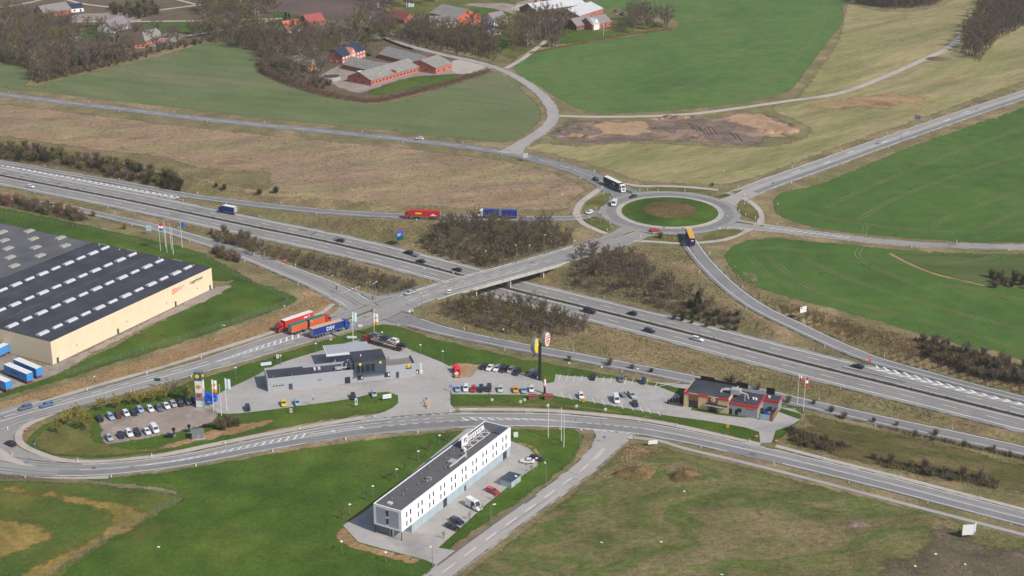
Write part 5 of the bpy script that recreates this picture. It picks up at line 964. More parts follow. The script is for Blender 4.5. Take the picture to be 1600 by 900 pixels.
for i, (x, y, c, k) in enumerate(row): car(k, c, '%s %s, %s from the red parasol stand along the grass bank' % (c.replace('_',' '), k, ORD[i]), x, y, (-5,5.5), 'cars parked along the grass bank beside the parasol stand')
row = [(715.5,610,'pale_blue','hatchback'),(728,609,'white','estate car'),(739.7,610.5,'red','hatchback'),(751.5,610,'black','estate car'),(764,609.5,'navy','off-roader'),(782,610.5,'pale_green','hatchback'),(806,611.5,'amber','hatchback'),(819,612.5,'pale_blue','hatchback'),(831,610.5,'white','hatchback')]
for i, (x, y, c, k) in enumerate(row): car(k, c, '%s %s, %s from the blue parking sign in the row by the grass' % (c.replace('_',' '), k, ORD[i]), x, y, (-1,8), 'cars in the row opposite the parasol stand')
car('hatchback','black','black hatchback in a marked bay at the upper edge of the burger car park', 927,592, (-2,6)); car('hatchback','grey','grey hatchback in the marked bay below a lamp post at the burger car park', 971,595, (-2,6)); car('hatchback','navy','navy hatchback in the upper marked bay closest to the burger restaurant', 1005,598, (-1,6))
car('hatchback','white','white hatchback alone in a lower bay of the burger car park', 908,621, (2,6)); car('estate car','silver','silver estate car towing a flat trailer in the burger car park', 987,620, (5,5)); car('saloon','navy','navy saloon in a lower bay beside the car with trailer', 992.5,633, (2.4,6)); car('van','white','white van with dark windscreen parked in front of the flat trailer', 963,627, (2,6))
car('hatchback','yellow','bright yellow hatchback parked in front of the filling station', 443.5,633, (.8,6)); car('hatchback','pale_blue','pale blue hatchback parked next to the bright yellow car', 464.5,632, (1.5,6)); car('hatchback','navy','navy hatchback parked at the filling station kerb beside a white banner post', 552,622, (1.8,6)); car('hatchback','silver','silver hatchback parked at the tip of the station lawn', 584.5,618, (1.2,6)); car('hatchback','navy','navy hatchback standing on the forecourt below the brown bush', 387,640, (.8,6))
car('estate car','black','black estate car in the hotel car park, lower of the pair', 707,826, (6,2.6)); car('estate car','navy','dark blue estate car in the hotel car park, upper of the pair', 714.5,817, (6,2.6)); car('camper van','white','white camper van parked in front of the hotel', 740.5,794, (6,3.5)); car('estate car','red','red estate car parked between hotel and grass strip', 770,770, (6,2.6)); car('saloon','white','white saloon at the far end of the hotel car park', 824,723, (-6,-.4)); car('estate car','black','black estate car half hidden behind the white saloon at the hotel', 838,719, (6,1.2))
# moving cars
def drive(kind, colour, label, px, py, road, sgn, group=None):
    w = G(px, py); r = ROADS[road]; s, _ = r.near(w.x, w.y); return car(kind, colour, label, px, py, r.ang(s)+(0 if sgn > 0 else math.pi), group, road=True)
drive('estate car','steel','blue grey estate car leading on the road below the warehouse', 40,639.5,'bridge_road',1); drive('estate car','blue','lighter blue estate car following on the road below the warehouse', 73.5,635.5,'bridge_road',1)
drive('saloon','silver','silver saloon driving off the bridge towards the traffic lights', 640,460,'bridge_road',1); car('saloon','black','black saloon turning through the wide junction bend', 17,696,(-5,-2.2),road=True)
drive('estate car','white','white estate car on the country road between field and heath', 655,218.5,'country_road',-1); drive('hatchback','black','dark hatchback following the black lorry to the roundabout', 931,282.5,'country_road',1)
car('van','white','white van entering the roundabout circle', 959.5,321,(-3,6),road=True,scale=1.15); car('hatchback','white','white hatchback leaving the roundabout onto the slip road', 921,334,(-6,2),road=True); car('saloon','navy','navy saloon circling the top of the roundabout', 989.5,309,(-5,1.6),road=True); car('estate car','red','red estate car circling the lower side of the roundabout', 1023.5,362,(6,-.7),road=True)
for a in (('estate car','black','black estate car on the motorway above the bare thicket',531,378,-1),('off-roader','black','black off-roader towing a trailer on the motorway before the bridge',638,397.5,-1),('saloon','navy','dark saloon in the outer motorway lane beside the towed trailer',657.5,410.5,-1),('estate car','black','black estate car about to pass under the bridge',714,424,-1),('van','black','black van on the motorway just beyond the bridge',921.5,489.5,1),('hatchback','black','black hatchback on the far motorway lanes level with the black van',987.5,492.5,-1),('estate car','navy','dark estate car ahead of the white one on the motorway',1015,519.5,1),('estate car','white','white estate car on the motorway below the slip road',1090,532.5,1),('saloon','black','black saloon passing the start of the chevron markings',1340,575,-1),('hatchback','white','white hatchback half hidden behind motorway shrubs',48,293.5,1)):
    drive(*a[:3], a[3], a[4], 'motorway', a[5])
# small trailers
def flat_trailer(label, px, py, rz, z=None):
    w = G(px, py); t = thing('car_trailer', label, 'trailer', (w.x, w.y, w.z+.07 if z is None else z), rz); bx('trailer_bed', 'galvanised', t, -1.6, 1.6, -.9, .9, .5, .65); bx('drawbar', 'galvanised', t, 1.6, 2.6, -.06, .06, .42, .52)
    for y in (-.9, .86): bx('side_board', 'steel_grey', t, -1.6, 1.6, y, y+.04, .65, .95)
    for s in (-1, 1): link('wheel', WS, t, (-.2, s*.98, .24))
rzz = heading(987,620,5,5); w = G(987,620); flat_trailer('empty flat trailer hitched to the silver estate car', 974,619, rzz)
s_, _ = ROADS['motorway'].near(G(651,402).x, G(651,402).y); w = G(649,401.2); flat_trailer('low trailer towed by the black off-roader on the motorway', 649, 401.2, ROADS['motorway'].ang(s_)+math.pi, w.z+.19)
# ---------------------------------------------------------------- lorries
for n_, c_ in dict(lorry_red=(198,50,50), lorry_white=(238,238,236), lorry_navy=(36,50,92), lorry_blue=(34,60,140), lorry_black=(38,40,46), tarp_orange=(214,104,64), tarp_red=(212,68,58), tan_roof=(214,186,150), orange_roof=(232,176,60), green_tarp=(46,128,112), cyan_trailer=(70,150,220), cab_blue=(40,84,170), light_blue=(96,166,226), cab_dark=(44,44,60), tarp_blue=(46,60,140), rust_red=(112,66,60)).items(): mat(n_, C(*c_), rough=.45, var=.04, vs_=.5)
def cab(t, x0, m, low=None, glass=True, h=3.5):
    """tractor cab whose back is at x0, nose towards +x"""
    mb = MB(); w = 1.22; prof_ = [(x0,.95),(x0,h),(x0+.5,h+.22),(x0+1.55,h+.02),(x0+2.05,2.05),(x0+2.18,1.6),(x0+2.2,.45),(x0+1.7,.4),(x0+1.7,.95)]
    mb.loft([[(x, -w, z) for x, z in prof_], [(x, w, z) for x, z in prof_]][::1]); c = mb.build('cab', M[m], t)
    n = MB(); n.quad((x0+2.085,-1.08,2.1),(x0+2.085,1.08,2.1),(x0+1.62,.98,h-.18),(x0+1.62,-.98,h-.18)); n.build('windscreen', M['car_glass'], t)
    for s in (-1, 1):
        k = MB(); y = s*1.235; q = [(x0+.75,y,2.05),(x0+1.85,y,2.05),(x0+1.5,y,h-.5),(x0+.75,y,h-.5)]; k.quad(*(q if s < 0 else q[::-1])); k.build('side_window', M['car_glass'], t)
        bx('headlight', 'headlight', t, x0+2.2, x0+2.24, s*.9-.22, s*.9+.22, .7, .95); bx('mirror', 'black_plastic', t, x0+1.75, x0+1.95, s*1.25-.12+s*.15, s*1.25+.12+s*.15, 2.0, 2.7)
    bx('grille', 'black_plastic', t, x0+2.2, x0+2.23, -.7, .7, .95, 1.75); bx('bumper', low or m, t, x0+1.75, x0+2.3, -1.24, 1.24, .32, .66)
def box_body(t, x0, x1, side, roof, z0=1.15, z1=4.0, rear=None, name='cargo_body'):
    b = MB().box(x0, x1, -1.275, 1.275, z0, z1).build(name, M[side], t); MB().box(x0-.01, x1+.01, -1.25, 1.25, z1, z1+.04).build('roof_sheet', M[roof], b)
    bx('chassis_rail', 'black_plastic', t, x0+.2, x1-.1, -.45, .45, .75, z0); bx('rear_frame', rear or 'galvanised', b, x0-.06, x0, -1.27, 1.27, z0-.05, z1); bx('under_guard', 'red_sign', t, x0, x0+.1, -1.15, 1.15, .5, .68)
    for s in (-1, 1): bx('side_rail', 'galvanised', b, x0, x1, s*1.285-.012, s*1.285+.012, z0-.02, z0+.16)
    return b
def axles(t, xs, twin=False):
    for x in xs:
        for s in (-1, 1): link('wheel', WT, t, (x, s*1.08, .5))
def lorry(label, px, py, rz, cabm, side, roof, kind='artic', rear=None, low=None, road=True, txt=None, w=None):
    w = w or G(px, py); t = thing('lorry', label, 'lorry', (w.x, w.y, w.z+(.19 if road else .07)), rz)
    if kind == 'artic':
        b = box_body(t, -8.2, 5.3, side, roof, rear=rear); cab(t, 5.95, cabm, low); bx('tractor_chassis', 'black_plastic', t, 3.2, 7.6, -.45, .45, .55, 1.0); axles(t, (-6.6,-5.3,-4.0,3.6,7.0)); bx('fuel_tank', 'galvanised', t, 4.4, 5.8, -1.2, -.6, .45, 1.0); bx('fuel_tank', 'galvanised', t, 4.4, 5.8, .6, 1.2, .45, 1.0)
        for s in (-1, 1): bx('landing_leg', 'steel_grey', t, 1.0, 1.2, s*.8-.08, s*.8+.08, .15, 1.1); bx('side_guard', 'galvanised', t, -2.9, .8, s*1.2-.02, s*1.2+.02, .5, .9)
    elif kind == 'rigid':
        b = box_body(t, -4.4, 2.4, side, roof, z0=1.1, z1=3.8, rear=rear); cab(t, 2.6, cabm, low, h=2.9); axles(t, (-2.6,3.7)); bx('tractor_chassis', 'black_plastic', t, 2.2, 4.2, -.45, .45, .55, 1.0)
    else:
        b = box_body(t, -1.2, 5.9, side, roof, z1=3.9, rear=rear); cab(t, 6.3, cabm, low); axles(t, (.2,1.5,7.4)); bx('tractor_chassis', 'black_plastic', t, 5.6, 8, -.45, .45, .55, 1.0); b2 = box_body(t, -9.4, -2.4, side, roof, z1=3.9, rear=rear, name='trailer_body'); axles(t, (-7.6,-6.4,-3.6)); bx('drawbar', 'black_plastic', t, -2.4, -1.2, -.1, .1, .7, .9)
    if txt:
        for body, size, m, x, z, both in txt:
            for s in ((-1, 1) if both else (both or -1,)):
                text(body, size, M[m], b, (x, s*1.292, z), (1 if s < 0 else -1, 0, 0), bold=.03)
    return t, b
def rang(px, py, road, sgn):
    w = G(px, py); r = ROADS[road]; s, _ = r.near(w.x, w.y); return r.ang(s)+(0 if sgn > 0 else math.pi)
t, b = lorry('red articulated lorry with a yellow panel on the slip road', 660.5,342,rang(660,342,'ramp_west_far',-1),'lorry_red','lorry_red','lorry_red',low='lorry_red'); 
for s in (-1, 1): bx('yellow_panel', 'yellow_sign', b, .2, 3.2, s*1.29-.015, s*1.29+.015, 2.4, 3.2); bx('white_mark', 'white_paint', b, -6.5, -3.9, s*1.29-.015, s*1.29+.015, 1.9, 2.3); bx('white_mark', 'white_paint', b, -5.6, -4.6, s*1.29-.016, s*1.29+.016, 2.3, 2.7)
lorry('blue drawbar lorry with matching trailer behind the bare thicket', 776,341,rang(776,341,'ramp_west_far',-1),'lorry_white','tarp_blue','tarp_blue','drawbar',low='lorry_red')
t, b = lorry('blue box lorry with white roof on the motorway', 357,334,rang(357,334,'motorway',-1),'lorry_blue','lorry_blue','lorry_white','rigid'); bx('rear_panel', 'panel_lavender', b, -4.5, -4.46, -.9, .9, 1.6, 3.4)
lorry('black curtain-sided lorry with white roof and white cab entering the roundabout', 960,294.5,heading(960,294,31,15),'lorry_white','lorry_black','lorry_white',txt=[('STAR',.8,'white_paint',.6,2.3,True)] if False else None)
mkb = bpy.data.objects[-1] if False else None
t, b = lorry('dark blue lorry with orange roof joining the roundabout from the slip road', 1078,377,heading(1078,377,-3.5,-10),'lorry_white','lorry_navy','orange_roof',rear='lorry_navy'); bx('rear_mark', 'white_paint', b, -8.29, -8.27, -.5, .5, 2.7, 3.1)
lorry('red curtain-sided lorry with white roof and red cab beside the dry verge', 460.5,511,heading(460,511,-24,8.2),'lorry_red','tarp_red','lorry_white',low='lorry_red',txt=[('Ime',1.0,'white_paint',-4.6,3.0,True)] if False else None)
t, b = lorry('dark blue curtain-sided lorry with tan roof lettered DSV at the lights', 516,521,heading(516,521,26,-7.6),'cab_blue','lorry_blue','tan_roof',low='light_blue',txt=[('DSV',2.0,'white_paint',-.6,2.5,True)])
lorry('orange tipper lorry and trailer with green tarpaulin tops', 486,514,heading(486,514,26,-8.2),'lorry_red','tarp_orange','green_tarp','drawbar',low='lorry_blue')
for o_ in [q for q in bpy.data.objects if q.get('label') == 'black curtain-sided lorry with white roof and white cab entering the roundabout']:
    b = [k for k in o_.children if k.name.startswith('cargo_body')][0]
    for s in (-1, 1): 
        for i, wd in enumerate((.5,.35,.5,.4)): bx('white_mark', 'white_paint', b, .2+i*.62, .2+i*.62+wd, s*1.29-.015, s*1.29+.015, 2.3, 2.9)
for o_ in [q for q in bpy.data.objects if q.get('label') == 'red curtain-sided lorry with white roof and red cab beside the dry verge']:
    b = [k for k in o_.children if k.name.startswith('cargo_body')][0]
    for s in (-1, 1): 
        for i, (wd, h) in enumerate(((.3,.9),(1.0,.6),(.6,.6))): bx('white_mark', 'white_paint', b, -6.2+i*1.0, -6.2+i*1.0+wd, s*1.29-.015, s*1.29+.015, 2.6, 2.6+h)
# parked semi-trailers by the warehouse
for lb, px, py, hd in (('light blue semi-trailer parked closest to the warehouse corner', 45, 584, (-20,-8.5)), ('light blue semi-trailer parked beside the one nearest the warehouse corner', 30, 592, (-20,-8.5)), ('light blue semi-trailer parked furthest from the warehouse wall', -3, 605, (-20,-8.5)), ('light blue semi-trailer standing at the warehouse loading side', -9, 563, (20,-10))):
    w = G(px, py); t = thing('semi_trailer', lb, 'trailer', (w.x, w.y, .07), heading(px, py, *hd)); b = box_body(t, -6.6, 6.6, 'cyan_trailer', 'lorry_white', rear='cyan_trailer'); axles(t, (-5,-3.7,-2.4))
    for s in (-1, 1): bx('landing_leg', 'steel_grey', t, 4.6, 4.8, s*.8-.08, s*.8+.08, 0, 1.1); bx('tail_light', 'red_sign', t, -6.72, -6.66, s*1.0-.2, s*1.0+.2, .75, .95)
    for i in range(6): bx('dark_mark', 'lorry_navy', b, -1.8+i*.75, -1.3+i*.75, 1.289, 1.3, 2.2, 2.8)
# car transporter at the pumps
w = G(600,541); hd = heading(600,541,-34,-9); ct = thing('car_transporter', 'red two-deck car transporter loaded with cars behind the filling station', 'lorry', (w.x, w.y, .07), hd)
cab(ct, 6.6, 'lorry_red', 'lorry_red', h=2.6); bx('tractor_chassis', 'black_plastic', ct, 2, 8, -.45, .45, .55, .9); axles(ct, (-6.4,-5.2,2.6,7.6))
for x0, x1, z0, z1 in ((-9,5.6,.9,1.0),(-9,-2.4,1.3,2.6),(-2.4,6.4,2.6,2.75)):
    for s in (-1, 1):
        k = MB(); k.loft([[(x0,s*1.0-.25,z0),(x0,s*1.0+.25,z0),(x0,s*1.0+.25,z0+.12),(x0,s*1.0-.25,z0+.12)],[(x1,s*1.0-.25,z1),(x1,s*1.0+.25,z1),(x1,s*1.0+.25,z1+.12),(x1,s*1.0-.25,z1+.12)]]); k.build('deck_track', M['rust_red'], ct)
for x in (-8.6,-5.5,-2.4,.8,4,6.2):
    for s in (-1, 1): bx('post', 'rust_red', ct, x-.08, x+.08, s*1.22-.06, s*1.22+.06, .8, 2.8 if x > -5 else 1.9)
Mx = Matrix.Translation(ct.location) @ Matrix.Rotation(hd, 4, 'Z')
for x, z, k, c, lb in ((4.4,2.87,'estate car','grey','grey estate car carried at the front of the car transporter'),(-.3,2.87,'saloon','navy','dark blue saloon carried in the middle of the car transporter'),(-4.2,2.4,'off-roader','white','white off-roader carried on the rear ramp of the car transporter'),(-8.0,1.7,'hatchback','black','black hatchback carried at the tail of the car transporter'),(1.4,1.12,'hatchback','white','white hatchback carried on the lower deck of the car transporter')):
    p = Mx @ Vector((x, 0, z)); q = car(k, c, lb, 600, 541, hd, 'cars carried on the car transporter', z=p.z, w=Vector((p.x, p.y, 0)))
# farm machines
def tractor(label, px, py, m, rz):
    w = G(px, py); t = thing('tractor', label, 'tractor', (w.x, w.y, .05), rz); MB().box(.2,2.2,-.45,.45,.9,1.7).build('bonnet', M[m], t); MB().box(-1.2,.3,-.7,.7,.9,1.6).build('body', M[m], t); bx('cab_glass', 'car_glass', t, -1.0, .25, -.65, .65, 1.6, 2.6); bx('cab_roof', m, t, -1.1, .35, -.72, .72, 2.6, 2.75)
    for x, r in ((-.8, .8), (1.6, .55)):
        for s in (-1, 1): o_ = link('wheel', WT, t, (x, s*.95, r)); o_.scale = (r/.5, 1.3, r/.5)
tractor('orange farm machine standing on the farmyard edge above the field', 963, 19, 'tarp_orange', .3); tractor('blue tractor parked on the farmyard edge above the field', 972, 24, 'blue_plastic', 2.4); tractor('yellow green tractor among the sheds at the village top', 604, 19, 'yellow_sign', 1.0); tractor('orange digger beside the pale rubble heap', 838, 5, 'orange_sign', .6)
car('van','white','white van parked beside the red barn gable', 563,115.5,(5,-1)); car('estate car','navy','dark car parked beside the brick farmhouse', 577,87,(5,2)); car('van','white','white van on the top road above the meadow', 236*1.0+106,1.5,(6,-1)); car('hatchback','black','dark car beside the pale blue village garage', 744,44,(5,2))
# ================================================================ VEGETATION
def leafmat(name, c0, c1, rough=.9, trans=0.0):
    m = bpy.data.materials.new(name); m.use_nodes = True; nt = m.node_tree; b = nt.nodes['Principled BSDF']; b.inputs['Roughness'].default_value = rough; b.inputs['Specular IOR Level'].default_value = .1
    g = nd(nt, 'ShaderNodeNewGeometry'); oi = nd(nt, 'ShaderNodeObjectInfo'); ad = nd(nt, 'ShaderNodeMath', operation='MULTIPLY_ADD'); ad.inputs[1].default_value = .6
    m2 = nd(nt, 'ShaderNodeMath', operation='MULTIPLY'); m2.inputs[1].default_value = .4; nt.links.new(oi.outputs['Random'], m2.inputs[0]); nt.links.new(g.outputs['Random Per Island'], ad.inputs[0]); nt.links.new(m2.outputs[0], ad.inputs[2])
    mx = nd(nt, 'ShaderNodeMix', data_type='RGBA'); nt.links.new(ad.outputs[0], mx.inputs[0]); mx.inputs[6].default_value = c0; mx.inputs[7].default_value = c1; nt.links.new(mx.outputs[2], b.inputs['Base Color'])
    MATS[name] = m; return m
TW = [leafmat('twigs_brown', C(88,77,65), C(134,119,101)), leafmat('twigs_grey', C(92,84,74), C(142,132,114)), leafmat('twigs_olive', C(92,88,56), C(138,130,84)), leafmat('twigs_mauve', C(96,78,72), C(144,120,106))]
leafmat('buds_yellow', C(128,118,48), C(176,158,74)); leafmat('conifer', C(34,52,34), C(62,80,52)); leafmat('ivy_dark', C(52,58,36), C(88,86,58)); leafmat('hedge_brown', C(104,78,66), C(152,122,104)); leafmat('tuft_straw', C(146,126,96), C(190,166,128)); leafmat('tuft_olive', C(96,92,52), C(140,126,78)); leafmat('median_hedge', C(66,64,54), C(108,102,86)); leafmat('russet', C(116,84,64), C(158,118,92))
mat('bark', C(108,98,86), .9, var=.2); mat('bark_pale', C(176,168,154), .85, var=.15)
def rv(r, s=1.0):
    while True:
        v = Vector((r.uniform(-1,1), r.uniform(-1,1), r.uniform(-1,1)))
        if .05 < v.length < 1: return v.normalized()*s
def twig(mb, p, d, L_, w, r):
    q = p+d*L_; s = d.cross(rv(r)).normalized()*w/2; mb.add([p-s, p+s, q+rv(r, L_*.12)], [(0,1,2)])
def make_tree(seed, h, spread, th, nl, sprays, upright=.5, bark='bark', tw=None, tl=1.3, wd=.085, name='bare_tree', conifer=False):
    r = random.Random(seed); tr = MB(); cr = MB(); p = Vector((0,0,-.2)); pts = [(p, h*.026+.05)]; n = 5
    top = h*.72
    for i in range(1, n+1): pts.append((Vector((r.uniform(-.03,.03)*h*i/n, r.uniform(-.03,.03)*h*i/n, top*i/n)), (h*.026+.05)*(1-.8*i/n)))
    for a, b in zip(pts, pts[1:]): tr.tube(a[0], b[0], a[1], b[1], 6, caps=False)
    tips = []
    for i in range(nl):
        t = th+(1-th)*(i+r.random())/nl; k = min(n-1, int(t*n)); f = t*n-k; base = pts[k][0].lerp(pts[min(n,k+1)][0], f); az = i*2.4+r.uniform(-.4,.4)
        reach = spread*(.55+.45*math.sin(math.pi*min(1, .25+.75*(1-t))))*r.uniform(.75,1.15); up = h*(.12+.25*upright)*r.uniform(.6,1.3)
        e1 = base+Vector((math.cos(az)*reach*.55, math.sin(az)*reach*.55, up*.5)); e2 = base+Vector((math.cos(az+.15)*reach, math.sin(az+.15)*reach, up*1.05)); rad = (h*.011+.02)
        tr.tube(base, e1, rad, rad*.65, 5, caps=False); tr.tube(e1, e2, rad*.65, rad*.25, 4, caps=False)
        for q0, q1, c in ((base,e1,2),(e1,e2,4)):
            for j in range(c):
                b0 = q0.lerp(q1, .3+.7*r.random()); d = ((q1-q0).normalized()+rv(r,.9)+Vector((0,0,.4+upright*.5))).normalized(); L_ = spread*r.uniform(.22,.5); tips.append((b0, d, L_)); s = d.cross(rv(r)).normalized()*.035; cr.add([b0-s, b0+s, b0+d*L_], [(0,1,2)])
    tips.append((pts[-1][0], Vector((0,0,1)), h*.26))
    for i in range(5): tips.append((pts[-1][0]-Vector((0,0,h*.06*i*.5)), (Vector((0,0,1))+rv(r,.8)).normalized(), h*r.uniform(.16,.28)))
    per = max(3, sprays//len(tips))
    for b0, d, L_ in tips:
        for j in range(per):
            o_ = b0+d*L_*r.uniform(.15,1.05)+rv(r, spread*.13*r.random()); dd = (d*.7+rv(r,.9)+Vector((0,0,.15+.5*upright))).normalized(); twig(cr, o_, dd, tl*r.uniform(.5,1.15), wd*r.uniform(.6,1.3), r)
    root = thing(name, 'tree', 'tree'); tr.build('trunk', M[bark], root, smooth=True); c = cr.build('crown', M['twigs_brown'] if tw is None else tw, root)
    return root
def make_shrub(seed, h, spread, sprays, stems=9, tl=.8, wd=.07, tw=None, name='shrub', bark='bark'):
    r = random.Random(seed); st_ = MB(); cr = MB()
    for i in range(stems):
        az = r.uniform(0, 6.28); k = r.uniform(.1,1); e = Vector((math.cos(az)*spread*k*.7, math.sin(az)*spread*k*.7, h*(1-.35*k)*r.uniform(.75,1))); st_.tube(Vector((math.cos(az)*.2*k, math.sin(az)*.2*k, -.15)), e, .045, .015, 4, caps=False)
        for j in range(sprays//stems):
            p = Vector((math.cos(az)*.2*k, math.sin(az)*.2*k, 0)).lerp(e, r.uniform(.15,1.02))+rv(r, spread*.3*r.random()); p.z = max(.05, p.z); dd = (Vector((e.x, e.y, 0))*.3+rv(r,.9)+Vector((0,0,.7))).normalized(); twig(cr, p, dd, tl*r.uniform(.5,1.2), wd*r.uniform(.6,1.3), r)
    root = thing(name, 'shrub', 'shrub'); st_.build('stem', M[bark], root); cr.build('twigs', tw or M['twigs_brown'], root); return root
def make_conifer(seed, h, spread):
    r = random.Random(seed); tr = MB(); cr = MB(); tr.tube((0,0,-.2),(0,0,h*.95),.22,.03,6,caps=False)
    for i in range(900):
        t = r.random()**.8; z = h*(.06+.92*t); rad = spread*(1-t)**.9+.15; az = r.uniform(0,6.28); k = r.uniform(.35,1); p = Vector((math.cos(az)*rad*k, math.sin(az)*rad*k, z)); d = Vector((math.cos(az), math.sin(az), -.15))+rv(r,.5); twig(cr, p, d.normalized(), r.uniform(.5,1.0), .35, r)
    root = thing('conifer_tree', 'tree', 'tree'); tr.build('trunk', M['bark'], root); cr.build('crown', M['conifer'], root); return root
BIG = [make_tree(10+i, 13, 4.7, .22, 16, 3300, .45, wd=.07, tl=1.2, bark='bark' if i else 'bark_pale') for i in range(4)]
DARK = [make_tree(20+i, 12, 3.4, .15, 14, 2600, .7, wd=.07, tl=1.1, name='woodland_tree') for i in range(3)]
SLIM = [make_tree(30+i, 10, 2.3, .2, 12, 1300, .95, tl=1.1, name='slender_tree') for i in range(3)]
THK = [make_tree(50+i, 6.4, 2.3, .08, 13, 2900, .75, tl=.8, wd=.036, name='thicket_tree') for i in range(4)]
SHR = [make_shrub(70+i, 2.6, 1.7, 620) for i in range(3)]
BUD = [make_tree(90+i, 5, 1.9, .25, 11, 1000, .4, tw=M['buds_yellow'], tl=.6, wd=.15, name='budding_tree') for i in range(2)]
CON = [make_conifer(95+i, 9, 2.3) for i in range(2)]
YNG = [make_tree(98, 3.2, .8, .35, 7, 130, .7, tl=.5, wd=.05, name='young_tree')]
ROUND = make_shrub(99, 3.2, 1.7, 900, stems=14, tl=.6, wd=.08, tw=M['twigs_mauve'])
USED = {}
for fam in (BIG, DARK, SLIM, THK, SHR, BUD, CON, YNG, [ROUND]):
    for q in fam: USED[q.name] = False
def plant(root, x, y, sc=1.0, label=None, group=None, tw=None, sz=1.0, z=None):
    z = gz(x, y) if z is None else z; rzv = RNG.uniform(0, 6.28); scl = (sc, sc, sc*sz)
    if not USED[root.name]:
        USED[root.name] = True; KIDS[root.name] = [(k, list(k.children)) for k in root.children]
        c = root; c.location = (x, y, z); c.rotation_euler = (0, 0, rzv); c.scale = scl
        if label: c['label'] = label
        if group: c['group'] = group
        ch = [k for k in c.children]
    else:
        c = copy_tree(root, (x, y, z), rzv, scl, label, group); ch = [k for k in COL.objects[-len(KIDS[root.name]):]] if False else None
        ch = KIDS_NEW[-len(KIDS[root.name]):]
    if tw is not None:
        for k in ch:
            if k.name.startswith(('crown','twigs')): k.material_slots[0].link = 'OBJECT'; k.material_slots[0].material = tw
    return c
KIDS_NEW = []
def copy_tree(o, loc, rz=0, scale=1.0, label=None, group=None):
    c = o.copy(); COL.objects.link(c); c.location = loc; c.rotation_euler = (0, 0, rz); c.scale = (scale,)*3 if isinstance(scale, (int,float)) else scale
    if label: c['label'] = label
    if group: c['group'] = group
    for k, gk in KIDS[o.name]:
        kc = k.copy(); COL.objects.link(kc); kc.parent = c; KIDS_NEW.append(kc)
    return c
def scatter(px, spacing, seed, cap=400):
    poly = [(P(x, y).x, P(x, y).y) for x, y in px]; A = np.array(poly); lo, hi = A.min(0), A.max(0); r = np.random.default_rng(seed); out = []
    tries = int((hi-lo).prod()/spacing**2*8)
    c = r.uniform(lo, hi, (tries, 2)); c = c[pinp(c[:, 0], c[:, 1], poly)]
    for q in c:
        f_ = q[1]*_c+(CAM_H)*_s; sx_ = 800+F_PX*q[0]/f_; sy_ = 450-F_PX*(q[1]*_s-CAM_H*_c)/f_
        if not (-25 < sx_ < 1625 and -14 < sy_ < 930): continue
        if all((q[0]-a)**2+(q[1]-b)**2 > spacing**2 for a, b in out):
            out.append((q[0], q[1]))
            if len(out) >= cap: break
    return out
def grove(fam, px, spacing, seed, label, group, s0=.75, s1=1.2, tws=TW, cap=400, sz=1.0):
    r = random.Random(seed)
    pts = scatter(px, spacing, seed, cap); zz = H([p[0] for p in pts], [p[1] for p in pts])
    pw = [(P(a, b).x, P(a, b).y) for a, b in px]; ed = edge_dist(np.array(pts), pw)
    for ((x, y), z), e_ in zip(zip(pts, zz), ed): plant(r.choice(fam), x, y, r.uniform(s0, s1)*(.62+.38*min(1, e_/6) if fam is THK else 1), label, group, r.choice(tws), r.uniform(.9,1.15)*sz, z=float(z))
    return len(pts)
TREES = 0
cnt = []
cnt.append(grove(BIG+SLIM[:1], [(-30,28),(40,36),(95,42),(120,60),(130,80),(170,88),(225,88),(150,108),(62,130),(52,126),(58,113),(0,96),(-30,90)], 6.6, 1, 'bare tree in the wood beside the grey green field', 'trees of the wood left of the farm'))
cnt.append(grove(SHR, [(55,131),(110,119),(230,90),(228,86),(110,113),(62,124)], 4.2, 2, 'bare shrub along the field edge of the wood', 'shrubs edging the wood', 1.0, 1.6))
cnt.append(grove(BIG+SLIM, [(300,52),(345,40),(400,46),(440,56),(500,62),(505,84),(440,92),(408,90),(400,82),(335,66)], 7.0, 3, 'bare tree in the belt between cottage and straw barn', 'trees of the belt behind the straw barn'))
cnt.append(grove(BIG, [(310,14),(400,4),(430,22),(380,34),(330,32)], 8, 4, 'tall bare tree lining the lane above the wood', 'trees along the upper lane', .9, 1.3))
cnt.append(grove(SLIM, [(634,64),(700,78),(772,92),(786,80),(740,62),(660,46),(640,50)], 4.6, 5, 'slender bare tree in the plantation beside the village road', 'trees of the roadside plantation', .8, 1.15))
cnt.append(grove(BIG, [(505,66),(560,44),(600,40),(625,55),(600,66),(560,62),(520,74)], 11, 6, 'bare tree in the farmhouse garden', 'trees around the farmhouse garden', .8, 1.2))
cnt.append(grove(BIG+SLIM, [(560,0),(660,-10),(700,4),(640,12),(590,18),(570,30)], 11, 7, 'bare tree scattered among the village sheds', 'trees among the village sheds', .8, 1.15))
cnt.append(grove(BIG, [(800,50),(830,36),(850,44),(845,66),(820,78),(800,80)], 8.5, 8, 'bare tree in the clump where the farm track leaves the road', 'trees at the farm track', .9, 1.25, [TW[0],TW[2],TW[1]]))
cnt.append(grove(BIG, [(850,36),(885,34),(890,50),(868,66),(852,60)], 9, 9, 'bare tree along the drive of the flagpole garden', 'trees along the drive', .8, 1.2))
cnt.append(grove(BIG, [(972,44),(990,30),(1035,32),(1050,42),(1020,48),(985,54)], 9, 10, 'bare tree in the round clump at the corner of the wheat field', 'trees of the corner clump', .9, 1.3))
cnt.append(grove(DARK, [(1502,80),(1530,96),(1558,62),(1600,42),(1680,16),(1700,-30),(1560,-20),(1530,20)], 6.4, 11, 'dark bare tree in the wood at the end of the farm lane', 'trees of the lane end wood', .8, 1.15))
cnt.append(grove(DARK, [(1335,6),(1400,15),(1460,9),(1495,-14),(1340,-14)], 5.2, 12, 'dark bare tree in the small wood above the hay meadow', 'trees of the small upper wood', .7, 1.0))
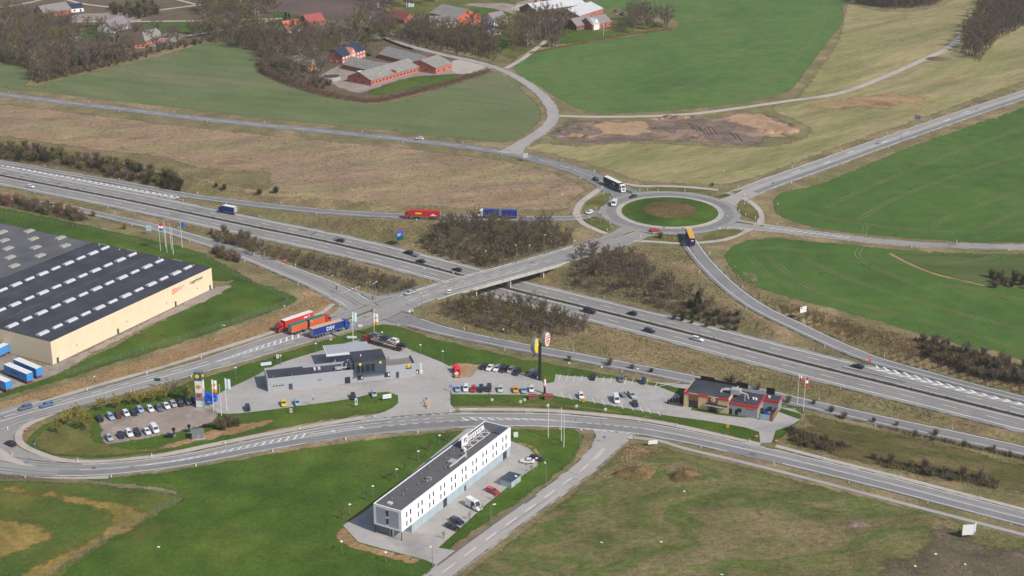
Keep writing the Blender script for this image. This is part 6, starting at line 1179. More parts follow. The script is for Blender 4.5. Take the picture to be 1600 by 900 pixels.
cnt.append(grove(THK, [(655,368),(690,350),(760,347),(860,352),(895,370),(895,382),(840,398),(775,404),(725,396),(690,386)], 4.2, 13, 'bare thicket tree between the slip road and the motorway', 'thicket behind the bridge', .6, 1.25, [TW[1],TW[0],TW[2],TW[1]], cap=130))
cnt.append(grove(THK, [(350,366),(420,386),(520,412),(600,432),(655,448),(640,455),(600,456),(560,445),(480,418),(400,398),(352,378)], 3.8, 14, 'bare thicket tree between motorway and slip road before the bridge', 'thicket before the bridge', .45, 1.0, [TW[1],TW[0],TW[2]], cap=150))
cnt.append(grove(THK, [(890,400),(950,388),(985,398),(1050,440),(1140,486),(1130,492),(1060,472),(980,450),(900,432)], 4.2, 15, 'bare thicket tree on the bank below the roundabout', 'thicket below the roundabout', .5, 1.1, [TW[1],TW[0],TW[0],TW[3]], cap=110))
cnt.append(grove(THK, [(690,476),(760,466),(830,472),(915,500),(925,516),(860,528),(770,518),(690,492)], 4.2, 16, 'bare thicket tree on the bank opposite the filling station', 'thicket opposite the filling station', .6, 1.1, [TW[1],TW[2],TW[0]], cap=110))
cnt.append(grove(SHR, [(-20,228),(40,232),(140,250),(200,258),(285,280),(280,288),(190,272),(90,252),(-20,240)], 4.0, 17, 'dark shrub in the hedge line above the motorway', 'hedge line above the motorway', 1.5, 2.3, [TW[0],M['ivy_dark'],TW[2]]))
cnt.append(grove(SHR, [(-20,302),(40,312),(110,328),(140,344),(120,346),(50,330),(-20,316)], 3.6, 18, 'bare shrub between the slip road and the warehouse lawn', 'shrubs beside the warehouse lawn', 1.3, 2.1, [TW[0],TW[2],TW[1],TW[0],M['russet']]))
cnt.append(grove(SHR, [(330,392),(345,388),(375,402),(372,410),(340,404)], 2.4, 19, 'bare shrub beside the slip road opposite the warehouse logo', 'shrubs opposite the warehouse logo', 1.2, 1.8))
cnt.append(grove(SHR, [(325,362),(345,360),(400,376),(395,384),(340,374)], 3.0, 20, 'bare shrub beside the flagpoles and slip road', 'shrubs by the flagpoles', 1.0, 1.6))
cnt.append(grove(SHR, [(1430,530),(1480,540),(1540,556),(1620,580),(1620,596),(1540,580),(1450,552)], 4.0, 21, 'dark shrub on the bank under the wheat field', 'shrubs on the field bank', 1.1, 1.9, [TW[0],TW[1]]))
cnt.append(grove(SHR, [(1130,588),(1160,592),(1220,612),(1320,636),(1420,662),(1560,694),(1610,708),(1610,714),(1480,690),(1340,655),(1240,628),(1130,598)], 5.5, 22, 'bare shrub along the slip road behind the burger restaurant', 'shrubs along the lower slip road', .7, 1.3))
cnt.append(grove(SHR, [(1230,672),(1300,690),(1330,700),(1300,706),(1240,694)], 3.4, 23, 'bare shrub on the meadow edge beside the drive exit', 'shrubs beside the drive exit', .8, 1.4))
cnt.append(grove(SHR, [(1360,716),(1400,722),(1560,752),(1560,764),(1480,750),(1370,726)], 4.2, 24, 'bare grey shrub between the meadow and the cycle path', 'shrubs between meadow and path', .9, 1.5, [TW[1],TW[0]]))
cnt.append(grove(SHR, [(1050,480),(1080,470),(1160,490),(1150,500),(1090,492)], 3, 25, 'low dark shrub at the end of the roundabout thicket', 'shrubs at the thicket end', .9, 1.4, [M['ivy_dark'],TW[0]]))
cnt.append(grove(SHR, [(405,112),(440,118),(490,128),(520,132),(500,142),(440,128),(412,116)], 3.8, 26, 'bare shrub in the garden behind the farm hedge', 'shrubs behind the farm hedge', 1.2, 2.2))
cnt.append(grove(SHR, [(1540,432),(1610,438),(1610,452),(1555,450)], 3.0, 27, 'dark shrub in the damp hollow of the lower wheat field', 'shrubs in the field hollow', 1.0, 1.8, [TW[0],M['ivy_dark']]))
cnt.append(grove(SHR, [(210,90),(330,66),(330,62),(250,76)], 4.2, 28, 'bare shrub in the garden hedge at the field corner', 'garden hedge shrubs at the field corner', 1.2, 2.0))
cnt.append(grove(SHR, [(640,66),(775,93),(772,97),(640,70)], 5.0, 29, 'brown shrub along the village road under the plantation', 'shrubs under the plantation', .6, 1.0))
cnt.append(grove(BIG, [(412,96),(440,94),(500,90),(520,108),(500,128),(450,122),(420,112)], 7.5, 31, 'bare tree around the open straw barn', 'trees around the straw barn', .6, .95))
cnt.append(grove(BIG+SLIM, [(500,84),(540,60),(600,46),(640,58),(640,66),(600,64),(575,84),(540,72),(515,90)], 9.5, 32, 'bare tree between brick farmhouse and village road', 'trees behind the brick farmhouse', .7, 1.05))
cnt.append(grove(BIG, [(620,36),(670,46),(700,52),(760,62),(800,66),(795,50),(740,44),(700,46),(660,44)], 9, 33, 'bare tree on the slope below the large orange gabled barn', 'trees below the large barn', .6, .95))
cnt.append(grove(BIG, [(130,40),(170,48),(185,62),(230,50),(300,48),(310,60),(240,82),(180,84),(150,72)], 13, 34, 'bare tree around the houses at the wood edge', 'trees around the houses at the wood edge', .65, 1.0))
cnt.append(grove(SHR, [(165,14),(240,8),(250,24),(215,30),(180,24)], 5, 35, 'bare shrub on the bank beside the left farmyard', 'shrubs beside the left farmyard', 1.6, 2.4, [M['ivy_dark'],TW[0]]))
# single plants
one = lambda fam, px, py, sc, label, tw=None, group=None: plant(fam, *G(px, py)[:2], sc, label, group, tw)
for i, (x, y, s) in enumerate(((136,671,1.25),(107,664,1.0),(160,641,.9),(182,638,.9),(204,633,.95),(220,632,.9),(236,630,1.0),(255,627,1.05),(291,624,.95),(120,650,.8),(92,676,.8))): one(BUD[i % 2], x, y, s, 'small yellow budding tree beside the gravel car park', None, 'budding trees around the gravel car park')
one(BIG[2], 269, 622, .5, 'taller bare tree behind the gravel car park', TW[1])
for i, (x, y, s) in enumerate(((340,670,1.5),(350,672,1.6),(361,668,1.6),(371,666,1.4),(355,662,1.5))): one(SHR[i % 3], x, y, s, 'large bare shrub between the forecourt flagpoles and the road', TW[2] if i % 2 else TW[0], 'shrubs below the forecourt flagpoles')
for i, (x, y) in enumerate(((536,812),(573,782),(612,751),(632,735),(670,704),(700,690))): one(YNG[0], x, y, 1.0+.1*(i % 3), 'thin young tree planted along the rear of the hotel', None, 'young trees behind the hotel')
for x, y in ((693,842),(734,812),(752,800),(798,760),(830,738),(773,782)): one(YNG[0], x, y, .8, 'thin young tree in the grass strip of the hotel car park', None, 'young trees in the hotel grass strip')
for x, y in ((778,626),(796,630),(764,623),(710,626)): one(YNG[0], x, y, .7, 'thin sapling in the grass below the row of parked cars', None, 'saplings below the parked cars')
one(ROUND, 1032, 373, 1.15, 'round mauve bush on the verge below the roundabout'); one(SHR[1], 1113, 291, .8, 'small bush on the hay meadow edge above the roundabout', TW[0]); one(SHR[0], 890, 564, .9, 'round bare bush on the verge right of the tall sign mast', TW[0]); one(SHR[2], 952, 571, 1.2, 'wide bare bush on the verge above the burger car park', TW[0]); one(SHR[1], 988, 577, .9, 'small bare bush next to the wide bush on the verge', TW[1]); one(SHR[0], 1017, 582, .8, 'low dark bush at the verge end above the burger car park', M['ivy_dark'])
one(SHR[0], 196, 358, 1.3, 'olive bush beside the blue road sign and flagpoles', M['buds_yellow']); one(SHR[1], 146, 338, 1.2, 'russet shrub standing alone by the slip road', M['russet'])
for x, y, s in ((352,296,1.3),(338,292,1.0),(405,304,1.3),(432,302,1.5)): one(SHR[0], x, y, s, 'dark round bush standing on the heath above the motorway', M['ivy_dark'], 'dark bushes on the heath edge')
one(CON[0], 570, 62, 1.0, 'dark blue green conifer left of the farmhouse'); one(CON[1], 555, 56, 1.1, 'broad dark conifer in the farmhouse garden'); one(CON[0], 575, 66, 1.15, 'tall conifer beside the village road bend'); one(CON[1], 447, 36, .9, 'dark conifer beside the orange roofed cottage'); one(CON[0], 452, 36, .8, 'second dark conifer beside the orange roofed cottage')
one(CON[1], 1090, 481, .8, 'dark conifer at the end of the roundabout thicket')
for x, y in ((858,74),(865,74),(870,73),(945,57)): one(BIG[0] if x < 900 else SHR[0], x, y, .7, 'pale birch trunk at the field edge of the flagpole garden' if x < 900 else 'dark bush at the foot of the white flagpole', TW[3], 'birches at the flagpole garden' if x < 900 else None)
for x, y in ((178,66),(190,64),(200,68),(208,60),(262,70)): one(BIG[0], x, y, .85, 'pale barked birch around the house at the wood edge', TW[3], 'birches around the house at the wood edge')
for fam in (BIG, DARK, SLIM, THK, SHR, BUD, CON, YNG, [ROUND]):
    for q in fam:
        if not USED[q.name]:
            for k in list(q.children): bpy.data.objects.remove(k)
            bpy.data.objects.remove(q)
# ---- hedges
def hedge(name, label, px, w, h, dens, m, seed, z=None, tl=.55, wd=.09, core=True, road=None):
    r = np.random.default_rng(seed)
    rd = road or Road([(x, y, 1) for x, y in px], 2)
    n = int(rd.s[-1]*dens); ss = r.uniform(0, rd.s[-1], n); off = r.normal(0, w/3.2, n); x, y, zz = rd.at(ss, off)
    zz = H(x, y); hh = h*(.75+.25*np.sin(ss*.9)+r.uniform(-.15,.15,n)); t = r.uniform(0,1,n)**.7; zz = zz+t*np.maximum(.15, hh*np.sqrt(np.clip(1-(off/w*1.6)**2, .05, 1)))
    d = r.normal(0, 1, (n,3)); d[:,2] = np.abs(d[:,2])*.9+.25; d /= np.linalg.norm(d,axis=1)[:,None]; s = np.cross(d, r.normal(0,1,(n,3))); s /= np.linalg.norm(s,axis=1)[:,None]
    p = np.stack([x,y,zz],1); L_ = tl*r.uniform(.5,1.2,n)[:,None]; Wd = wd*r.uniform(.6,1.3,n)[:,None]
    V = np.stack([p-s*Wd, p+s*Wd, p+d*L_], 1).reshape(-1,3); me = bpy.data.meshes.new(name); me.from_pydata(V.tolist(), [], np.arange(3*n).reshape(-1,3).tolist()); me.materials.append(m)
    t = thing(name, label, 'hedge'); link('twigs', me, t)
    if core:
        mb = MB(); rings = []
        for s_ in rd.s:
            q = [rd.at(s_, o_) for o_ in (-w*.3, w*.3)]; z0 = [gz(a[0], a[1]) for a in q]; rings.append([(q[0][0],q[0][1],z0[0]-.1),(q[1][0],q[1][1],z0[1]-.1),(q[1][0],q[1][1],z0[1]+h*.6),(q[0][0],q[0][1],z0[0]+h*.6)])
        mb.loft(rings).build('branches', m, t)
    return t
hedge('hedge', 'brown leafless hedge curving round the farm', [(406,98),(412,112),(428,122),(470,138),(520,151),(560,158),(582,160),(620,153),(680,138),(740,120),(765,111)], 5.0, 3.2, 130, M['hedge_brown'], 1, tl=1.0, wd=.06, core=False)
RM = ROADS['motorway']; hedge('median_hedge', 'low dark hedge along the central strip of the motorway', None, 1.5, 1.0, 26, M['median_hedge'], 2, tl=.4, wd=.1, road=RM)
hedge('hedge', 'russet clipped hedge along the field side of the flagpole garden', [(828,84),(860,77),(900,70),(960,59),(1010,51),(1050,46)], 1.8, 1.3, 60, M['russet'], 3, core=False)
hedge('hedge', 'low dark hedge along the farm lane above the farmyard', [(600,62),(625,72),(645,78)], 2, 1.8, 40, M['ivy_dark'], 4)
hedge('hedge', 'dark roadside hedge beside the red barn wing', [(672,90),(688,94),(700,98)], 1.6, 1.4, 40, M['ivy_dark'], 5)
hedge('hedge', 'tall unclipped hedge round the village lawn', [(706,22),(718,30),(740,46)], 2.5, 2.6, 45, M['hedge_brown'], 6)
hedge('hedge', 'low hedge along the lane beside the left farmyard', [(120,44),(150,42),(190,44)], 2, 2.0, 40, M['ivy_dark'], 7)
# ---- uncountable rough grass
def tufts(name, polys, n, m, seed, hgt=.45, wdt=.22, clear=1.0):
    r = np.random.default_rng(seed); X = []; areas = []
    W_ = [[(P(x,y).x, P(x,y).y) for x, y in px] for px in polys]
    for poly in W_:
        A = np.array(poly); areas.append(abs(np.dot(A[:,0], np.roll(A[:,1],-1))-np.dot(A[:,1], np.roll(A[:,0],-1)))/2)
    for poly, ar in zip(W_, areas):
        A = np.array(poly); lo, hi = A.min(0), A.max(0); k = int(n*ar/sum(areas)); c = r.uniform(lo, hi, (int(k*(hi-lo).prod()/ar)+10, 2)); X.append(c[pinp(c[:,0], c[:,1], poly)])
    X = np.vstack(X); keep = np.ones(len(X), bool)
    for rd in ROADS.values():
        q = rd.q[::2]
        for c in range(0, len(X), 8000):
            d = np.hypot(X[c:c+8000,0][:,None]-q[None,:,0], X[c:c+8000,1][:,None]-q[None,:,1])-q[None,:,3]/2; keep[c:c+8000] &= d.min(1) > clear+1.2
    X = X[keep]; n = len(X); z = H(X[:,0], X[:,1]); p = np.column_stack([X, z]); out = []
    for b in range(3):
        a = r.uniform(0, 6.28, n); s = np.stack([np.cos(a), np.sin(a), 0*a], 1)*wdt*r.uniform(.5,1.4,n)[:,None]; tip = np.stack([r.normal(0,.18,n), r.normal(0,.18,n), hgt*r.uniform(.4,1.3,n)], 1); o_ = np.column_stack([r.normal(0,.12,(n,2)), -.03*np.ones(n)]); out.append(np.stack([p+o_-s, p+o_+s, p+o_+tip], 1))
    V = np.concatenate(out).reshape(-1,3); me = bpy.data.meshes.new(name); me.from_pydata(V.tolist(), [], np.arange(len(V)).reshape(-1,3).tolist()); me.materials.append(m); tag(link(name, me), 'coarse grass tufts growing on the open rough ground', 'grass', kind='stuff')
HEATH = [(-40,162),(0,163),(200,188),(400,211),(600,230),(780,252),(850,266),(905,285),(922,298),(900,314),(885,330),(800,334),(690,330),(560,321),(430,308),(330,294),(200,262),(100,244),(0,230),(-40,224)]
BANKS = [[(1128,410),(1200,462),(1300,491),(1400,518),(1480,541),(1620,578),(1620,626),(1480,592),(1380,560),(1290,528),(1220,495),(1160,450)], [(1000,386),(1072,392),(1120,440),(1200,500),(1300,550),(1355,570),(1290,560),(1150,520),(1000,480),(900,440),(900,405)], [(300,312),(420,330),(560,340),(690,350),(890,352),(890,385),(760,412),(640,388),(500,350),(380,326)], [(690,470),(830,470),(1000,520),(1250,590),(1600,680),(1600,690),(1200,605),(900,548),(720,512),(660,490)], [(120,318),(300,345),(560,410),(660,445),(600,458),(540,452),(440,405),(300,358),(160,326)]]
tufts('heath_grass', [HEATH], 20000, M['tuft_straw'], 1, .26, .12); tufts('bank_grass', BANKS, 40000, M['tuft_straw'], 2, .36, .12); tufts('bank_weeds', BANKS+[HEATH], 16000, M['tuft_olive'], 3, .34, .12)
tufts('plot_grass', [[(700,925),(850,805),(978,698),(1040,704),(1250,754),(1600,842),(1700,870),(1700,960),(700,960)], [(1220,690),(1262,645),(1600,724),(1700,750),(1700,800),(1600,776),(1400,738)]], 26000, M['tuft_olive'], 4, .26, .13)
tufts('verge_grass', [[(-40,640),(0,630),(220,564),(430,494),(470,472),(500,458),(520,470),(470,500),(260,572),(0,640)], [(958,735),(985,692),(1040,704),(1020,712),(975,735)]], 8000, M['tuft_straw'], 5, .42, .12)
tufts('scrub_weeds', [HEATH], 420, TW[0], 6, .55, .3); tufts('scrub_weeds', BANKS, 5000, TW[0], 7, .6, .13)
WOODS = [[(-30,20),(40,32),(100,36),(125,60),(130,80),(170,86),(225,86),(150,110),(62,131),(52,126),(58,113),(0,97),(-30,92)], [(300,50),(345,38),(400,44),(440,54),(500,60),(508,86),(440,95),(408,92),(400,82),(335,66)], [(634,62),(700,76),(772,94),(790,80),(740,60),(660,44),(640,48)], [(1500,82),(1530,98),(1558,62),(1600,42),(1640,26),(1640,-20),(1550,-15),(1528,20)], [(850,34),(888,32),(892,50),(868,68),(850,62)], [(1335,6),(1400,15),(1460,9),(1495,-14),(1340,-14)], [(800,48),(830,34),(852,44),(846,68),(820,80),(800,82)]]
tufts('wood_undergrowth', WOODS, 15000, TW[0], 11, 2.6, .10); tufts('wood_undergrowth', WOODS, 9000, TW[2], 12, 3.4, .09)
SCRUB = [[(655,368),(690,350),(760,347),(860,352),(895,370),(895,384),(840,400),(775,406),(725,398),(690,388)], [(345,364),(420,384),(520,410),(600,430),(655,446),(640,456),(600,458),(560,447),(480,420),(400,400),(348,380)], [(890,400),(950,388),(985,398),(1050,440),(1150,488),(1140,496),(1060,474),(980,452),(895,434)], [(690,476),(760,466),(830,472),(915,500),(925,518),(860,530),(770,520),(690,494)]]
tufts('thicket_undergrowth', SCRUB, 10000, TW[1], 13, 1.6, .05); tufts('thicket_undergrowth', SCRUB, 7000, TW[0], 14, 2.3, .045)
STRIPS = [[(1425,528),(1480,539),(1540,555),(1620,579),(1620,600),(1540,582),(1450,554)], [(1130,586),(1220,610),(1420,660),(1610,704),(1610,714),(1420,672),(1240,628),(1130,596)], [(-20,226),(140,248),(285,279),(282,288),(90,254),(-20,242)], [(-20,301),(110,327),(142,344),(120,347),(-20,317)], [(1360,714),(1560,750),(1560,766),(1370,728)], [(1228,668),(1335,698),(1300,708),(1240,696)]]
tufts('verge_scrub', STRIPS, 9000, TW[0], 15, 1.5, .08, clear=-.4); tufts('verge_scrub', STRIPS, 5000, TW[2], 16, 1.2, .09, clear=-.4)
r_ = np.random.default_rng(5); nn = 900; aa = r_.uniform(0, 6.28, nn); rr = 12.2*np.sqrt(r_.uniform(0, 1, nn)); mb = MB(); rg = random.Random(4)
for a_, q_ in zip(aa, rr):
    p = Vector((RC.x+q_*math.cos(a_), RC.y+q_*math.sin(a_), float(np.interp(q_, [0,4,8,12,15], [2.1,2.0,1.7,1.25,.8]))-.03))
    for _ in range(5): twig(mb, p+Vector((rg.gauss(0,.25), rg.gauss(0,.25), 0)), (rv(rg,.7)+Vector((0,0,1))).normalized(), rg.uniform(.25,.6), .10, rg)
tag(mb.build('mound_scrub', M['tuft_olive']), 'dry brown scrub growing on the roundabout mound', 'scrub', kind='stuff')
MOUNDPX = [[(972,740),(985,728),(1010,730),(1018,742),(1000,750),(978,750)], [(1048,744),(1060,732),(1085,734),(1098,745),(1075,752)]]
tufts('mound_grass', MOUNDPX, 1500, M['tuft_straw'], 21, .9, .14)
print('PLANTS', sum(cnt), cnt, 'objects', len(bpy.data.objects))
# ================================================================ STREET FURNITURE
def height(px, py, top):
    w = G(px, py); lo, hi = w.z, w.z+60
    for _ in range(40):
        m_ = (lo+hi)/2; f = w.y*_c-(m_-CAM_H)*_s; sy = 450-F_PX*(w.y*_s+(m_-CAM_H)*_c)/f
        lo, hi = (m_, hi) if sy > top else (lo, m_)
    return m_-w.z
LM = {}
def lamp(px, py, top, label, group, az=None, style='arm', z=None):
    w = G(px, py); h = round(height(px, py, top)*2)/2; key = (style, h)
    if key not in LM:
        mb = MB(); mb.tube((0,0,-.2),(0,0,h-.1),.10 if style == 'arm' else .07,.06,6); k = MB()
        if style == 'arm': mb.tube((0,0,h-.15),(.9,0,h+.05),.05,.04,5); k.box(.6,1.5,-.18,.18,h-.02,h+.16)
        else: k.tube((0,0,h-.12),(0,0,h+.02),.16,.42,10); k.tube((0,0,h+.02),(0,0,h+.14),.44,.3,10)
        b = MB().tube((0,0,-.1),(0,0,.9),.14,.13,6)
        LM[key] = (mb.mesh('pole', M['galvanised']), k.mesh('lamp_head', M['lens_white']), b.mesh('base_collar', M['steel_grey']))
    a, b, c = LM[key]; t = thing('street_lamp', label, 'street lamp', (w.x, w.y, w.z if z is None else z), az if az is not None else RNG.uniform(0, 6.28), group)
    link('pole', a, t); link('lamp_head', b, t); link('base_collar', c, t); return t
for x, y, tp in ((1055,299,271),(1128,297,265),(882,328,303),(944,319,292),(924,367,340),(938,349,330),(1159,328,304),(1134,362,336),(1120,383,357),(932,284,267)): lamp(x, y, tp, 'grey street lamp on the verges around the roundabout', 'street lamps around the roundabout')
for x, y, tp in ((850,392,366),(662,446,418),(758,417,391),(826,398,383)): lamp(x, y, tp, 'street lamp on the far side of the bridge', 'street lamps on the far side of the bridge', -1.2)
for x, y, tp in ((710,453,431),(807,430,403),(899,399,378),(659,484,460)): lamp(x, y, tp, 'street lamp on the railing side facing the filling station bank', 'street lamps on the near side of the bridge', 1.9, z=.1)
lamp(1214,346,320,'street lamp at the left corner of the lower wheat field','lamps beside the minor road'); lamp(582,466,444,'street lamp on the grass corner behind the traffic lights','lamps at the traffic lights'); lamp(587,468,441,'taller street lamp on the grass corner behind the traffic lights','lamps at the traffic lights')
lamp(445,499,480,'street lamp behind the red lorry','lamps along the main road'); lamp(348,540,509,'street lamp on the straw coloured verge below the warehouse','lamps along the main road'); lamp(150,597,586,'short street lamp on the straw verge beyond the blue cars','lamps along the main road'); lamp(642,507,483,'street lamp at the mouth of the lower slip road','lamps along the main road'); lamp(788,533,514,'street lamp beside the lower slip road below the thicket','lamps along the main road'); lamp(522,466,433,'street lamp at the slip road stop line','lamps along the main road'); lamp(491,527,503,'street lamp standing beside the lorries','lamps along the main road')
for x, y, tp, l in ((369,593,575,'beside the pale forecourt edge'),(439,570,555,'behind the garage end of the station'),(494,551,536,'left of the pump canopy'),(657,553,539,'behind the car transporter'),(692,565,548,'near the red parasol stand'),(597,527,519,'above the car transporter')): lamp(x, y, tp, 'low lamp on the station lawn '+l, 'low lamps around the filling station', style='post')
for x, y, tp, l in ((889,586,568,'near the sign mast'),(940,590,573,'midway along its bays'),(996,593,577,'near the restaurant')): lamp(x, y, tp, 'slim lamp on the lawn above the burger car park '+l, 'lamps above the burger car park', style='post')
for x, y, tp in ((547,805,789),(583,776,760),(620,747,732),(654,721,705),(687,696,680)): lamp(x, y, tp, 'garden lamp on the lawn along the rear side of the hotel', 'garden lamps behind the hotel', style='post')
lamp(534,861,845,'garden lamp at the rounded lawn corner by the hotel','garden lamps by the hotel entrance',style='post'); lamp(603,878,863,'garden lamp on the lawn in front of the hotel entrance','garden lamps by the hotel entrance',style='post')
lamp(676,885,853,'tall lamp where the hotel drive meets the road','tall lamps along the hotel road'); lamp(767,818,788,'tall lamp on the grass strip beside the camper van','tall lamps along the hotel road'); lamp(853,756,725,'tall lamp on the grass beyond the white saloon','tall lamps along the hotel road'); lamp(906,701,670,'tall lamp at the corner of hotel road and service road','tall lamps along the hotel road'); lamp(838,732,717,'short lamp beside the white saloon','tall lamps along the hotel road',style='post'); lamp(806,758,745,'short lamp beside the bicycle shelter','tall lamps along the hotel road',style='post')
for x, y, tp in ((703,92,76),(444,47,30),(587,45,25),(1010-260,40,30)): lamp(x, y, tp, 'village street lamp among the farm buildings', 'village street lamps')
# ---- delineator posts along the verges
dp = MB().box(-.07,.07,-.05,.05,0,.92).mesh('post', M['white_paint']); db = MB().box(-.075,.075,-.055,.055,.72,.86).mesh('reflector_band', M['black_plastic'])
def deline(road, side, s0, s1, step, label, group, extra=1.0):
    r = ROADS[road]; s = s0
    while s < s1:
        off = side*(float(np.interp(s, r.s, r.q[:, 3]))/2+extra); x, y, _ = r.at(s, off); f = y*_c+CAM_H*_s
        if -10 < 800+F_PX*x/f < 1610:
            t = thing('marker_post', label, 'marker post', (x, y, gz(x, y)-.02), r.ang(s), group); a = link('post', dp, t); link('reflector_band', db, t); t.scale = (1.9, 1.9, 1.25)
        s += step
for rd, st_, l in (('motorway',46,'motorway'),('country_road',60,'country road'),('service_road',24,'service road'),('bridge_road',22,'main road below the warehouse'),('ramp_west_far',48,'slip road on the heath side'),('ramp_west_near',40,'slip road on the warehouse side'),('ramp_east_near',45,'slip road below the thicket'),('ramp_east_far',40,'slip road below the wheat field'),('east_road',45,'road between hay meadow and wheat'),('minor_road',40,'minor road between the wheat fields')):
    r = ROADS[rd]; a, b = 10, r.s[-1]-8
    if rd == 'bridge_road': a = r.sx(330,568)
    for sd in (-1, 1): deline(rd, sd, a+(st_/2 if sd > 0 else 0), b, st_, 'white marker post on the verge of the '+l, 'marker posts of the '+l)
for px, py in ((1001,371),(1022,367),(1047,367),(943,304),(956,306),(953,311),(931,327),(915,332),(1152,318),(1151,324),(1155,331),(1165,337),(1180,342),(1138,358),(1158,360),(947,341),(954,350),(955,356),(949,361),(1012,298),(1028,299),(1070,299.5),(1122,331)):
    w = G(px, py); t = thing('marker_post', 'white marker post on the verges around the roundabout', 'marker post', (w.x, w.y, .18), 0, 'marker posts around the roundabout'); link('post', dp, t); link('reflector_band', db, t); t.scale = (1.7, 1.7, 1.2)
# ---- flagpoles
FL = {}
def flagpole(px, py, top, label, flag=None, group=None, lean=0.0):
    w = G(px, py); h = height(px, py, top); t = thing('flagpole', label, 'flagpole', (w.x, w.y, w.z), 0, group); MB().tube((0,0,-.2),(0,0,h),.11,.06,7).build('pole', M['white_paint'], t); MB().tube((0,0,h),(0,0,h+.15),.1,.06,7).build('finial', M['white_paint'], t)
    if flag:
        a, fw, fh, cols = flag; n = 5; c, s_ = math.cos(a), math.sin(a)
        for k, m in enumerate(cols):
            mb = MB(); z1 = h-.15-fh*k/len(cols); z0 = z1-fh/len(cols)+.01; rows = []
            for i in range(n+1):
                u = .12+fw*i/n; q = .12*math.sin(i*1.7); rows += [(c*u-s_*q, s_*u+c*q, z0-.05*i), (c*u-s_*q, s_*u+c*q, z1-.05*i)]
            mb.add(rows, [(2*i, 2*i+2, 2*i+3, 2*i+1) for i in range(n)]); f = mb.build('flag', M[m], t)
    return t, h
flagpole(251,392,349,'white flagpole with a red, white and blue flag beside the warehouse lawn',(.2,1.6,3.0,['red_sign','white_paint','blue_sign']))
for x, y, tp in ((259,386,344),(261,395,356),(268,390,348),(271,398,356)): flagpole(x, y, tp, 'bare white flagpole in the cluster on the warehouse lawn', None, 'bare flagpoles on the warehouse lawn')
flagpole(285,388,347,'white flagpole with a blue flag beside the warehouse lawn',(.1,1.5,2.2,['blue_sign']))
def shell_mark(t, c, s_, u0, z, r_):
    mb = MB(); n = 9; pts = [(0,-.9)]+[(math.cos(math.pi*(.02+.96*i/n))*1.0, math.sin(math.pi*(.02+.96*i/n))*.95-.1) for i in range(n+1)]
    vs = [((u0+p[0]*r_)*c, (u0+p[0]*r_)*s_, z+p[1]*r_) for p in pts]; vs = [(v[0]+s_*.1, v[1]-c*.1, v[2]) for v in vs]
    mb.add(vs, [tuple(range(len(vs)))]); mb.build('shell_emblem', M['orange_sign'], t)
for x, y, tp, l in ((334,643,593,'white flagpole with emblem banner in the forecourt corner'),(585,527,489,'white flagpole with emblem banner by the junction')):
    t, h = flagpole(x, y, tp, l, (.0,1.5,4.4,['white_paint','white_paint','white_paint','orange_sign'])); shell_mark(t, 1, 0, .85, h-1.9, .55)
flagpole(346,650,601,'bare white flagpole between two bannered poles at the forecourt'); flagpole(354.5,642,591,'white flagpole with plain pale banner at the forecourt',(.0,1.7,3.6,['pale_sign'])); flagpole(552,535,487,'white flagpole with plain pale banner behind the pump canopy',(.0,1.5,3.6,['pale_sign']))
for x, y, tp, l in ((856.5,684,631,'nearest the hotel'),(877,689,637,'in the middle'),(881,699,647,'nearest the hotel road')): flagpole(x, y, tp, 'tall white flagpole on the hotel lawn, '+l+' of three', None, 'flagpoles on the hotel lawn')
flagpole(1245.5,632,585,'white flagpole with pink and white flag behind the burger restaurant',(-.1,.9,2.2,['white_paint','red_sign'])); flagpole(1255,642,589,'white flagpole with large red and white flag beside the drive loop',(.4,1.1,3.2,['red_sign','white_paint','red_sign']))
flagpole(943,58,31,'white garden flagpole in front of the farmhouse with white gable'); flagpole(535,70,49,'white flagpole behind the brick farmhouse')
# ---- sign totem of the filling station
w = G(314,636); t = thing('sign_totem', 'tall filling station sign totem with shell emblem and green yellow badge', 'sign', (w.x, w.y, 0), -.15); h = height(314,636,579)
bx('totem_body', 'galvanised', t, -1.3, 1.3, -.9, .9, 0, h); bx('sign_panel', 'white_paint', t, -1.15, 1.15, -.98, -.9, h*.42, h*.74); bx('sign_panel', 'white_paint', t, 1.3, 1.38, -.8, .8, h*.3, h*.74); bx('sign_panel', 'slate_panel', t, -1.15, 1.15, -.98, -.9, h*.76, h*.97); bx('sign_panel', 'slate_panel', t, 1.3, 1.38, -.8, .8, h*.76, h*.97); bx('sign_panel', 'red_sign', t, -.6, .6, -1.0, -.9, h*.31, h*.39); bx('base_panel', 'pale_sign', t, -1.2, 1.2, -.98, -.9, .3, h*.2)
MB().tube((-.2,-1.0,h*.87),(-.2,-1.1,h*.87),.75,.7,16).build('round_badge', M['yellow_sign'], t); MB().tube((1.38,0,h*.87),(1.5,0,h*.87),.6,.55,16).build('round_badge', M['yellow_sign'], t); shell_mark(t, 1, 0, 0, h*.58, .95)
for o_ in t.children:
    if o_.name.startswith('shell_emblem'): o_.location = (0, -.92, 0)
